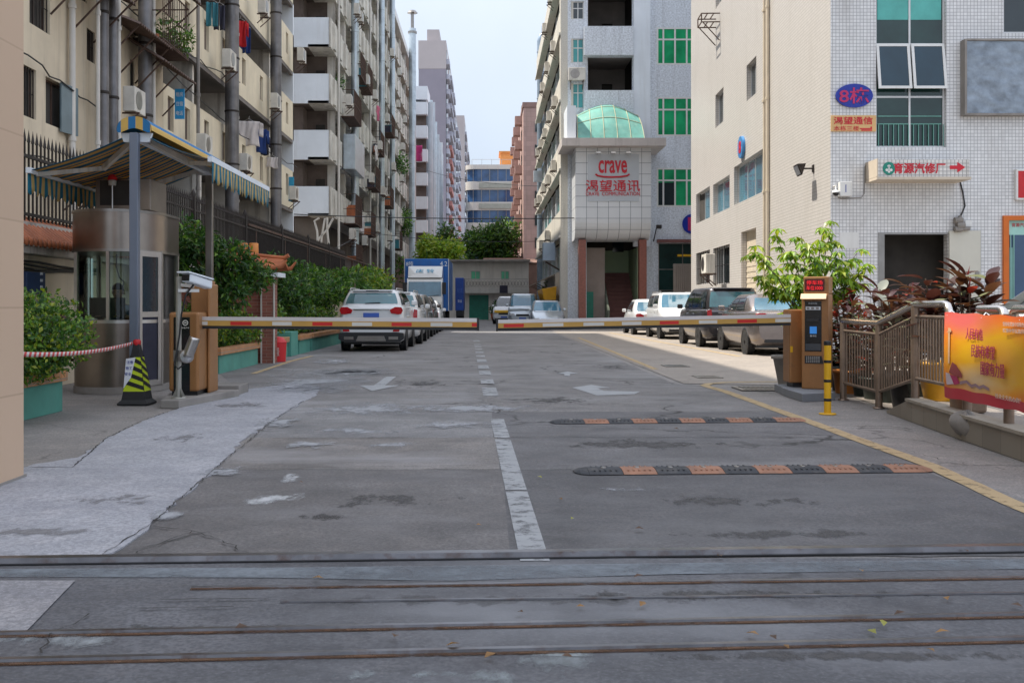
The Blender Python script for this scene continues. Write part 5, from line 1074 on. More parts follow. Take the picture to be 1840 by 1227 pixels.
cage(63.6,15.1,2.6,1.4,.7,'iron cage on the balcony block two floors above the metal enclosure'); cage(69.2,5.9,2.8,1.5,.7,'iron cage low on the balcony block behind the first pale duct'); cage(75.5,12.2,2.6,1.5,.7,'iron cage between the two middle ducts of the balcony block'); cage(83,9.1,3,1.5,.7,'iron cage past the middle ducts of the balcony block'); cage(84,15.0,3,1.5,.7,'upper iron cage past the middle ducts of the balcony block'); cage(92,6.2,3,1.5,.7,'iron cage near the far trailing plants of the balcony block')
wire(P(400,470,30),P(640,425,60),.5,'grey wire running along the left pavement towards the balcony block',.015); wire(P(747,300,125),P(1010,335,75),.6,'faint wire high across the far end of the street',.02)
# ================================================================== near left
t=thing('gate_pillar','beige stone gate pillar filling the left edge of the picture','pillar',(-3.9,7.0,0)); mb=MB(); mb.box(-4.5,-3.47,6.2,7.93,0,4.4); mb.build('shaft',M['beige_stone'],t,bevel=.012); mb=MB(); mb.box(-4.53,-3.462,6.17,7.955,0.0,.03); mb.build('base_joint',M['grey_concrete'],t)
# garden wall with tiled coping, iron fence on top
XF=-7.0
t=thing('garden_wall','cream garden wall with an orange tiled coping under the iron fence','wall',(XF,15,0)); mb=MB(); mb.box(XF-.15,XF+.1,9,70,0,2.05); mb.build('wall',M['cream_wall'],t)
mb=MB(); mb.box(XF-.2,XF+.3,9,70,2.06,2.16); mb.build('cornice',M['grimy_white'],t)
mb=MB(); n=int((21-9)/.16)
for i in range(n):
    y=9+i*.16; mb.tube([(XF-.1,y,2.62),(XF+.42,y,2.22)],.055,6); mb.lathe([(.062,0),(.062,.03),(0,.035)],(XF+.42,y,2.215),8,0,'x')
mb.box(XF-.3,XF+.36,9,21,2.17,2.19); mb.build('coping_tiles',M['terracotta'],t)
mb=MB()
for i in range(n): y=9.08+i*.16; mb.lathe([(.0,-.05),(.035,-.03),(.04,.02)],(XF+.37,y,2.2),6)
mb.build('drip_tiles',M['grimy_white'],t); mb=MB(); mb.box(XF-.2,XF+.12,9,70,2.17,2.55); mb.build('upper_wall',M['grimy_white'],t)
t=thing('iron_fence','black spiked iron fence on the garden wall below the cream tenement','fence',(XF,15,2.55)); zb_,zt_=2.56,3.78
for k in range(8):
    y0=9+k*5.4; mb=MB(); n=36
    for i in range(n):
        y=y0+.15+5.1*i/(n-1); mb.bar((XF,y,zb_),(XF,y,zt_),.026); mb.add([(XF-.03,y,zt_),(XF,y-.03,zt_),(XF+.03,y,zt_),(XF,y+.03,zt_),(XF,y,zt_+.2)],[[0,1,4],[1,2,4],[2,3,4],[3,0,4]])
    for z in (zb_+.12,zt_-.22): mb.bar((XF,y0,z),(XF,y0+5.4,z),.045)
    mb.build('panel',M['iron'],t); mb=MB(); mb.box(XF-.05,XF+.05,y0-.05,y0+.05,2.55,zt_+.1); mb.lathe([(.06,zt_+.1),(.07,zt_+.16),(.0,zt_+.3)],(XF,y0,0),8); mb.build('post',M['iron'],t)
t=thing('sheet_fence','rusty brown sheet fence continuing behind the trees in front of the balcony block','fence',(XF,34,0)); mb=MB(); mb.box(XF-.10,XF-.06,31,72,2.2,3.62); mb.build('sheet',mat('brown_fence',(.055,.038,.032),.8,.1,.3,1.2,streak=.4,dirtc=(.12,.06,.04)),t)
mb=MB(); mb.bar((XF,31,3.66),(XF,72,3.66),.07)
mb.build('top_rail',M['rust_iron'],t)
for i in range(9):
    y=32+i*4.6; mb=MB(); mb.box(XF-.05,XF+.02,y,y+.07,2.2,3.62); mb.build('post',M['rust_iron'],t)
q=P(58,509,15.2); t=thing('meter_box','dark blue box mounted on the cream garden wall','box',(XF+.1,15.2,q[2])); mb=MB(); mb.box(XF+.102,XF+.28,15.45,16.1,P(0,528,15.5)[2],P(0,488,15.5)[2]); bx=mb.build('box',mat('navy_box',(.02,.045,.12),.5,0,.1,4),t,bevel=.01)
mb=MB()
for i in range(3): mb.box(XF+.281,XF+.29,15.9,15.98,1.55+i*.1,1.59+i*.1)
mb.build('label',M['paper'],bx)
mb=MB()
for k in range(4): mb.tube([(XF+.13,9+.8*i,1.93-.035*k-.03*math.sin(i*1.3+k)) for i in range(13)],.018,5)
tag(mb.build('cable_bundle',M['black']),'bundle of black cables sagging along the garden wall under the coping','cable')
# planters with hedges
def planter(name,x0,x1,y0,y1,h,label,caplip=.05,pilaster=None,cap='cap_orange'):
    t=thing('planter_box',label,'planter',((x0+x1)/2,y0,0),'teal planter boxes'); mb=MB(); ch=.13
    mb.box(x0,x1,y0,y0+.12,0,h-ch); mb.box(x0,x1,y1-.12,y1,0,h-ch); mb.box(x0,x0+.12,y0+.12,y1-.12,0,h-ch); mb.box(x1-.12,x1,y0+.12,y1-.12,0,h-ch); mb.build('wall',M['teal_paint'],t)
    mb=MB(); l=caplip; mb.box(x0-l,x1+l,y0-l,y0+.16,h-ch+.001,h); mb.box(x0-l,x1+l,y1-.16,y1+l,h-ch+.001,h); mb.box(x0-l,x0+.16,y0+.16,y1-.16,h-ch+.001,h); mb.box(x1-.16,x1+l,y0+.16,y1-.16,h-ch+.001,h); mb.build('cap',M[cap],t,bevel=.01)
    mb=MB(); mb.box(x0+.13,x1-.13,y0+.13,y1-.13,.02,h-.06); mb.build('soil',M['soil'],t); return t
HW=[4,6,6,2]
def hedge(blobs,n,size,label,seed,mats=('dark','mid','light','yellow','olive','brown'),wts=None,group='clipped hedges in the planters',stems=()):
    r=random.Random(seed); t=thing('hedge',label,'hedge',(blobs[0][0],blobs[0][1],blobs[0][2]-blobs[0][5]),group); mb=MB(); foliage(mb,blobs,n,size,(wts or HW)+[1.6,.25],r,.7,.55); mb.build('foliage',[LF[k] for k in mats],t)
    mb=MB()
    for b in blobs:
        for _ in range(3): x,y=b[0]+r.uniform(-.3,.3)*b[3],b[1]+r.uniform(-.4,.4)*b[4]; mb.tube([(x,y,b[2]-b[5]*1.0),(x+r.uniform(-.05,.05),y,b[2]),(x+r.uniform(-.1,.1),y,b[2]+b[5]*.5)],[.016,.012,.005],5)
    mb.build('stem',M['bark'],t); return t
planter('p',-6.6,-5.22,8.6,13.0,.50,'teal planter with an orange cap beside the beige gate pillar')
hedge([(-5.85,9.4,1.0,.85,.8,.58),(-5.7,10.5,.98,.9,.85,.6),(-5.55,11.5,.98,.88,.8,.6),(-5.42,12.3,.95,.84,.7,.55),(-5.55,12.0,.66,.72,.9,.3),(-5.15,11.9,.9,.5,.6,.45)],26000,.06,'dense bright green hedge in the teal planter beside the gate pillar',41)
planter('p',-6.4,-5.05,19.95,23.3,.48,'teal planter right behind the left barrier cabinet, in front of the brick gatehouse')
planter('p',-6.3,-5.02,24.7,26.6,.5,'teal planter beside the red bin at the brick gatehouse')
mb=MB(); mb.box(-5.35,-4.95,26.75,27.7,0,.62); tag(mb.build('planter_pier',M['teal_paint'],None,bevel=.01),'square teal masonry pier between two farther planters','pier')
planter('p',-6.3,-4.95,27.9,29.6,.5,'third teal planter, a weathered one behind the square teal pier'); planter('p',-6.3,-4.95,29.9,36,.5,'farthest teal planter, running behind the white car at the kerb')
hedge([(-5.7,20.5,.85,.7,.6,.45),(-5.65,21.4,.9,.75,.7,.5),(-5.6,22.4,.85,.75,.7,.45),(-5.35,22.9,.7,.5,.5,.3)],5200,.085,'bright green hedge behind the left barrier arm, before the brick gatehouse',42,wts=[3,6,7,2])
hedge([(-5.6,25.0,.9,.65,.6,.5),(-5.6,25.9,.95,.65,.7,.5)],2600,.09,'bright green hedge in the planter beside the red bin',43,wts=[3,6,7,2])
hedge([(-5.6,28.3,.85,.65,.6,.42),(-5.6,29.2,.85,.65,.6,.42)],1900,.09,'dark green hedge in the weathered planter',44,wts=[6,6,3,1]); hedge([(-5.6,30.7,.95,.65,.9,.45),(-5.6,32.5,.95,.65,1.1,.45),(-5.6,34.8,.95,.65,1.2,.45)],2600,.11,'bright hedge in the farthest planter beside the white car',45,wts=[3,6,7,2])
# trees
def tree(base,h,blobs,n,size,label,seed,wts,mats=('dark','mid','light','yellow','olive','brown'),group='leafy trees along the garden wall',trunk_r=.09,aspect=.42,name='tree'):
    r=random.Random(seed); t=thing(name,label,'tree',base,group); mb=MB(); b=V3(base); top=Vector((blobs[0][0],blobs[0][1],blobs[0][2]))
    k=b+(top-b)*.35+Vector((.06,0,0)); mb.tube([b,b+(k-b)*.5+Vector((r.uniform(-.06,.06),0,0)),k],[trunk_r,trunk_r*.8,trunk_r*.7],8)
    for q in blobs:
        c=Vector(q[:3]); mb.tube([k,k+(c-k)*.5+rv(r)*.12,c,c+rv(r)*q[3]*.6],[trunk_r*.55,trunk_r*.38,trunk_r*.2,.008],6)
        for _ in range(4): d=rv(r); e=c+Vector((d.x*q[3],d.y*q[4],d.z*q[5]))*.85; mb.tube([k+(c-k)*.7,(k+(c-k)*.8+e)/2+rv(r)*.06,e],[trunk_r*.2,.014,.005],5)
    mb.build('trunk',M['bark'],t); mb=MB(); foliage(mb,blobs,n,size,(wts+[1.5,.2])[:len(mats)],r,.5,aspect,.25); mb.build('crown',[LF[k_] for k_ in mats],t); return t
tree((-5.75,20.8,.45),3,[(-5.5,20.5,2.25,.55,.5,.45),(-5.85,20.6,2.55,.5,.6,.4),(-5.1,21.0,2.15,.5,.5,.42),(-5.45,21.2,1.75,.6,.5,.35),(-4.75,21.4,1.9,.4,.45,.33),(-6.1,20.3,2.1,.42,.5,.45),(-5.0,20.7,1.55,.35,.4,.3)],6500,.135,'dark green leafy tree behind the left barrier arm, in front of the brick gatehouse',51,[7,3,1,0],aspect=.34)
tree((-6.0,29.0,.45),3,[(-5.9,28.4,2.0,.7,.7,.5),(-5.5,29,1.75,.75,.8,.5),(-5.2,29.8,1.9,.55,.7,.45),(-6.0,29.8,2.3,.75,.9,.42),(-5.2,28.2,1.55,.55,.6,.4)],6500,.15,'dark green leafy tree right of the brick gatehouse',52,[7,4,1,0],aspect=.36)
tree((-6.0,33.5,.45),3,[(-5.7,32.7,1.8,.75,.8,.5),(-5.3,33.8,1.75,.75,.9,.5),(-5.9,34.6,2.15,.75,1.0,.42)],4200,.16,'olive green tree above the farthest planter',53,[4,5,3,0],aspect=.4)
tree((-6.0,39,.45),3,[(-5.6,38,1.9,.85,1.1,.5),(-5.3,40,2.0,.85,1.1,.55),(-5.9,42,2.2,.85,1.2,.5)],3600,.19,'mid green tree behind the white car at the kerb',54,[4,5,3,0]); tree((-6.0,46,.3),3,[(-5.5,45,2.2,.9,1.4,.7),(-5.2,47.5,2.3,.9,1.4,.7),(-5.6,50,2.3,.9,1.5,.6)],3600,.22,'yellow green tree farthest along the garden wall near the truck',55,[1,4,6,3])
# brick gatehouse (small tiled pavilion)
t=thing('brick_gatehouse','small red brick gatehouse with an upswept tiled roof among the trees','gatehouse',(-5.8,24,0))
mb=MB(); xa=P(471,0,23.6)[0]; xb=P(491,0,23.6)[0]; mb.box(xa,xb,23.6,24.05,0,1.92); mb.box(-6.95,xa-.04,23.75,23.95,0,1.7); mb.build('wall',M['brick_red'],t)
mb=MB(); mb.box(xb+.002,xb+.03,23.57,23.63,0,1.92); mb.box(xa-.03,xa-.002,23.57,23.63,0,1.92); mb.build('corner_trim',M['grimy_white'],t)
mb=MB(); mb.box(-6.4,xb+.14,23.4,24.3,1.925,2.02); mb.build('cornice',M['panel_white'],t)
mb=MB()
def rf(i,j): s=abs(2*j-1); return (-6.5+(xb+.2+6.5)*i,23.3+1.1*j,2.03+.26*(1-s)+.06*(s**3)+.28*(1-i)**1.3)
mb.grid(rf,12,14,0,True)
for j in range(0,15):
    mb.tube([V3(rf(i/8,j/14))+Vector((0,0,.03)) for i in range(9)],.04,5)
mb.tube([V3(rf(i/8,.5))+Vector((0,0,.07)) for i in range(9)]+[(xb+.3,23.85,2.42)],.05,6)
for j in (0,1): mb.tube([V3(rf(.85,j)),V3(rf(1,j))+Vector((.05,0,.05)),V3(rf(1,j))+Vector((.16,0,.2))],[.06,.05,.02],6)
mb.build('roof',M['terracotta'],t)
mb=MB(); q0=P(436,447,24.0)
for px,dx in ((437,0),(456,.0)): q=P(px,455,24.0); mb.lathe([(.10,q[2]-.15),(.11,q[2]+.0),(.105,q[2]+.22),(.08,q[2]+.23),(.07,q[2]+.16)],(q[0],24.0,0),14)
mb.build('ridge_pot',M['orange_pot'],t)
# red bin
q=G(500,650); t=thing('red_bin','red bin standing at the foot of the brick gatehouse pillar','bin',q); mb=MB(); mb.lathe([(.17,.005),(.19,.42),(.19,.46)],q,18); mb.lathe([(.2,.45),(.12,.55),(.03,.58),(0,.58)],q,18); b_=mb.build('body',M['red'],t); text('垃圾',M['reflect_white'],b_,(q[0]+.0,q[1]-.19,.24),X3,Z3,.12,.2,.012)
# ---- guard booth ------------------------------------------------------------------------------
BX,BY=-5.58,16.0; t=thing('guard_booth','stainless steel guard booth with a curved glazed front under the striped awning','guard booth',(BX,BY,0))
plan=[]
RB=.62
for i in range(19): a_=math.pi+ (math.pi*.74)*i/18; plan.append((BX+RB*math.cos(a_),BY+RB*math.sin(a_)))
plan+= [(BX+.62,BY+.08),(BX+.62,BY+.9),(BX-.62,BY+.9)]
def ring(sc_,z0,z1,name,m,lo=None,smooth=True,idx=None,parent=None,cap=False):
    mb=MB(); pts=[(BX+(p[0]-BX)*sc_,BY+(p[1]-BY)*sc_) for p in plan]; n=len(pts)
    ids=idx if idx is not None else range(n)
    v=[(p[0],p[1],z0) for p in pts]+[(p[0],p[1],z1) for p in pts]
    fs=[[i,(i+1)%n,n+(i+1)%n,n+i] for i in ids]; us=sorted({j for f in fs for j in f}); mp_={j:k for k,j in enumerate(us)}; mb.add([v[j] for j in us],[[mp_[j] for j in f] for f in fs],0,smooth)
    if cap: mb.add(v[n:],[list(range(n))]); mb.add(v[:n],[list(range(n))[::-1]])
    return mb.build(name,m,parent or t)
M['booth_steel']=mat('booth_steel',(.28,.24,.21),.28,1,.2,1.5)
ring(1.0,.10,1.03,'base_panel',M['booth_steel'],idx=[i for i in range(22) if i not in (18,)]); ring(1.02,.0,.10,'plinth',M['grey_concrete'],cap=True); ring(1.03,1.03,1.08,'sill',M['steel'],cap=True)
ring(1.04,2.12,2.66,'fascia',M['booth_steel'],cap=True); ring(1.06,2.66,2.70,'roof',M['steel_dark'],cap=True); ring(1.05,2.08,2.12,'ceiling',M['steel_dark'],cap=True)
m,nt_,b_=newmat('clear_glass'); b_.inputs['Base Color'].default_value=(.75,.85,.8,1); b_.inputs['Roughness'].default_value=.02
tr=nd(nt_,'BsdfTransparent'); tr.inputs[0].default_value=(.62,.72,.66,1); gl_=nd(nt_,'BsdfGlossy'); gl_.inputs['Roughness'].default_value=.02; ms=nd(nt_,'MixShader'); fr_=nd(nt_,'Fresnel'); fr_.inputs[0].default_value=1.6; nt_.links.new(fr_.outputs[0],ms.inputs[0]); nt_.links.new(tr.outputs[0],ms.inputs[1]); nt_.links.new(gl_.outputs[0],ms.inputs[2]); nt_.links.new(ms.outputs[0],nt_.nodes['Material Output'].inputs[0]); M['clear_glass']=m
ring(.99,1.08,2.08,'front_glass',M['clear_glass'],idx=list(range(18))); ring(.99,1.08,2.08,'side_glass',M['clear_glass'],idx=[19,20,21])
mb=MB()
for i in (0,5,13,18): p=plan[i]; mb.box(p[0]-.022,p[0]+.022,p[1]-.022,p[1]+.022,1.08,2.08)
for p in plan[19:]: mb.box(p[0]-.03,p[0]+.03,p[1]-.03,p[1]+.03,.1,2.12)
mb.build('mullion',M['steel'],t)
p0,p1=V3((*plan[18],0)),V3((*plan[19],0)); d=(p1-p0).normalized(); L=(p1-p0).length; mb=MB(); nn=(d.y,-d.x)
mb.ubox(p0,d,nn,0,.1,-.02,.03,.1,2.1); mb.ubox(p0,d,nn,L-.1,L,-.02,.03,.1,2.1); mb.ubox(p0,d,nn,.1,L-.1,-.02,.03,.1,.18); mb.ubox(p0,d,nn,.1,L-.1,-.02,.03,1.12,1.2); mb.ubox(p0,d,nn,.1,L-.1,-.02,.03,2.02,2.1); do=mb.build('door',M['steel'],t)
mb=MB(); mb.ubox(p0,d,nn,.1,L-.1,0,.008,1.2,2.02); mb.build('pane',M['glass_dark'],do); mb=MB(); mb.ubox(p0,d,nn,.1,L-.1,-.01,.01,.18,1.12); mb.build('lower_panel',M['cl_dark'],do)
mb=MB(); mb.box(BX-.24,BX+.58,BY-.28,BY+.5,2.705,3.18); rb=mb.build('roof_cabinet',M['booth_steel'],t,bevel=.01); mb=MB(); mb.box(BX-.17,BX+.28,BY-.292,BY-.282,2.78,3.15); mb.build('dark_opening',M['dark_room'],rb)
t2=thing('beacon_lamp','small red capped lamp on a stem in front of the booth roof cabinet','lamp',(BX+.06,BY-.42,2.7)); mb=MB(); mb.tube([(BX+.06,BY-.42,2.7),(BX+.06,BY-.42,3.08)],.014,6); mb.build('stem',M['steel'],t2); mb=MB(); mb.lathe([(.055,3.06),(.06,3.13),(.04,3.14)],(BX+.06,BY-.42,0),12); mb.build('lens',M['grimy_white'],t2); mb=MB(); mb.lathe([(.07,3.141),(.06,3.19),(.03,3.22),(0,3.22)],(BX+.06,BY-.42,0),12); mb.build('red_cap',M['red'],t2)
mb=MB(); mb.box(BX-.5,BX+.35,BY-.35,BY+.05,.98,1.02); mb.build('desk',M['steel_dark'],t)
mb=MB(); mb.tube([(BX-.12,BY+.3,2.15),(BX-.12,BY+.25,1.9),(BX-.05,BY+.2,1.72),(BX+.02,BY+.2,1.65),(BX+.0,BY+.2,1.57),(BX-.12,BY+.2,1.55)],.009,5); mb.build('cable',M['black'],t)
t2=thing('computer_monitor','black computer monitor seen from behind on the booth desk','monitor',(BX-.2,BY-.2,1.1)); xa,xb=P(160,0,BY-.2)[0],P(224,0,BY-.2)[0]; mb=MB(); mb.box(xa,xb,BY-.2,BY-.16,1.10,1.41); mb.build('screen',M['black'],t2,bevel=.008); mb=MB(); mb.box((xa+xb)/2-.03,(xa+xb)/2+.03,BY-.158,BY-.13,1.03,1.3); mb.box((xa+xb)/2-.1,(xa+xb)/2+.1,BY-.2,BY-.06,1.022,1.035); mb.build('stand',M['black'],t2)
mb=MB(); mb.box(BX+.0,BX+.2,BY-.3,BY-.24,1.023,1.06); mb.box(BX+.02,BX+.18,BY-.32,BY-.22,1.061,1.08); tag(mb.build('paper_stack',M['paper']),'small stack of papers on the booth desk beside the monitor','papers')
# person in the booth
def skin_obj(name,chains,m,parent,sub=2):
    vs=[];es=[];rs=[]
    for ch in chains:
        prev=None
        for i,(p,rad,*ref) in enumerate(ch):
            if ref: k=ref[0]
            else: vs.append(p); rs.append(rad); k=len(vs)-1
            if prev is not None: es.append((prev,k))
            prev=k
    me=bpy.data.meshes.new(name); me.from_pydata(vs,es,[]); me.materials.append(m); o=bpy.data.objects.new(name,me); COL.objects.link(o); link(o,parent)
    md=o.modifiers.new('skin','SKIN'); md.use_smooth_shade=True; ly=me.skin_vertices[0]
    for i,rr in enumerate(rs): ly.data[i].radius=(rr,rr) if not isinstance(rr,tuple) else rr
    ly.data[0].use_root=True; o.modifiers.new('sub','SUBSURF').render_levels=sub; return o
PX,PY=P(214,0,BY+.3)[0],BY+.3
tp_=thing('person','person with short black hair in a pale blue shirt, seated inside the booth','person',(PX,PY,.1))
q=lambda x,y,z:(PX+x,PY+y,z)
body=[[(q(0,.05,.78),(.16,.12)),(q(0,.04,.95),(.16,.11)),(q(0,.0,1.15),(.17,.11)),(q(0,-.01,1.27),(.13,.09)),(q(0,-.02,1.34),(.055,.055)),(q(0,-.04,1.40),(.06,.07)),(q(0,-.06,1.47),(.078,.095)),(q(0,-.055,1.54),(.078,.095)),(q(0,-.045,1.59),(.05,.06))]]
for s in (-1,1):
    body.append([(None,0,3),(q(s*.19,-.01,1.24),.055),(q(s*.25,-.10,1.08),.045),(q(s*.2,-.30,1.125),.036),(q(s*.15,-.40,1.135),.03),(q(s*.14,-.45,1.135),(.038,.02))])
    k=14+ (0 if s<0 else 5)
    body.append([(None,0,0),(q(s*.1,-.02,.76),.085),(q(s*.12,-.28,.74),.07),(q(s*.12,-.40,.72),.06),(q(s*.12,-.40,.45),.05),(q(s*.12,-.40,.2),.04),(q(s*.12,-.47,.16),.04)])
bo=skin_obj('body',body,M['skin'],tp_)
for s in (-1,1):                                     # five curled fingers per hand on the keyboard edge
    for k,(dx,L) in enumerate(((-.032,.06),(-.011,.07),(.011,.068),(.03,.055))): skin_obj('finger',[[(q(s*.14+dx,-.465,1.138),.009),(q(s*.14+dx*1.1,-.465-L*.55,1.140),.008),(q(s*.14+dx*1.1,-.465-L,1.122),.007)]],M['skin'],bo,1)
    skin_obj('thumb',[[(q(s*.105,-.435,1.135),.010),(q(s*.075,-.46,1.13),.009),(q(s*.07,-.49,1.12),.008)]],M['skin'],bo,1)
mb=MB(); mb.lathe([(0,-.012),(.012,-.01),(.015,.0),(.008,.02),(0,.03)],q(0,-.152,1.475),8); 
for s in (-1,1): mb.lathe([(0,-.03),(.014,-.02),(.018,0),(.016,.02),(0,.03)],q(s*.08,-.05,1.49),8)
mb.build('nose_and_ears',M['skin'],bo)
mb=MB()
for s in (-1,1): mb.lathe([(0,-.012),(.012,0),(0,.012)],q(s*.033,-.140,1.50),8)
mb.box(PX-.025,PX+.025,PY-.150,PY-.140,1.428,1.436); mb.build('eyes_and_mouth',M['cl_dark'],bo)
mb=MB(); mb.grid(lambda i,j:(PX+.092*math.sin(math.pi*(.5*j))*math.cos(6.2832*i),PY-.05+.112*math.sin(math.pi*.5*j)*math.sin(6.2832*i)+.012,1.535+.105*math.cos(math.pi*.5*j)-(.07*j if math.sin(6.2832*i)>.1 else .0)),20,8); mb.build('hair',M['hair'],tp_)
sh=[[(q(0,.05,.85),(.175,.135)),(q(0,.04,.98),(.175,.125)),(q(0,.0,1.16),(.185,.125)),(q(0,-.01,1.265),(.145,.105)),(q(0,-.018,1.31),(.075,.07))]]
for s in (-1,1): sh.append([(None,0,3),(q(s*.19,-.01,1.24),.068),(q(s*.24,-.08,1.11),.06)])
skin_obj('shirt',sh,mat('pale_blue_shirt',(.30,.40,.55),.8,0,.08,4),tp_)
mb=MB(); mb.lathe([(.2,.62),(.21,.68),(.0,.69)],q(0,.05,0),14); mb.tube([q(0,.05,.11),q(0,.05,.62)],.03,8); mb.lathe([(.22,.105),(.2,.13),(0,.14)],q(0,.05,0),12); tag(mb.build('stool',M['black']),'black stool under the person in the booth','stool')
# ---- striped awning ---------------------------------------------------------------------------
AY0,AY1=14.2,17.9; RX=-4.72; RZ=P(0,232,AY0)[2]; LX,LZ=P(50,0,AY0)[0],P(0,303,AY0)[2]; QX,QZ=P(377,0,AY0)[0],P(0,283,AY0)[2]
M['stripe']=stripemat('awning_stripes',[(.02,.15,.25),(.60,.40,.12)],.09,0,.8,.3); M['valance']=stripemat('valance_stripes',[(.02,.22,.34),(.66,.5,.2)],.09,0,.8,.2)
def fabric(mname):                                   # cloth lets some light through
    m=M[mname]; nt=m.node_tree; b=nt.nodes['Principled BSDF']; tr=nd(nt,'BsdfTranslucent'); src=b.inputs['Base Color'].links[0].from_socket; nt.links.new(src,tr.inputs[0]); ms=nd(nt,'MixShader'); ms.inputs[0].default_value=.35; nt.links.new(b.outputs[0],ms.inputs[1]); nt.links.new(tr.outputs[0],ms.inputs[2]); nt.links.new(ms.outputs[0],nt.nodes['Material Output'].inputs[0])
fabric('stripe'); fabric('valance')
ta=thing('striped_awning','two sided retractable awning of blue and yellow stripes over the guard booth','awning',(RX,AY0,0))
for nm,ex,ez in (('canopy',LX,LZ),('canopy',QX,QZ)):
    mb=MB(); mb.grid(lambda i,j:(RX+(ex-RX)*j,AY0+.05+(AY1-AY0)*i,RZ-.02+(ez-RZ)*j-.05*math.sin(math.pi*j)+.008*math.sin(i*60)),60,10,0,True,lambda i,j:((AY1-AY0)*i,j)); mb.build(nm,M['stripe'],ta,solid=.006)
    mb=MB(); n=66
    mb.grid(lambda i,j:(ex+.015*math.sin(i*40)*j*(1 if ex<RX else -1)+(-.02 if ex<RX else .02),AY0+.05+(AY1-AY0)*i,ez-.05-j*(.26+.035*math.sin(i*n*1.45))),120,3,0,True,lambda i,j:((AY1-AY0)*i,j)); mb.build('valance',M['valance'],ta,solid=.006)
    mb=MB(); mb.bar((ex,AY0,ez-.02),(ex,AY1+.05,ez-.02),.06,.075); fb=mb.build('front_bar',M['panel_white'],ta)
    for y in (AY0+.25,AY1-.25):
        mb=MB(); mx=RX+(ex-RX)*.5; mz=RZ-.16+(ez-RZ)*.5; mb.bar((RX+(.12 if ex>RX else -.12),y,RZ-.13),(mx,y+(.55 if y<16 else -.55),mz),.055,.075); mb.bar((mx,y+(.55 if y<16 else -.55),mz),(ex,y,ez-.05),.045,.06); mb.build('folding_arm',M['grimy_white'],ta)
mb=MB(); 
mb.grid(lambda i,j:(RX+.235*math.cos(math.pi*(1-i)),AY0-.06+(AY1-AY0+.12)*j,RZ-.03+.19*math.sin(math.pi*i)**.8),16,30,0,True,lambda i,j:(RX+.235*math.cos(math.pi*(1-i)),0)); 
mb.grid(lambda i,j:(RX+.235*math.cos(math.pi*(1-i))*(1-.02),AY0-.06,RZ-.03+.19*math.sin(math.pi*i)**.8*j+(-.03*math.sin(i*9.4)*(1-j))),16,4,0,True,lambda i,j:(RX+.235*math.cos(math.pi*(1-i)),0)); mb.build('cover',stripemat('cover_stripes',[(.01,.16,.38),(.62,.40,.10)],.10,0,.7,.15),ta)
mb=MB(); mb.prism([(RX-.21,RZ-.05),(RX-.17,RZ-.17),(RX+.17,RZ-.17),(RX+.21,RZ-.05)],'y',AY0+.03,AY0+.09); mb.prism([(RX-.21,RZ-.05),(RX-.17,RZ-.17),(RX+.17,RZ-.17),(RX+.21,RZ-.05)],'y',AY1-.06,AY1-.0); mb.bar((RX,AY0+.09,RZ-.1),(RX,AY1-.06,RZ-.1),.1,.1); mb.build('bracket',M['panel_white'],ta)
M['post_blue']=mat('post_blue',(.17,.20,.26),.4,.3,.06,2)
for y,m in ((AY0-.085,'post_blue'),(AY1+.03,'steel_dark')):
    mb=MB(); mb.box(RX-.057,RX+.057,y,y+.11,.012,RZ-.06); po=mb.build('post',M[m],ta,bevel=.008); mb=MB(); mb.box(RX-.13,RX+.13,y-.07,y+.18,.0,.011); mb.build('base_plate',M['steel_dark'],po)
# ---- traffic cone and tape --------------------------------------------------------------------
cx,cy=-4.58,13.84; t=thing('traffic_cone','black and lime striped square traffic cone with a red top and a paper notice','traffic cone',(cx,cy,0))
def conew(z): return .155-.115*(z-.07)/.72
mb=MB(); mb.box(cx-.2,cx+.2,cy-.2,cy+.2,.004,.035); mb.build('base',M['rubber'],t,bevel=.012); mb=MB(); 
vs=[]
for z in (.035,.07,.79):
    h_=.19 if z==.035 else conew(z); vs+=[(cx-h_,cy-h_,z),(cx+h_,cy-h_,z),(cx+h_,cy+h_,z),(cx-h_,cy+h_,z)]
mb.add(vs,[[j*4+i,j*4+(i+1)%4,j*4+4+(i+1)%4,j*4+4+i] for j in (0,1) for i in range(4)]+[[8,9,10,11]]); co=mb.build('body',M['rubber'],t,bevel=.006)
mb=MB()
def cf(s,z,o=.004,side=0):
    h_=conew(z)+o; return [(cx+s*h_*.96,cy-h_,z),(cx+h_,cy+s*h_*.96,z),(cx-s*h_*.96,cy+h_,z),(cx-h_,cy-s*h_*.96,z)][side]
for side in range(4): mb.quad(cf(-1,.18,.003,side),cf(1,.18,.003,side),cf(1,.62,.003,side),cf(-1,.62,.003,side))
slv=mb.build('reflective_sleeve',M['lime'],co); mb=MB()
for side in range(4):
    for k in range(4):
        z=.235+.105*k; mb.quad(cf(-1,z+.04,.006,side),cf(1,z-.04,.006,side),cf(1,z+.015,.006,side),cf(-1,z+.095,.006,side))
mb.build('stripe',M['black'],slv)
mb=MB(); mb.add([cf(-1.5,.60,.011),cf(.1,.62,.011),cf(-.35,.36,.011),cf(-.95,.22,.011)],[[0,1,2,3]]); nt2=mb.build('paper_notice',M['paper'],co)
for k,s in enumerate(('注意','施工','安全')): p_=cf(-.72,.555-.075*k,.013); text(s,M['sign_blue'],nt2,p_,X3,Z3,.085,.045,.002)
mb=MB(); mb.lathe([(.045,.775),(.052,.80),(.05,.835),(.03,.85),(0,.852)],(cx,cy,0),12); mb.build('red_top',M['red'],t)
M['tape']=stripemat('tape',[(.62,.58,.55),(.55,.03,.03)],.07,0,.5,.1)
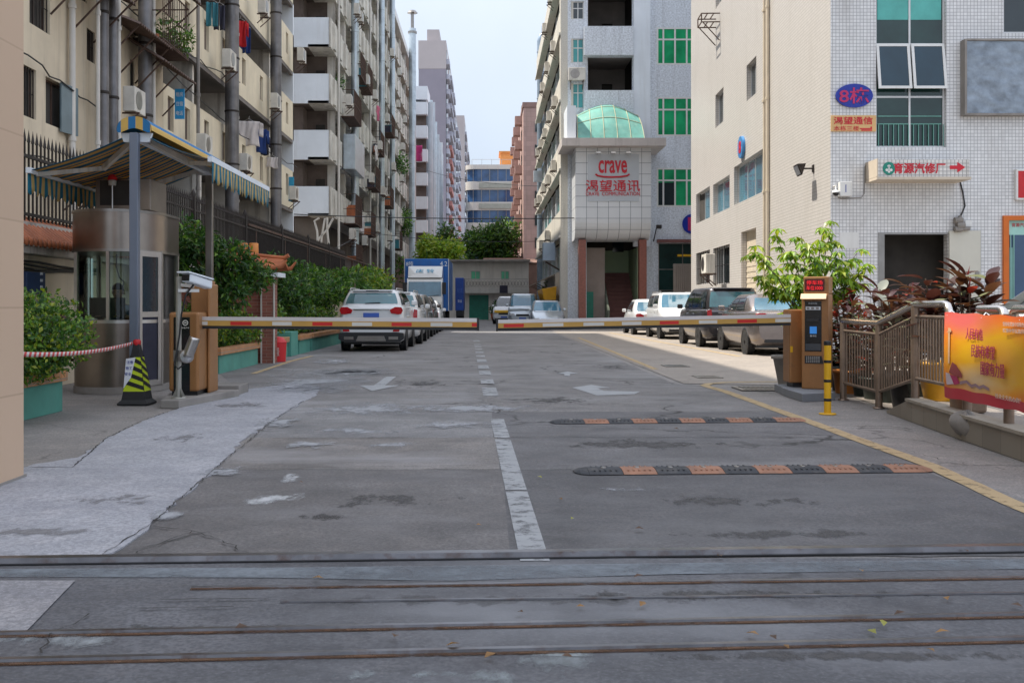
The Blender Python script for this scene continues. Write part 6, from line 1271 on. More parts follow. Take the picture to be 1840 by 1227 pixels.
A_=V3((-3.475,7.6,.885)); B_=V3((cx-.04,cy-.05,.80)); A_=V3((-5.1,11.6,.76)); A_=V3(P(30,636,9.3)); mb=MB()
mb.grid(lambda i,j:tuple(A_+(B_-A_)*i+Vector((0,0,-.05*4*i*(1-i)-.045*(j-.5)))),60,1,0,True,lambda i,j:((B_-A_).length*i*1.0+j*.03,j)); tag(mb.build('barrier_tape',M['tape'],None,solid=.002),'red and white barrier tape stretched from the gate pillar side to the traffic cone','tape')
# ---- left barrier -----------------------------------------------------------------------------
t=thing('barrier_plinth','grey concrete plinth under the left barrier cabinet','plinth',(-4.3,14,0)); a=G(285,734); b_=G(338,736); mb=MB(); mb.add([(a[0]+.02,13.3,0),(-3.86,13.25,0),(-3.5,14.95,0),(-4.45,15.1,0),(a[0]+.02,13.3,.105),(-3.86,13.25,.105),(-3.5,14.95,.105),(-4.45,15.1,.105)],[[3,2,1,0],[4,5,6,7],[0,1,5,4],[1,2,6,5],[2,3,7,6],[3,0,4,7]]); mb.build('slab',M['grey_concrete'],t,bevel=.01)
t=thing('kerb_slab','low grey concrete slab behind the left barrier plinth','slab',(-3.6,15.3,0)); mb=MB(); a=P(378,0,15.2)[0]; b_=P(431,0,15.2)[0]; mb.box(a,b_,15.15,15.75,0.002,.145); mb.build('slab',M['grey_concrete'],t,bevel=.01)
def barrier_arm(t,x0,x1,y,z0,z1,tipx,label_seq,hh=.15):
    """square profile arm: silver top, coloured face, dark rubber below; x0 at the cabinet"""
    n=len(label_seq); f=lambda x:z0+(z1-z0)*(x-x0)/(x1-x0)
    def seg(xa,xb,zo0,zo1,ya,yb,m,name):
        mb=MB(); v=[]
        for x in (xa,xb): v+=[(x,ya,f(x)+zo0),(x,yb,f(x)+zo0),(x,yb,f(x)+zo1),(x,ya,f(x)+zo1)]
        mb.add(v,[[0,1,2,3],[7,6,5,4],[0,4,5,1],[1,5,6,2],[2,6,7,3],[3,7,4,0]]); return mb.build(name,m,t)
    seg(x0,x1,-.045,.025,y-.03,y+.03,M['arm_orange'],'arm'); seg(x0,x1,.0255,.075,y-.032,y+.032,M['arm_silver'],'top_channel'); seg(x0,x1,-.085,-.0455,y-.022,y+.022,M['black'],'rubber_edge')
    seg(x1,x1+(.03 if x1>x0 else -.03),-.09,.08,y-.036,y+.036,M['black'],'end_cap')
    x=x0; 
    for s,L in label_seq:
        x2=x+(L if x1>x0 else -L)
        if s!='o': seg(min(x,x2),max(x,x2),-.036,.012,y-.0335,y-.0305,M['reflect_red' if s=='r' else 'reflect_white'],'reflector')
        x=x2
BYY=14.15
t=thing('barrier_gate','left barrier gate with an orange brown cabinet and a level striped arm','barrier gate',(-4.1,BYY,.105))
ca,cb=P(303,0,13.95)[0],P(357,0,13.95)[0]; mb=MB(); mb.box(ca,cb,13.95,14.6,.16,P(0,561,13.95)[2]); cb_=mb.build('cabinet',M['orange_brown'],t,bevel=.035,seg=3)
mb=MB(); mb.box(ca+.03,cb-.03,14.0,14.55,.106,.17); mb.build('foot',M['black'],cb_)
z0,z1=P(0,703,13.94)[2],P(0,570,13.94)[2]; pa,pb=P(312,0,13.94)[0],P(341,0,13.94)[0]; mb=MB(); mb.box(pa,pb,13.938,13.949,z0,z1); pn=mb.build('black_panel',M['black_gloss'],cb_)
mb=MB(); ec=P(333,580,13.935); 
for i in range(20):
    a0,a1=6.2832*i/20,6.2832*(i+1)/20; mb.add([(ec[0]+r_*math.cos(a_),13.934,ec[2]+r_*math.sin(a_)) for a_,r_ in ((a0,.038),(a1,.038),(a1,.026),(a0,.026))],[[0,1,2,3]])
mb.box(ec[0]-.016,ec[0]+.016,13.932,13.936,ec[2]-.008,ec[2]+.008); mb.build('emblem',M['grimy_white'],pn); o=P(333,589,13.93); text('智能停车',M['grimy_white'],pn,(o[0],13.936,o[2]),X3,Z3,.1,.02,.003)
o=P(319,582,13.93); text('智',M['grimy_white'],pn,(o[0],13.936,o[2]+.01),X3,Z3,.05,.05,.003)
ta_,tb_=P(333,0,14.35)[0],P(378,0,14.62)[0]; mb=MB(); mb.box(cb+.004,P(377,0,14.35)[0],14.35,14.8,.106,P(0,510,14.35)[2]); mb.build('tall_cabinet',M['orange_brown'],t,bevel=.02); mb=MB(); mb.box(ta_,cb+.002,14.62,14.8,.106,P(0,505,14.62)[2]); mb.build('rear_cabinet',M['orange_brown'],t,bevel=.015)
xe=P(857,0,BYY)[0]; seq=[]
xs=[357,374,415,453,490,525,562,598,633,669,704,740,774,813,848,857]; kinds='worowororoworor'
kinds=['w','o','r','o','w','o','r','o','w','o','r','o','w','o','r']
seq=[(k,(b-a)*BYY/F) for k,a,b in zip(kinds,xs,xs[1:])]
barrier_arm(t,P(357,0,BYY)[0],xe,BYY,P(0,579,BYY)[2],P(0,582,BYY)[2],None,seq)
# number plate camera
px_=P(321,0,13.55)[0]; t=thing('plate_camera','grey camera pole with a white plate camera and a round floodlight before the left barrier','camera',(px_,13.55,.105)); zt=P(0,497,13.55)[2]
mb=MB(); mb.tube([(px_,13.55,.12),(px_,13.55,zt)],.036,12); mb.lathe([(.1,.106),(.1,.12),(.05,.125)],(px_,13.55,0),12); 
for i in range(4): a_=i*math.pi/2+.78; mb.add([(px_+.035*math.cos(a_),13.55+.035*math.sin(a_),.24),(px_+.095*math.cos(a_),13.55+.095*math.sin(a_),.12),(px_+.035*math.cos(a_),13.55+.035*math.sin(a_),.12)],[[0,1,2],[2,1,0]])
mb.build('pole',mat('pole_grey',(.36,.35,.31),.4,.3,.08,3),t)
d=(V3(P(375,512,14.0))-V3(P(330,496,13.35))); c0=V3(P(334,499,13.35)); c1=V3(P(374,512,13.95)); mb=MB(); mb.bar(c0,c1,.13,.11); hs_=mb.build('camera_housing',M['panel_white'],t,bevel=.02); mb=MB(); mb.bar(c0+Vector((-.02,-.06,.07)),c1+Vector((0,0,.075)),.165,.018); mb.build('sunshield',M['panel_white'],hs_); mb=MB(); dn=(c1-c0).normalized(); mb.bar(c0-dn*.012,c0-dn*.002,.10,.08); mb.build('lens_window',M['black_gloss'],hs_)
mb=MB(); mb.bar((px_,13.55,zt-.1),c0+dn*.22+Vector((0,0,-.08)),.04); mb.bar((px_,13.5,zt-.18),(px_+.24,13.62,zt-.18),.05,.04); mb.build('bracket',M['steel'],t)
q0=P(343,617,13.4); lc=P(336,640,13.38); mb=MB()
mb.grid(lambda i,j:(lc[0]-.045+.125*i+.085*j,13.27+.16*(2*i-1)**2*.5+.02*j,lc[2]+.02+.24*j-.04*i),8,8); lmp=mb.build('lamp_hood',M['steel'],t,solid=.012); mb=MB(); mb.lathe([(.05,-.07),(.085,-.055),(.09,.0),(.06,.04),(0,.05)],lc,16,0,'y'); mb.build('lamp_body',M['steel'],lmp); mb=MB(); mb.lathe([(0,-.082),(.06,-.075),(.075,-.06)],lc,16,0,'y'); mb.build('lens',M['lamp_clear'],lmp); mb=MB(); mb.box(px_-.05,px_+.05,13.49,13.6,lc[2]-.07,lc[2]+.07); mb.build('clamp',M['steel_dark'],lmp)
mb=MB(); mb.tube([c0+dn*.2+Vector((0,0,-.06)),P(334,530,13.45),P(326,565,13.5),P(323,600,13.5),P(316,640,13.45),P(313,655,13.42),P(320,663,13.4),P(330,655,13.38),lc],.011,6); mb.build('cable',M['black'],t)
# ================================================================== vehicles
def paint(name,col,metal=.0,rough=.28): return mat(name,col,rough,metal,.03,2,coat=.7)
M['car_white']=paint('car_white',(.66,.67,.68)); M['car_silver']=paint('car_silver',(.42,.46,.49),.6); M['car_grey']=paint('car_grey',(.20,.19,.185),.6); M['car_bronze']=paint('car_bronze',(.24,.205,.19),.7,.25); M['car_dark']=paint('car_dark',(.045,.042,.048),.5); M['car_brown']=paint('car_brown',(.10,.07,.06),.4)
M['car_glass']=glassmat('car_glass',(.012,.02,.024),.04,.9); M['car_glass_teal_reflect']=glassmat('car_glass_teal_reflect',(.03,.12,.14),.04,1.0,.6); M['car_glass_sky_reflect']=glassmat('car_glass_sky_reflect',(.05,.16,.24),.04,1.0,.4)  # teal and bluish sky reflections are put into the glass colours
SPEC=dict( # belt height, bonnet y from front, greenhouse base (front,rear inset), roof (front,rear inset), cabin top narrowing
 suv=dict(belt=1.18,hood=1.06,gf=1.05,gr=.06,rf=1.75,rr=.42,wt=.76,wh=.36),
 sedan=dict(belt=.98,hood=.86,gf=1.05,gr=.62,rf=1.85,rr=1.25,wt=.74,wh=.33),
 mpv=dict(belt=1.18,hood=1.05,gf=.75,gr=.05,rf=1.75,rr=.32,wt=.80,wh=.34),
 van=dict(belt=1.20,hood=1.02,gf=.45,gr=.04,rf=1.15,rr=.12,wt=.82,wh=.34))
def car(label,pos,yaw,kind,L,W,Ht,pm,group='parked cars',cat='car',name='parked_car',glass='car_glass',plate='plate_blue',black_bumper=False,rack=False,tails='wrap',belt=None):
    S=SPEC[kind]; bz=belt or S['belt']; hw=W/2; y0,y1=-L/2,L/2
    t=thing(name,label,cat,(0,0,0),group)
    zb=.26; hd=S['hood']
    st=[(y0,.42,bz-.10,.86),(y0+.05,.34,bz-.03,.93),(y0+.22,zb,bz,.985),(y0+.8,zb,bz+.01,1.0),(y0+L*.45,zb,bz,1.0),(y1-S['gf']-.05,zb,bz-.01,1.0),(y1-S['gf']+.22,zb,hd,.99),(y1-.45,zb,hd-.09,.965),(y1-.14,.30,hd-.22,.90),(y1-.02,.36,hd-.32,.80),(y1,.42,hd-.36,.74)]
    mb=MB(); vs=[]; K=12
    for y,za,zt,k in st:
        w_=hw*k; h_=zt-za; half=[(.0,za),(w_*.86,za),(w_*.955,za+.06),(w_,za+h_*.35),(w_*1.0,za+h_*.62),(w_*.985,zt-.09),(w_*.955,zt-.03),(w_*.88,zt),(0,zt+.015)]
        vs+=[(x,y,z) for x,z in half]+[(-x,y,z) for x,z in half[-2:0:-1]]
    n=16; k=len(st); mb.add(vs,[[i*n+j,i*n+(j+1)%n,(i+1)*n+(j+1)%n,(i+1)*n+j] for i in range(k-1) for j in range(n)],0,True); mb.add(vs[:n],[list(range(n))[::-1]],0,True); mb.add(vs[-n:],[list(range(n))],0,True)
    gb=(y0+S['gr'],y1-S['gf']); gt=(y0+S['rr'],y1-S['rf']); wb=hw*.945; wt=hw*S['wt']; z0=bz-.03
    def surf(a,b,tt,off=0):
        """a,b on the unit square edge; tt from belt to roof"""
        m_=min(abs(a),abs(b)); f=1/(1+m_**9)**(1/9); a*=f; b*=f; tb=tt**1.0; bul=.05*math.sin(math.pi*min(tt,1)*.9)
        ya=gb[0]+(gt[0]-gb[0])*tb; yc=gb[1]+(gt[1]-gb[1])*tb; w_=wb+(wt-wb)*tb**1.25+bul*.5+off
        return (a*w_,(ya+yc)/2+b*((yc-ya)/2+bul*.6+off),z0+(Ht-.05-z0)*tt)
    per=[]
    q_=8
    for i in range(q_): per.append((1,-1+2*i/q_))
    for i in range(q_): per.append((1-2*i/q_,1))
    for i in range(q_): per.append((-1,1-2*i/q_))
    for i in range(q_): per.append((-1+2*i/q_,-1))
    N_=len(per); vs=[]
    for tt in (0,.2,.4,.6,.8,.94,1.0): vs+=[surf(a,b,tt) for a,b in per]
    for sc_,dz in ((.94,.03),(.75,.045),(.35,.055)):
        c=((gt[0]+gt[1])/2); vs+=[(p[0]*sc_,c+(p[1]-c)*sc_,Ht-.05+dz) for p in [surf(a,b,1) for a,b in per]]
    kk=10; mb.add(vs,[[i*N_+j,i*N_+(j+1)%N_,(i+1)*N_+(j+1)%N_,(i+1)*N_+j] for i in range(kk-1) for j in range(N_)],0,True); mb.add(vs[-N_:],[list(range(N_))],0,True)
    body=mb.build('body',pm,t)
    def pane(nm,side,u0,u1,t0,t1,m,taper=0):
        mb=MB()
        def fn(i,j):
            tt=t0+(t1-t0)*j; u=(u0+(u1-u0)*i); u=u*(1-taper*j)
            a,b={'F':(u,1),'B':(u,-1),'L':(-1,u),'R':(1,u)}[side]; return surf(a,b,tt,.006)
        mb.grid(fn,10,5); return mb.build(nm,m,t)
    G_=M[glass]; gz=.10
    pane('windscreen','F',-.90,.90,gz,.93,G_); pane('rear_window','B',-.86,.86,.18 if kind=='suv' else .14,.86,M['car_glass_teal_reflect'] if kind!='sedan' else G_)
    parts={'suv':[(-.92,-.55),(-.49,.05),(.11,.80)],'mpv':[(-.94,-.45),(-.40,.12),(.17,.82)],'sedan':[(-.60,.02),(.08,.72)],'van':[(-.95,-.4),(-.35,.2),(.26,.86)]}[kind]
    for s in 'LR':
        for u0,u1 in parts: pane('side_window',s,u0,u1,.12,.88,M['car_glass'])
    # wheels and arches
    wr=S['wh']; ys=(y0+L*.205,y1-L*.195)
    for yy in ys:
        for s in (-1,1):
            mb=MB(); mb.lathe([(wr+.055,s*(hw-.012)),(wr+.05,s*(hw+.006)),(wr-.05,s*(hw+.006)),(wr-.06,s*(hw-.2))],(0,yy,wr),24,0,'x'); mb.build('wheel_arch',M['black'],t)
            x=s*(hw-.10); mb=MB(); mb.lathe([(wr*.62,-.10),(wr*.93,-.105),(wr,-.07),(wr,.07),(wr*.93,.105),(wr*.62,.10)],(x,yy,wr),24,0,'x'); wo=mb.build('wheel',M['rubber'],t)
            mb=MB(); mb.lathe([(wr*.64,s*.085),(wr*.6,s*.095),(wr*.55,s*.07)],(x,yy,wr),20,0,'x'); mb.lathe([(0,s*.10),(wr*.16,s*.10),(wr*.17,s*.07)],(x,yy,wr),12,0,'x')
            for k_ in range(7): a_=6.2832*k_/7; mb.bar((x+s*.082,yy,wr),(x+s*.082,yy+math.cos(a_)*wr*.6,wr+math.sin(a_)*wr*.6),.035,.045)
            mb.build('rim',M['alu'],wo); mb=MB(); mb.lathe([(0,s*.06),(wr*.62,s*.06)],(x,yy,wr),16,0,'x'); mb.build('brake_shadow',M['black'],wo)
    # under-body
    mb=MB(); mb.box(-hw*.86,hw*.86,y0+.25,y1-.3,.2,.34); mb.build('underbody',M['black'],t)
    if black_bumper:
        mb=MB(); mb.prism([(-hw*.99,.36),(-hw*.97,.52),(-hw*.80,.54),(hw*.80,.54),(hw*.97,.52),(hw*.99,.36),(hw*.86,.28),(-hw*.86,.28)],'y',y0-.05,y0+.3); bb=mb.build('rear_bumper',M['black'],t,bevel=.03)
        mb=MB(); mb.prism([(-.42,.30),(-.36,.44),(.36,.44),(.42,.30)],'y',y0-.065,y0-.04); 
        for s in (-1,1): mb.box(s*.62-.13,s*.62+.13,y0-.07,y0-.04,.34,.42)
        mb.build('skid_plate',M['steel_dark'],bb)
        for s in (-1,1): mb=MB(); mb.prism([(s*.60,.56),(s*.78,.56),(s*.80,.645),(s*.62,.645)],'y',y0-.012,y0+.08); mb.build('reflector',M['tail_red'],t)
    else:
        mb=MB(); mb.box(-hw*.72,hw*.72,y0-.006,y0+.1,.345,.43); mb.build('rear_valance',M['black'],t,bevel=.01)
    # lights
    zl=bz-.16
    for s in (-1,1):
        mb=MB()
        if tails=='wrap': pl=[(s*.40*W,zl-.09),(s*.455*W,zl-.08),(s*.478*W,zl+.02),(s*.455*W,zl+.11),(s*.36*W,zl+.115),(s*.28*W,zl+.03),(s*.30*W,zl-.06)]
        else: pl=[(s*.36*W,zl-.18),(s*.445*W,zl-.18),(s*.445*W,zl+.12),(s*.38*W,zl+.14)]
        mb.prism(pl,'y',y0-.022,y0+.16); mb.build('tail_light',M['tail_red'],t,bevel=.015)
        zh=hd-.30; mb=MB(); mb.prism([(s*.42*W,zh-.10),(s*.445*W,zh+.04),(s*.28*W,zh+.055),(s*.25*W,zh-.05)],'y',y1-.20,y1+.0); mb.build('headlight',M['lamp_clear'],t,bevel=.015)
        yy=y1-S['gf']-.25; mb=MB(); mb.box(s*(hw+.05)-.09,s*(hw+.05)+.09,yy-.05,yy+.05,bz+.0,bz+.15); mb.build('mirror',M['black'] if pm is M['car_dark'] else pm,t,bevel=.04,seg=3)
        mb=MB(); 
        for yh in (y0+L*.36,y0+L*.56): mb.box(s*hw*.998-.012,s*hw*.998+.012,yh,yh+.18,bz-.16,bz-.13)
        mb.build('handle',M['chrome'] if pm is not M['car_white'] else pm,t)
    mb=MB(); mb.box(-.22,.22,y0-.016,y0+.03,zl-.17,zl-.05); mb.build('number_plate',M[plate],t); mb=MB(); mb.box(-.22,.22,y1+.0,y1+.016,.42,.53); mb.build('number_plate',M[plate],t)
    mb=MB(); mb.box(-W*.27,W*.27,y0-.02,y0+.05,zl+.025,zl+.055); mb.build('trim_strip',M['chrome'],t)
    mb=MB(); mb.box(-W*.22,W*.22,y1-.05,y1+.004,hd-.42,hd-.28); gr_=mb.build('grille',M['black'],t,bevel=.01); mb=MB(); mb.box(-W*.36,W*.36,y1-.12,y1-.01,.30,.40); mb.build('lower_grille',M['black'],t)
    for k_ in range(3): pass
    if rack:
        mb=MB()
        for s in (-1,1): mb.tube([(s*wt*.93,gt[0]+.12,Ht-.02),(s*wt*.93,gt[0]+.25,Ht+.035),(s*wt*.93,gt[1]-.3,Ht+.035),(s*wt*.93,gt[1]-.1,Ht-.03)],.018,6)
        mb.build('roof_rail',M['steel'],t)
    if kind in ('suv','mpv'):
        mb=MB(); mb.box(-wt*.8,wt*.8,gt[0]-.10,gt[0]+.12,Ht-.055,Ht-.02); sp=mb.build('spoiler',pm,t,bevel=.015); mb=MB(); mb.box(-.18,.18,gt[0]-.108,gt[0]-.1,Ht-.05,Ht-.03); mb.build('brake_light',M['cl_dark'],sp)
        mb=MB(); p=surf(-.2,-1,.2,.02); mb.bar(p,(p[0]+.42,p[1]+.01,p[2]+.02),.02); mb.build('wiper',M['black'],t)
    t.location=pos; t.rotation_euler=(0,0,yaw); return t
gL,gR='cars parked along the left kerb','cars parked along the right kerb'
s=car('white SUV with red wrap-around tail lights and black lower bumper, nearest on the left',(-3.22,31.75,0),0,'suv',4.66,1.84,1.74,M['car_white'],gL,black_bumper=True,rack=True,belt=1.29)
car('white car with a square red tail light, second in the left row',(-3.08,36.9,0),0,'suv',4.5,1.80,1.74,M['car_white'],gL,tails='tall',rack=True)
car('grey car third in the left row, between two white cars',(-3.12,42.2,0),0,'mpv',4.6,1.78,1.72,M['car_grey'],gL,tails='tall')
car('dark brown car with a red tail light, fourth in the left row',(-3.14,47.4,0),0,'suv',4.5,1.78,1.68,M['car_brown'],gL)
car('small white car last in the left row, in front of the truck',(-3.10,52.7,0),0,'sedan',4.4,1.76,1.52,M['car_white'],gL,tails='tall')
car('bronze grey saloon parked nearest on the right behind the barrier',(7.72,29.2,0),0,'sedan',4.8,1.90,1.60,M['car_bronze'],gR,glass='car_glass_sky_reflect',belt=1.14)
car('dark people carrier with a wide rear window beside the bronze saloon',(7.46,34.2,0),0,'mpv',4.7,1.84,1.84,M['car_dark'],gR,glass='car_glass',tails='tall')
car('white SUV facing the camera in the right row',(7.50,41.9,0),R(180),'suv',4.6,1.86,1.80,M['car_white'],gR,glass='car_glass_sky_reflect',rack=True)
car('white saloon farthest in the right row, its red tail light towards the camera',(7.25,47.7,0),0,'sedan',4.5,1.78,1.56,M['car_white'],gR,glass='car_glass_sky_reflect')
car('pale silver saloon facing the camera near the street end',(3.22,57.5,0),R(180),'sedan',4.5,1.76,1.55,M['car_silver'],'cars near the street end',glass='car_glass_sky_reflect')
car('silver minibus facing the camera, beside the pale saloon',(2.38,68.0,0),R(176),'van',4.9,1.86,2.02,M['car_silver'],'cars near the street end',cat='minibus',name='minibus',glass='car_glass_sky_reflect')
car('white car half hidden behind the pale saloon',(3.72,62.4,0),R(3),'sedan',4.5,1.76,1.5,M['car_white'],'cars near the street end')
tx=car('white people carrier with a yellow bonnet half hidden left of the silver minibus',(1.55,74.0,0),R(170),'mpv',4.5,1.76,1.9,M['car_white'],'cars near the street end')
mb=MB(); mb.box(-.7,.7,1.6,2.26,.70,.95); o=mb.build('yellow_bonnet',M['yellow'],None,bevel=.1,seg=3); o.parent=tx
car('white car beyond the banner at the right edge of the picture',(12.35,22.5,0),R(82),'suv',4.6,1.84,1.75,M['car_white'],None)
# box truck
t=thing('box_truck','blue box truck with a white cab facing the camera, behind the left row of cars','truck',(-3.44,62,0)); yf=60.0; xa,xb=P(727,0,62)[0],P(806,0,62)[0]; xc=(xa+xb)/2; zt=P(0,465,62)[2]
M['truck_blue']=mat('truck_blue',(.01,.12,.42),.45,0,.12,.8,streak=.2); M['truck_white']=paint('truck_white',(.68,.68,.66))
mb=MB(); mb.box(xa,xb,62,69.5,.95,zt); bx=mb.build('cargo_box',M['truck_blue'],t,bevel=.03); mb=MB(); 
for y in (62.0,69.4): 
    for x in (xa,xb): mb.box(x-.02,x+.02,y-.03,y+.05,.95,zt+.01)
mb.build('corner_trim',M['alu'],bx)
for px,s_ in ((736,'8吨'),(797,'4.2')): o=P(px,474,61.95); text(s_,M['panel_white'],bx,(o[0],61.99,o[2]),X3,Z3,.42,.28,.008)
cw=P(795,0,60)[0]-P(731,0,60)[0]; cxm=(P(795,0,60)[0]+P(731,0,60)[0])/2; hwc=cw/2; zc=P(0,499,60)[2]
mb=MB(); mb.prism([(60.0,.75),(59.96,1.45),(60.18,zc-.25),(60.35,zc-.02),(61.8,zc),(61.8,.75)],'x',cxm-hwc,cxm+hwc); cb=mb.build('cab',M['truck_white'],t,bevel=.07,seg=3)
zd=P(0,478,60.5)[2]; mb=MB(); mb.add([(cxm-hwc*.95,60.25,zc+.01),(cxm+hwc*.95,60.25,zc+.01),(cxm+hwc*.98,61.75,zc+.01),(cxm-hwc*.98,61.75,zc+.01),(cxm-hwc*.98,61.0,zd),(cxm+hwc*.98,61.0,zd),(cxm+hwc*.98,61.75,zd+.05),(cxm-hwc*.98,61.75,zd+.05),(cxm-hwc*.55,60.4,zc+.25),(cxm+hwc*.55,60.4,zc+.25)],[[0,1,9,8],[8,9,5,4],[0,8,4],[1,5,9],[4,5,6,7],[1,2,6,5],[0,4,7,3],[2,3,7,6]]); wd=mb.build('wind_deflector',M['truck_white'],cb)
o=P(768,494,60.3); dv=Vector((0,.6,zd-zc-.25)).normalized(); text('庆 铃',mat('truck_letter',(.02,.30,.50),.5),wd,(cxm,60.50,zc+.40),X3,dv,1.05,.36,.012)
def slope(z): return 59.96+.22*(z-1.45)/(zc-.25-1.45)
mb=MB(); za,zb2=P(0,532,60)[2],P(0,506,60)[2]; mb.quad((cxm-hwc*.93,slope(za)-.012,za),(cxm+hwc*.93,slope(za)-.012,za),(cxm+hwc*.91,slope(zb2)-.012,zb2),(cxm-hwc*.91,slope(zb2)-.012,zb2)); mb.build('windscreen',M['car_glass_sky_reflect'],cb)
mb=MB(); mb.box(cxm+hwc+.001,cxm+hwc+.012,60.45,61.4,za,zb2); mb.box(cxm-hwc-.012,cxm-hwc-.001,60.45,61.4,za,zb2); mb.build('side_window',M['car_glass'],cb)
for s in (-1,1):
    mb=MB(); mb.box(cxm+s*(hwc+.1)-.11,cxm+s*(hwc+.1)+.11,59.75,59.85,za+.1,zb2-.05); mb.bar((cxm+s*hwc*.98,60.2,zb2-.1),(cxm+s*(hwc+.1),59.82,zb2-.1),.035); mb.build('mirror',M['black'],cb,bevel=.02)
    mb=MB(); mb.box(cxm+s*hwc*.72-.17,cxm+s*hwc*.72+.17,59.94,59.98,.86,1.06); mb.build('headlight',M['lamp_clear'],cb)
mb=MB(); mb.box(cxm-hwc*.98,cxm+hwc*.98,59.85,60.1,.42,.78); mb.build('bumper',M['truck_white'],cb,bevel=.04); mb=MB(); mb.box(cxm-hwc*.6,cxm+hwc*.6,59.95,59.985,1.1,1.35); mb.build('grille',M['black'],cb); mb=MB(); mb.bar((cxm-.7,59.94,za-.03),(cxm+.1,59.93,za+.06),.025); mb.bar((cxm+.1,59.94,za-.03),(cxm+.8,59.93,za+.06),.025); mb.build('wiper',M['black'],cb)
for y in (60.9,67.6):
    for s in (-1,1): mb=MB(); mb.lathe([(.3,-.14),(.47,-.15),(.5,-.1),(.5,.1),(.47,.15),(.3,.14)],(xc+s*.98,y,.5),20,0,'x'); wo=mb.build('wheel',M['rubber'],t); mb=MB(); mb.lathe([(.0,s*.05),(.12,s*.11),(.3,s*.13),(.31,s*.1)],(xc+s*.98,y,.5),16,0,'x'); mb.build('rim',M['alu'],wo)
mb=MB(); mb.box(xc-.5,xc+.5,60.2,69.4,.55,.94); mb.build('chassis',M['black'],t)
t=thing('blue_lorry','tall blue lorry body standing right of the white cab truck','truck',(-2,76,0)); xa,xb=P(818,0,76)[0],P(833,0,76)[0]; z0,z1=P(0,560,76)[2],P(0,499,76)[2]; mb=MB(); mb.box(xa,xb,76,81,.9,z1); b_=mb.build('body',mat('lorry_blue',(.01,.06,.33),.45,0,.15,.8),t,bevel=.03); o=P(826,522,75.9); text('物流',M['plate_blue'],b_,(o[0],75.995,o[2]),X3,Z3,.4,.35,.008); o=P(826,541,75.9); text('货运',M['panel_white'],b_,(o[0],75.995,o[2]),X3,Z3,.3,.2,.008)
mb=MB()
for y in (76.9,79.9): mb.lathe([(.3,-.25),(.45,-.25),(.45,.25),(.3,.25)],((xa+xb)/2,y,.45),16,0,'x')
mb.build('wheel',M['rubber'],t); mb=MB(); mb.box(xa+.05,xb-.05,76.02,80.9,.5,.89); mb.build('chassis',M['black'],t)
t=thing('yellow_tipper','yellow tipper body parked behind the pale saloon beside the factory block','truck',(3.6,70,0)); xa,xb=3.32,4.30; z0,z1=1.7,2.35; mb=MB(); mb.add([(xa+.25,66,z0-.1),(xb,66,z0-.1),(xb,70.5,z0-.1),(xa+.2,70.5,z0-.1),(xa+.1,65.9,z1-.05),(xb+.05,65.9,z1+.12),(xb+.05,70.6,z1+.12),(xa+.05,70.6,z1-.1)],[[0,3,2,1],[0,1,5,4],[1,2,6,5],[2,3,7,6],[3,0,4,7],[4,5,6,7]]); mb.build('tipper_body',mat('tipper_yellow',(.85,.42,.02),.45,0,.1,2),t,bevel=.03)
mb=MB()
for y in (66.9,69.6):
    for x in (xa+.4,xb-.2): mb.lathe([(.3,-.13),(.46,-.13),(.46,.13),(.3,.13)],(x,y,.46),16,0,'x')
mb.build('wheel',M['rubber'],t); mb=MB(); mb.box(xa+.4,xb-.15,66.05,70.4,.5,z0-.11); mb.build('chassis',M['black'],t)
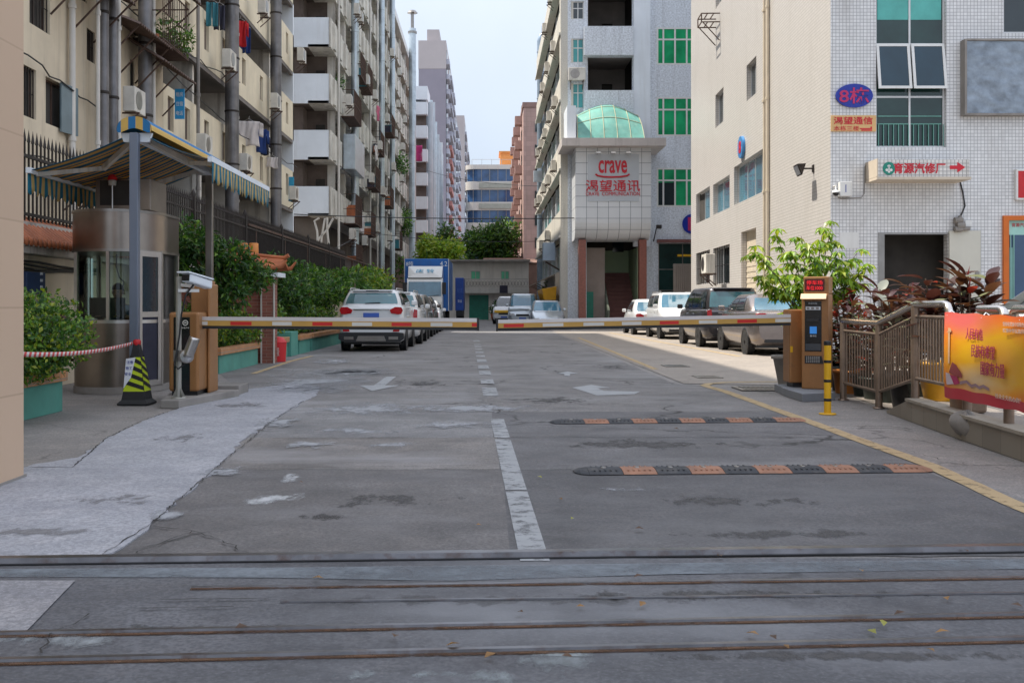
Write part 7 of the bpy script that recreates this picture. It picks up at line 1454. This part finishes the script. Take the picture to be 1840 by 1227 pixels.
# person at the street end
def stander(pos,yaw,label,top,legs,skin='skin',hair='hair',k=1.0):
    t=thing('person',label,'person',(0,0,0)); q=lambda x,y,z:(x*k,y*k,z*k)
    b=[[(q(0,0,.95),(.15*k,.11*k)),(q(0,0,1.12),(.14*k,.10*k)),(q(0,.01,1.33),(.17*k,.11*k)),(q(0,.01,1.43),(.12*k,.08*k)),(q(0,0,1.49),(.055*k,.055*k)),(q(0,-.02,1.58),(.078*k,.09*k)),(q(0,-.02,1.65),(.075*k,.09*k)),(q(0,-.015,1.70),(.045*k,.055*k))]]
    for s in (-1,1):
        b.append([(None,0,3),(q(s*.2,.01,1.38),.055*k),(q(s*.25,.03,1.12),.042*k),(q(s*.24,-.05,.88),.033*k),(q(s*.235,-.07,.80),(.03*k,.016*k))])
        b.append([(None,0,0),(q(s*.1,0,.86),.095*k),(q(s*.11,-.02,.5),.062*k),(q(s*.11,.02,.12),.045*k),(q(s*.115,-.10,.05),.045*k)])
    bo=skin_obj('body',b,M[skin],t)
    for s in (-1,1):
        for j,dx in enumerate((-.02,-.004,.012,.026)): skin_obj('finger',[[(q(s*.235,-.075+dx,.79),.009*k),(q(s*.235,-.085+dx,.74),.008*k),(q(s*.228,-.09+dx,.70+.01*abs(j-1)),.007*k)]],M[skin],bo,1)
        skin_obj('thumb',[[(q(s*.228,-.10,.80),.010*k),(q(s*.222,-.12,.77),.009*k),(q(s*.22,-.125,.745),.008*k)]],M[skin],bo,1)
    skin_obj('shirt',[[(q(0,0,.92),(.165*k,.125*k)),(q(0,0,1.12),(.158*k,.118*k)),(q(0,.01,1.33),(.185*k,.125*k)),(q(0,.01,1.42),(.13*k,.09*k)),(q(0,.005,1.455),(.075*k,.07*k))],[(None,0,3),(q(.2,.01,1.38),.068*k),(q(.24,.025,1.18),.058*k)],[(None,0,3),(q(-.2,.01,1.38),.068*k),(q(-.24,.025,1.18),.058*k)]],top,t)
    skin_obj('trousers',[[(q(0,0,.95),(.16*k,.12*k))],[(None,0,0),(q(.1,0,.86),.105*k),(q(.11,-.02,.5),.075*k),(q(.11,.02,.13),.06*k)],[(None,0,0),(q(-.1,0,.86),.105*k),(q(-.11,-.02,.5),.075*k),(q(-.11,.02,.13),.06*k)]],legs,t)
    mb=MB()
    for s in (-1,1): mb.lathe([(0,-.05),(.05,-.03),(.055,.03),(0,.12)],(s*.115*k,-.05*k,.052),10,0,'y')
    mb.build('shoe',M['black'],t)
    mb=MB(); mb.grid(lambda i,j:(.088*k*math.sin(1.5708*j)*math.cos(6.2832*i),-.012*k+.105*k*math.sin(1.5708*j)*math.sin(6.2832*i),1.645*k+.098*k*math.cos(1.5708*j)-(.08*k*j if math.sin(6.2832*i)>.1 else 0)),16,6); mb.build('hair',M[hair],t)
    mb=MB(); mb.lathe([(0,-.02),(.013,0),(0,.025)],q(0,-.115,1.59),6)
    for s in (-1,1): mb.lathe([(0,-.03),(.017,0),(0,.03)],q(s*.08,-.02,1.60),6)
    mb.build('nose_and_ears',M[skin],bo); mb=MB()
    for s in (-1,1): mb.lathe([(0,-.011),(.011,0),(0,.011)],q(s*.032,-.105,1.615),6)
    mb.box(-.025*k,.025*k,-.113*k,-.103*k,1.545*k,1.553*k); mb.build('eyes_and_mouth',M['cl_dark'],bo)
    t.location=pos; t.rotation_euler=(0,0,yaw); return t
# street-end clutter in front of the low building
t=thing('potted_shrub','small dark potted shrub beside the doorway of the end building','plant',P(890,572,90)); q=P(890,575,88.5); mb=MB(); mb.lathe([(.28,.0),(.42,.6),(.38,.6),(0,.55)],(q[0],88.5,0),14); mb.build('pot',M['terracotta'],t); mb=MB(); r=random.Random(4); foliage(mb,[(q[0],88.5,1.0,.5,.5,.5)],350,.2,[4,2,0],r); mb.build('foliage',[LF['dark'],LF['mid'],LF['light']],t)
# background trees
tree((-2.6,98,0),9,[P(792,450,98)+(1.9,2,.9),P(808,457,98)+(1.3,2,.8),P(768,440,99)+(.9,1.5,.8),P(780,460,98)+(1.7,2,.8),P(815,446,99)+(.8,1.2,.6)],5200,.42,'bright yellow green tree rising behind the truck and the end building',61,[1,2,5,5],('mid','light','lime','yellow'),'trees behind the end building',.18)
tree((.6,112,0),9,[P(880,432,112)+(3.0,2.5,1.8),P(905,420,112)+(1.9,2.5,1.7),P(855,440,112)+(1.8,2,1.6),P(895,450,112)+(2.4,2,1.8),P(868,462,112)+(2.4,2,1.8),P(905,462,112)+(1.4,2,1.5)],6500,.42,'dark green tree in front of the curved office building',62,[4,6,3,0],group='trees behind the end building',trunk_r=.22)
tree((-4.4,120,0),9,[P(802,425,120)+(1.3,1.5,1.6),P(796,450,120)+(1.2,1.5,1.4)],1200,.42,'narrow dark tree poking up behind the yellow green tree',63,[5,4,1,0],group='trees behind the end building')
tree((3.9,80,0),3,[P(994,520,80)+(.8,1.0,.6)],500,.25,'small bright shrub beside the factory side wall above the yellow tipper',64,[2,4,4,1],group=None,trunk_r=.05,name='shrub')
# ================================================================== near right
# raised bed with a tiled kerb wall
t=thing('kerb_wall','low tiled kerb wall of the raised bed under the banner','wall',(4.7,10,0)); KZ=.22
A=[(4.82,12.75),(4.57,10.2),(4.45,8.76),(4.36,7.0),(4.2,2.5)]
mb=MB()
for i in range(len(A)-1):
    a,b=A[i],A[i+1]; za=.06 if i==0 else KZ; zb=KZ
    if i==0: m_=(a[0]+(b[0]-a[0])*.32,a[1]+(b[1]-a[1])*.32); segs=[(a,m_,.03,KZ),(m_,b,KZ,KZ)]
    else: segs=[(a,b,KZ,KZ)]
    for p,q,z0,z1 in segs:
        mb.add([(p[0],p[1],0),(q[0],q[1],0),(q[0]+.14,q[1],0),(p[0]+.14,p[1],0),(p[0],p[1],z0),(q[0],q[1],z1),(q[0]+.14,q[1],z1),(p[0]+.14,p[1],z0)],[[0,1,5,4],[2,3,7,6],[4,5,6,7],[3,0,4,7],[1,2,6,5]])
mb.build('wall',tilemat('kerb_tile',(.24,.21,.17),(.10,.09,.08),.42,.012,.12,.6,.5,0,.6),t)
mb=MB(); 
for i in range(len(A)-1):
    a,b=A[i],A[i+1]
    if i==0: a=(a[0]+(b[0]-a[0])*.32,a[1]+(b[1]-a[1])*.32)
    mb.add([(a[0]-.025,a[1],KZ+.001),(b[0]-.025,b[1],KZ+.001),(b[0]+.2,b[1],KZ+.001),(a[0]+.2,a[1],KZ+.001),(a[0]-.025,a[1],KZ+.03),(b[0]-.025,b[1],KZ+.03),(b[0]+.2,b[1],KZ+.03),(a[0]+.2,a[1],KZ+.03)],[[0,1,5,4],[1,2,6,5],[2,3,7,6],[3,0,4,7],[4,5,6,7]])
mb.build('coping',mat('kerb_cap',(.33,.29,.235),.8,0,.2,3,dirt=(3,.5,.5)),t)
q=P(1735,762,10.3); mb=MB(); r=random.Random(2)
mb.grid(lambda i,j:(4.60+.11*math.cos(6.2832*i)*math.sin(math.pi*j)*(1+.3*math.sin(i*19)),10.15+.2*math.sin(6.2832*i)*math.sin(math.pi*j)*(1+.25*math.sin(i*31+j*7)),.16+.115*math.cos(math.pi*j)*(1+.2*math.sin(i*23))),16,9); mb.build('mortar_lump',M['grey_concrete'],t)
sheet('raised_bed',[(4.95,11.95),(4.72,10.2),(4.6,8.76),(4.5,7.0),(4.35,2.5),(14,2.5),(14,12.45),(5.0,12.45)],.215,M['far_pave'])
# railing
t=thing('stair_railing','bronze tubed railing with vertical bars stepping up beside the payment kiosk','railing',(4.9,13,0))
PA=(4.87,14.45); PB=(4.93,13.3); PC=(4.86,12.0); PD=(4.745,10.45); PE=(4.64,9.4); PF=(4.5,7.5)
def railing(p,q,zt0,zt1,zm0,zm1,zb0,zb1,n):
    n=int(n*1.05)
    mb=MB()
    for i in range(n):
        k=(i+.5)/n; x,y=p[0]+(q[0]-p[0])*k,p[1]+(q[1]-p[1])*k; mb.tube([(x,y,zb0+(zb1-zb0)*k),(x,y,zm0+(zm1-zm0)*k)],.0105,6)
    mb.build('bars',M['bronze_rail'],t); mb=MB(); mb.tube([(*p,zm0),(*q,zm1)],.019,8); mb.build('cross_rail',M['bronze_rail'],t); mb=MB(); mb.tube([(*p,zb0),(*q,zb1)],.021,8); mb.build('cross_rail',M['bronze_rail'],t)
railing(PA,PB,1.08,1.07,.95,.93,.24,.21,13); railing(PB,PC,1.07,1.3,.93,1.17,.21,.46,15); railing(PC,PD,1.3,1.3,1.17,1.17,.47,.47,17); railing(PD,PE,1.25,1.25,1.12,1.12,.47,.47,11); railing(PE,PF,1.25,1.25,1.12,1.12,.47,.47,20)
for p,z0,z1 in ((PA,.004,1.06),(PB,.004,1.05),(PC,KZ,1.29),(PD,KZ,1.22),(PE,KZ,1.22),(PF,KZ,1.22)): mb=MB(); mb.tube([(*p,z0),(*p,z1)],.045,12); mb.lathe([(.075,z0),(.07,z0+.012),(.046,z0+.014)],(*p,0),12); mb.build('post',M['bronze_rail'],t)
mb=MB(); mb.tube([(*PA,1.08),(*PB,1.075),(PC[0],PC[1]-.05,1.31),(4.79,11.05,1.31),(4.78,10.97,1.29),(4.775,10.93,1.24),(4.775,10.92,1.1)],.041,12); mb.build('handrail',M['rail_steel'],t); mb=MB(); mb.tube([(4.80,10.3,1.26),(4.74,9.75,1.26),(4.73,9.68,1.24),(4.73,9.66,1.1)],.041,12); mb.tube([(4.70,9.45,1.1),(4.70,9.43,1.24),(4.69,9.38,1.26),(4.55,7.5,1.26)],.041,12); mb.build('handrail',M['rail_steel'],t)
# banner
m,nt,b=newmat('banner_print'); b.inputs['Roughness'].default_value=.5; uvc=coords(nt,kind='UV')
def dist_to(cx,cy,sx,sy):
    mp=nd(nt,'Mapping'); mp.inputs['Location'].default_value=(-cx*sx,-cy*sy,0); mp.inputs['Scale'].default_value=(sx,sy,0); nt.links.new(uvc,mp.inputs[0]); l=nd(nt,'VectorMath',operation='LENGTH'); nt.links.new(mp.outputs[0],l.inputs[0])
    a=nd(nt,'Math',operation='ADD'); nz=noise(nt,2.4,5,.6,uvc); k=nd(nt,'Math',operation='MULTIPLY_ADD',i_1=.55,i_2=-.27); nt.links.new(nz,k.inputs[0]); nt.links.new(l.outputs[1],a.inputs[0]); nt.links.new(k.outputs[0],a.inputs[1]); return a.outputs[0]
base=ramp(nt,dist_to(.42,.48,1.15,1.25),[(0,(.86,.42,.05)),(.30,(.86,.46,.005)),(.55,(.80,.24,.01)),(.8,(.70,.08,.03)),(1,(.66,.05,.05))])
c=mix(nt,ramp(nt,dist_to(.30,.26,1.9,2.6),[(.05,.75),(.55,0)]),base,(.78,.60,.42))
c=mix(nt,ramp(nt,dist_to(.16,.92,1.7,2.6),[(.1,.85),(.6,0)]),c,(.72,.13,.14))
c=mix(nt,ramp(nt,dist_to(.78,.12,2.2,3.5),[(.1,.6),(.55,0)]),c,(.78,.16,.02))
nt.links.new(c,b.inputs['Base Color']); M['banner']=m
B0=Vector((4.690,10.83)); B1=Vector((4.395,7.75)); BU=(B1-B0).normalized(); BLn=(B1-B0).length; BN=Vector((-abs(BU.y),BU.x*-1 if BU.x>0 else -abs(BU.x)*-1)); BN=Vector((BU.y,-BU.x)); 
if BN.x>0: BN=-BN
bt=thing('banner','red and yellow propaganda banner tied along the railing with three lines of red characters','banner',(4.6,9.5,.3))
ztop=lambda k:1.225-.035*k; zbot=lambda k:.36+.06*k
def bp(k,v,o=0): 
    wv=.012*math.sin(k*21)+.010*math.sin(k*9+v*3); p=B0+BU*(BLn*k)+BN*(wv+o); z=zbot(k)+(ztop(k)-zbot(k))*v; return (p.x,p.y,z+.006*math.sin(k*30)*(1 if v>.5 else -1))
mb=MB(); mb.grid(lambda i,j:bp(i,j),70,16,0,True,lambda i,j:(i,j)); mb.grid(lambda i,j:bp(1-i,j,-.006),70,16,0,True,lambda i,j:(1-i,j)); mb.build('sheet',M['banner'],bt)
mb=MB(); mb.grid(lambda i,j:bp(.0+i,j*(.13-.03*i)+.0+.0*i,.0025),70,3,0,True); mb.build('red_band',mat('banner_red',(.52,.03,.05),.5,0,.06,3),bt)
def onb(px,py):
    u,z=hit(px,py,(B0.x,B0.y),(BU.x,BU.y)); k=u/BLn; return k,(z-zbot(k))/(ztop(k)-zbot(k))
M['banner_txt']=mat('banner_txt',(.45,.03,.12),.6,0,0); M['banner_wht']=mat('banner_wht',(.75,.6,.5),.6,0,0)
BU3=(BU.x,BU.y,0)
def btext(s,x0,x1,yt,yb,m,bold=0):
    k0,v0=onb(x0,(yt+yb)/2); k1,v1=onb(x1,(yt+yb)/2); ka,va=onb((x0+x1)/2,yt); kb,vb=onb((x0+x1)/2,yb); kc=(k0+k1)/2; vc=(va+vb)/2; p=bp(kc,vc,.012); hgt=(va-vb)*(ztop(kc)-zbot(kc)); text(s,m,bt,p,BU3,Z3,(k1-k0)*BLn,hgt,.003,bold)
btext('人民有信仰',1735,1775.5,591,612,M['banner_txt'],.005); btext('民族有希望',1748,1790,619,643,M['banner_txt'],.005); btext('国家有力量',1764,1807,651,677,M['banner_txt'],.005)
btext('坚持和发展中国特色社会主义',1808,1865,579,587,M['banner_wht']); btext('实现中华民族伟大复兴',1808,1865,591,599,M['banner_wht']); btext('社会主义核心价值观 宣传',1788,1860,715,724,M['banner_wht'])
mb=MB(); 
def bpoly(pts,m,o): 
    v=[]
    for px,py in pts: k,vv=onb(px,py); v.append(bp(k,vv,o))
    mb.add(v,[list(range(len(v)))],m)
bpoly([(1711,668),(1716,650),(1722,656),(1730,672),(1731,680),(1720,676)],0,.010); bpoly([(1704,668),(1712,670),(1720,690),(1706,690)],1,.010); bpoly([(1713,672),(1724,678),(1728,690),(1720,692)],2,.012); bpoly([(1708,590),(1711,590),(1712,652),(1709,652)],3,.010); bpoly([(1706,598),(1713,590),(1714,597)],3,.013)
r=random.Random(9); pts=[(1728,686),(1738,683),(1746,690),(1754,688),(1762,694),(1770,692),(1780,698)]
for a,b_ in zip(pts,pts[1:]): bpoly([a,b_,(b_[0],b_[1]+5),(a[0],a[1]+6)],4,.011)
mb.build('picture',[mat('bn_roof',(.30,.06,.06),.6),mat('bn_pale',(.6,.5,.55),.6),M['banner_txt'],mat('bn_col',(.72,.45,.25),.6),mat('bn_grey',(.35,.22,.25),.6)],bt)
mb=MB()
for k in (.03,.33,.62,.95): p=bp(k,.96,.0); mb.tube([(p[0],p[1],p[2]),(p[0]+.05,p[1]+.02,p[2]+.05),(p[0]+.08,p[1],p[2]+.02)],.006,5)
mb.build('tie',M['panel_white'],bt)
# payment kiosk and right barrier
t=thing('kiosk_plinth','grey plinth under the payment kiosk on the right','plinth',(4.45,15.1,0)); mb=MB(); q=[G(1411,712)[:2],G(1442,722)[:2],G(1501,719)[:2],(4.98,15.9),(4.35,16.0)]; mb.add([(x,y,0) for x,y in q]+[(x,y,.105) for x,y in q],[[i,(i+1)%5,5+(i+1)%5,5+i] for i in range(5)]+[[5,6,7,8,9]]); mb.build('slab',mat('plinth_grey',(.22,.23,.25),.8,0,.1,3),t)
KX,KY=4.66,15.02; t=thing('payment_kiosk','orange brown payment kiosk with a red dot display and a small hood coloured as lit','kiosk',(KX,KY,.106)); K=R(-26)
ck,sk=math.cos(K),math.sin(K)
def kl(x,y,z): return (KX+x*ck-y*sk,KY+x*sk+y*ck,z)
def kmb(fn,name,m,parent,bevel=0):
    mb=MB(); fn(mb); mb.v=[kl(*v) for v in mb.v]; return mb.build(name,m,parent,bevel)
zt=1.3+(548-497)/126.7; Z=lambda py:1.3+(548-py)/127.5
def f_(mb): mb.box(-.185,.185,0,.4,.107,Z(528)); mb.box(-.165,.185,.03,.4,Z(528)+.001,zt)
kb=kmb(f_,'cabinet',M['orange_brown'],t,.012)
ds=kmb(lambda mb:mb.box(-.145,.125,.022,.029,Z(523),Z(501)),'display',M['black_gloss'],t)
M['led']=emitmat('led_red',(1,.02,.03),.45)
M['led_back']=mat('led_back',(.10,.004,.006),.4,0,0); kmb(lambda mb:mb.box(-.138,.118,.0195,.0215,Z(522),Z(502)),'display_face',M['led_back'],ds)
UK=(ck,sk,0)
for s,py,wd in (('停车场',507.5,.22),('车位1000',517,.22)): p=kl(-.01,.0185,Z(py)); text(s,M['led'],ds,p,UK,Z3,wd,.062,.002)
def f_(mb): mb.prism([(-.08,Z(537)),(-.07,Z(538)),(.028,Z(529)),(.028,Z(528.5)),(-.02,Z(527.5))],'x',-.19,.16)
kmb(f_,'hood',M['orange_brown_lit'],t,.006)
def f_(mb): mb.box(-.14,-.0+.09,-.008,-.001,Z(632),Z(541))
fp=kmb(f_,'front_panel',M['black_gloss'],t)
kmb(lambda mb:(mb.box(-.125,.075,-.013,-.0085,Z(557),Z(551)),),'label_strip',M['paper'],fp)
def f_(mb):
    for i in range(3): mb.box(-.115+.065*i,-.075+.065*i,-.016,-.0135,Z(556),Z(552))
kmb(f_,'button',M['steel_dark'],fp)
kmb(lambda mb:mb.box(-.115,.06,-.045,-.0085,Z(577),Z(573)),'card_slot',M['black'],fp)
kmb(lambda mb:mb.box(-.07,.025,-.012,-.0085,Z(600),Z(587)),'blue_screen',emitmat('screen_blue',(.05,.3,.85),.22),fp)
p=kl(-.022,-.011,Z(604)); text('刷卡区',M['paper'],fp,p,UK,Z3,.09,.025,.002)
kmb(lambda mb:mb.box(-.13,.08,-.012,-.0085,Z(630),Z(618)),'lower_screen',mat('grey_screen',(.05,.055,.065),.3,0,.1),fp)
p=kl(-.03,-.011,Z(545)); text('欢迎光临',M['paper'],fp,p,UK,Z3,.12,.025,.002)
def f_(mb): mb.prism([(-.14,Z(654)),(.12,Z(654)),(.09,Z(640)),(-.14,Z(640))],'y',-.008,-.001)
sp=kmb(f_,'speaker_grille',M['black'],t)
def f_(mb):
    for i in range(7):
        for j in range(5): mb.box(-.12+.028*i,-.105+.028*i,-.0105,-.0085,Z(653)+.008+.019*j,Z(653)+.018+.019*j)
kmb(f_,'grille_holes',M['steel'],sp)
o=P(1428,0,15.5)[0]; t=thing('barrier_gate','right barrier gate cabinet and level striped arm beside the payment kiosk','barrier gate',(o,15.5,.106))
BY2=15.35; xa,xb=P(1419,0,BY2)[0],P(1441,0,BY2)[0]; mb=MB(); mb.box(xa,xb+.1,BY2,BY2+.36,.17,P(0,556,BY2)[2]); cb_=mb.build('cabinet',M['orange_brown'],t,bevel=.02); mb=MB(); mb.box(xa+.05,xb+.06,BY2+.03,BY2+.33,.106,.169); mb.build('foot',M['black'],cb_); mb=MB(); mb.box(xa+.008,xa+.045,BY2-.004,BY2-.001,P(0,633,BY2)[2],P(0,622,BY2)[2]); mb.build('warning_label',M['yellow'],cb_)
AYR=15.2; xs=[1420,1392,1359,1324,1288,1255,1219,1185,1152,1117,1085,1048,1012,975,941,905,895][:]; kinds=['w','o','r','o','w','o','r','o','w','o','w','o','w','o','r','o']
barrier_arm(t,P(1420,0,AYR)[0],P(895,0,AYR)[0],AYR,P(0,574,AYR)[2],P(0,584,AYR)[2],None,[(k,(a-b)*AYR/F) for k,a,b in zip(kinds,xs,xs[1:])])
# yellow bollard
q=G(1487,744); t=thing('yellow_bollard','slim yellow bollard with black rings in front of the payment kiosk','bollard',q); mb=MB(); mb.tube([(q[0],q[1],.012),(q[0],q[1],.84)],.042,14); mb.lathe([(.10,.0),(.10,.012),(.045,.014)],q,16); mb.build('post',M['yellow'],t)
for z,h in ((.82,.045),(.61,.03),(.38,.03),(.155,.03)): mb=MB(); mb.lathe([(.0435,z),(.0445,z+.004),(.0445,z+h),(.0435,z+h+.004)]+([(0,z+h+.01)] if z>.8 else []),q,14); mb.build('black_ring',M['black'],t)
# pots
def pot(px,y,r0,r1,h,m,label,z=0.0,handles=False,name='plant_pot'):
    x=(px-CX)*y/F; t=thing(name,label,'plant pot',(x,y,z),'plant pots behind the railing'); mb=MB(); mb.lathe([(r0,z+.002),(r1,z+h*.9),(r1+.03,z+h*.9),(r1+.035,z+h),(r1-.01,z+h),(r1-.03,z+h*.85),(0,z+h*.85)],(x,y,0),22); mb.build('pot',M[m],t); mb=MB(); mb.lathe([(r1-.035,z+h*.852),(0,z+h*.87)],(x,y,0),16); mb.build('soil',M['soil'],t); return (x,y,z+h*.86)
p_tree=pot(1424,16.35,.20,.29,.52,'grey_pot','pinkish grey pot half hidden behind the right barrier cabinet')
p1=pot(1532,15.6,.24,.28,.34,'orange_pot','low orange pot behind the first railing section')
p2=pot(1604,14.1,.15,.21,.42,'dark_pot','dark green ribbed pot behind the sloping railing section'); p3=pot(1634,13.4,.2,.25,.42,'black','black pot beside the sloping railing, close to the third post',.0)
p4=pot(1668,13.0,.19,.24,.36,'dark_pot','dark green pot left of the yellow pot',.0); p5=pot(1692,12.05,.19,.27,.44,'yellow_pot','yellow orange glazed pot on the raised bed left of the banner',.218)
p6=pot(1745,11.9,.2,.26,.4,'dark_pot','dark pot hidden behind the left end of the banner',.218); p7=pot(1790,13.0,.2,.26,.4,'grey_pot','grey pot on the ground behind the banner')
p8=pot(1518,16.1,.18,.22,.35,'black','black pot just right of the payment kiosk')
def rubber(pt,h,stems,nl,label,seed,size=.26,wts=(6,4,.3,.8),spread=.25,mats=('maroon','brown','red','pale')):
    r=random.Random(seed); t=thing('rubber_plant',label,'plant',pt,'dark red leaved plants behind the railing'); st=MB(); lf=MB()
    for s in range(stems):
        a=6.2832*s/stems+r.uniform(-.4,.4); e=Vector((pt[0]+math.cos(a)*spread*r.uniform(.5,1.2),pt[1]+math.sin(a)*spread*r.uniform(.5,1.2),pt[2]+h*r.uniform(.75,1.05))); b=V3(pt)+Vector((math.cos(a)*.05,math.sin(a)*.05,0)); mid=(b+e)/2+Vector((0,0,.05)); st.tube([b,mid,e],[.018,.014,.007],6)
        for i in range(nl):
            k=.08+.92*(i+.5)/nl; p=b+(mid-b)*(k*2) if k<.5 else mid+(e-mid)*((k-.5)*2); an=i*2.4+r.uniform(-.3,.3); el=r.uniform(.15,.9)*(.5+k*.6); up=Vector((math.cos(an)*math.cos(el),math.sin(an)*math.cos(el),math.sin(el))); n=Vector((-math.cos(an)*math.sin(el),-math.sin(an)*math.sin(el),math.cos(el))); L=size*r.uniform(.75,1.15); W_=L*r.uniform(.42,.52)
            m_=r.choices(range(4),wts)[0]; s_=up.cross(n); rows=[]
            for c in range(7):
                f=c/6; w2=W_/2*math.sin(math.pi*min(1,.06+f*.94))**.75; ce=p+up*(.05+L*f)-n*(.25*L*f*f); rows.append((ce-s_*w2+n*w2*.3,ce,ce+s_*w2+n*w2*.3))
            lf.add([v for row in rows for v in row],[[c*3+j,c*3+j+1,(c+1)*3+j+1,(c+1)*3+j] for c in range(6) for j in (0,1)],m_,True)
        tip=e
        if r.random()<.4: lf.add([tip+Vector((.012,0,0)),tip+Vector((-.012,0,0)),tip+Vector((r.uniform(-.04,.04),r.uniform(-.04,.04),.13))],[[0,1,2]],2)
    st.build('stem',M['bark'],t); lf.build('leaves',[LF[k] for k in mats],t); return t
rubber(p2,1.16,6,18,'tall dark red rubber plant with a bright red new leaf, left of the doorway centre',71,.27); rubber(p3,1.06,6,18,'dense maroon rubber plant behind the sloping handrail',72); rubber(p4,1.21,6,18,'tall maroon rubber plant in front of the right door jamb',73,.28); rubber(p5,0.98,6,18,'maroon rubber plant growing from the yellow orange pot',74,.28); rubber(p6,1.06,6,18,'broad brown red rubber plant above the left end of the banner',75,.29,(4,6,.4,.8)); rubber(p7,.9,3,10,'brown red rubber plant behind the middle of the banner',76,.26,(4,6,0,1))
rubber(p1,1.0,8,26,'bushy dark red croton in the low orange pot',77,.17,(6,3,1,1),.3); rubber(p8,1.15,8,34,'narrow leaved croton with pink and pale leaves right beside the payment kiosk',78,.19,(4,3,2,3),.28,('maroon','mid','red','pale'))
for px,y,hh,s_,lab in ((1556,15.1,.75,79,'low dark croton between the first and second railing posts'),(1575,14.6,.95,80,'dark leaved croton behind the second railing post')):
    p=pot(px,y,.16,.2,.3,'dark_pot','small dark pot under the low croton, left of the second post' if s_==79 else 'small dark pot behind the second railing post'); rubber(p,hh,6,22,lab,s_,.18,(6,4,1,2),.28)
# light green tree in the pot
r=random.Random(91); t=thing('potted_tree','light green young tree with drooping lobed leaves behind the payment kiosk','tree',p_tree,None); st=MB(); lf=MB(); b0=V3(P(1462,655,16.4)); b0=V3(p_tree); fork=b0+Vector((.28,.0,.42)); st.tube([b0,(b0+fork)/2+Vector((.04,0,.03)),fork],[.035,.03,.026],8)
tips=[(1350,445),(1375,470),(1362,500),(1395,425),(1405,490),(1388,520),(1422,450),(1440,425),(1455,440),(1478,415),(1495,405),(1470,470),(1500,440),(1515,470),(1540,455),(1560,480),(1525,500),(1500,500),(1435,500),(1415,520),(1455,490),(1545,500),(1480,520),(1428,545),(1402,560),(1510,530)]
for i,(px,py) in enumerate(tips):
    e=V3(P(px,py,16.4+r.uniform(-.55,.55))); md=fork+(e-fork)*.55+Vector((0,0,.12)); st.tube([fork,md,e],[.016,.010,.004],5)
    for k in range(8):                               # palmate leaf clusters
        hub=md+(e-md)*(.15+.9*k/7)+rv(r)*.12; d0=(hub-fork); d0.z*=.3
        for j in range(8):
            an=6.2832*j/8+r.uniform(-.3,.3); up=Vector((math.cos(an),math.sin(an)*.9,-.35-r.uniform(0,.55))); nn=Vector((math.cos(an)*.4,math.sin(an)*.4,1)); L=.16*r.uniform(.7,1.25); leafquad(lf,hub+rv(r)*.02,nn,up,L,L*.38,r.choices((0,1,2,3),(3,5,5,1))[0])
st.build('trunk',M['bark'],t); lf.build('crown',[LF['light'],LF['lime'],LF['yellow'],LF['mid']],t)
q=P(1748,728,11.0); mb=MB(); mb.box(4.78,5.0,10.55,10.95,.22,.42); tag(mb.build('stone_block',mat('rough_stone',(.24,.17,.12),.9,0,.3,5,.4,25),None,bevel=.03),'rough brown stone block on the kerb wall under the left end of the banner','stone')
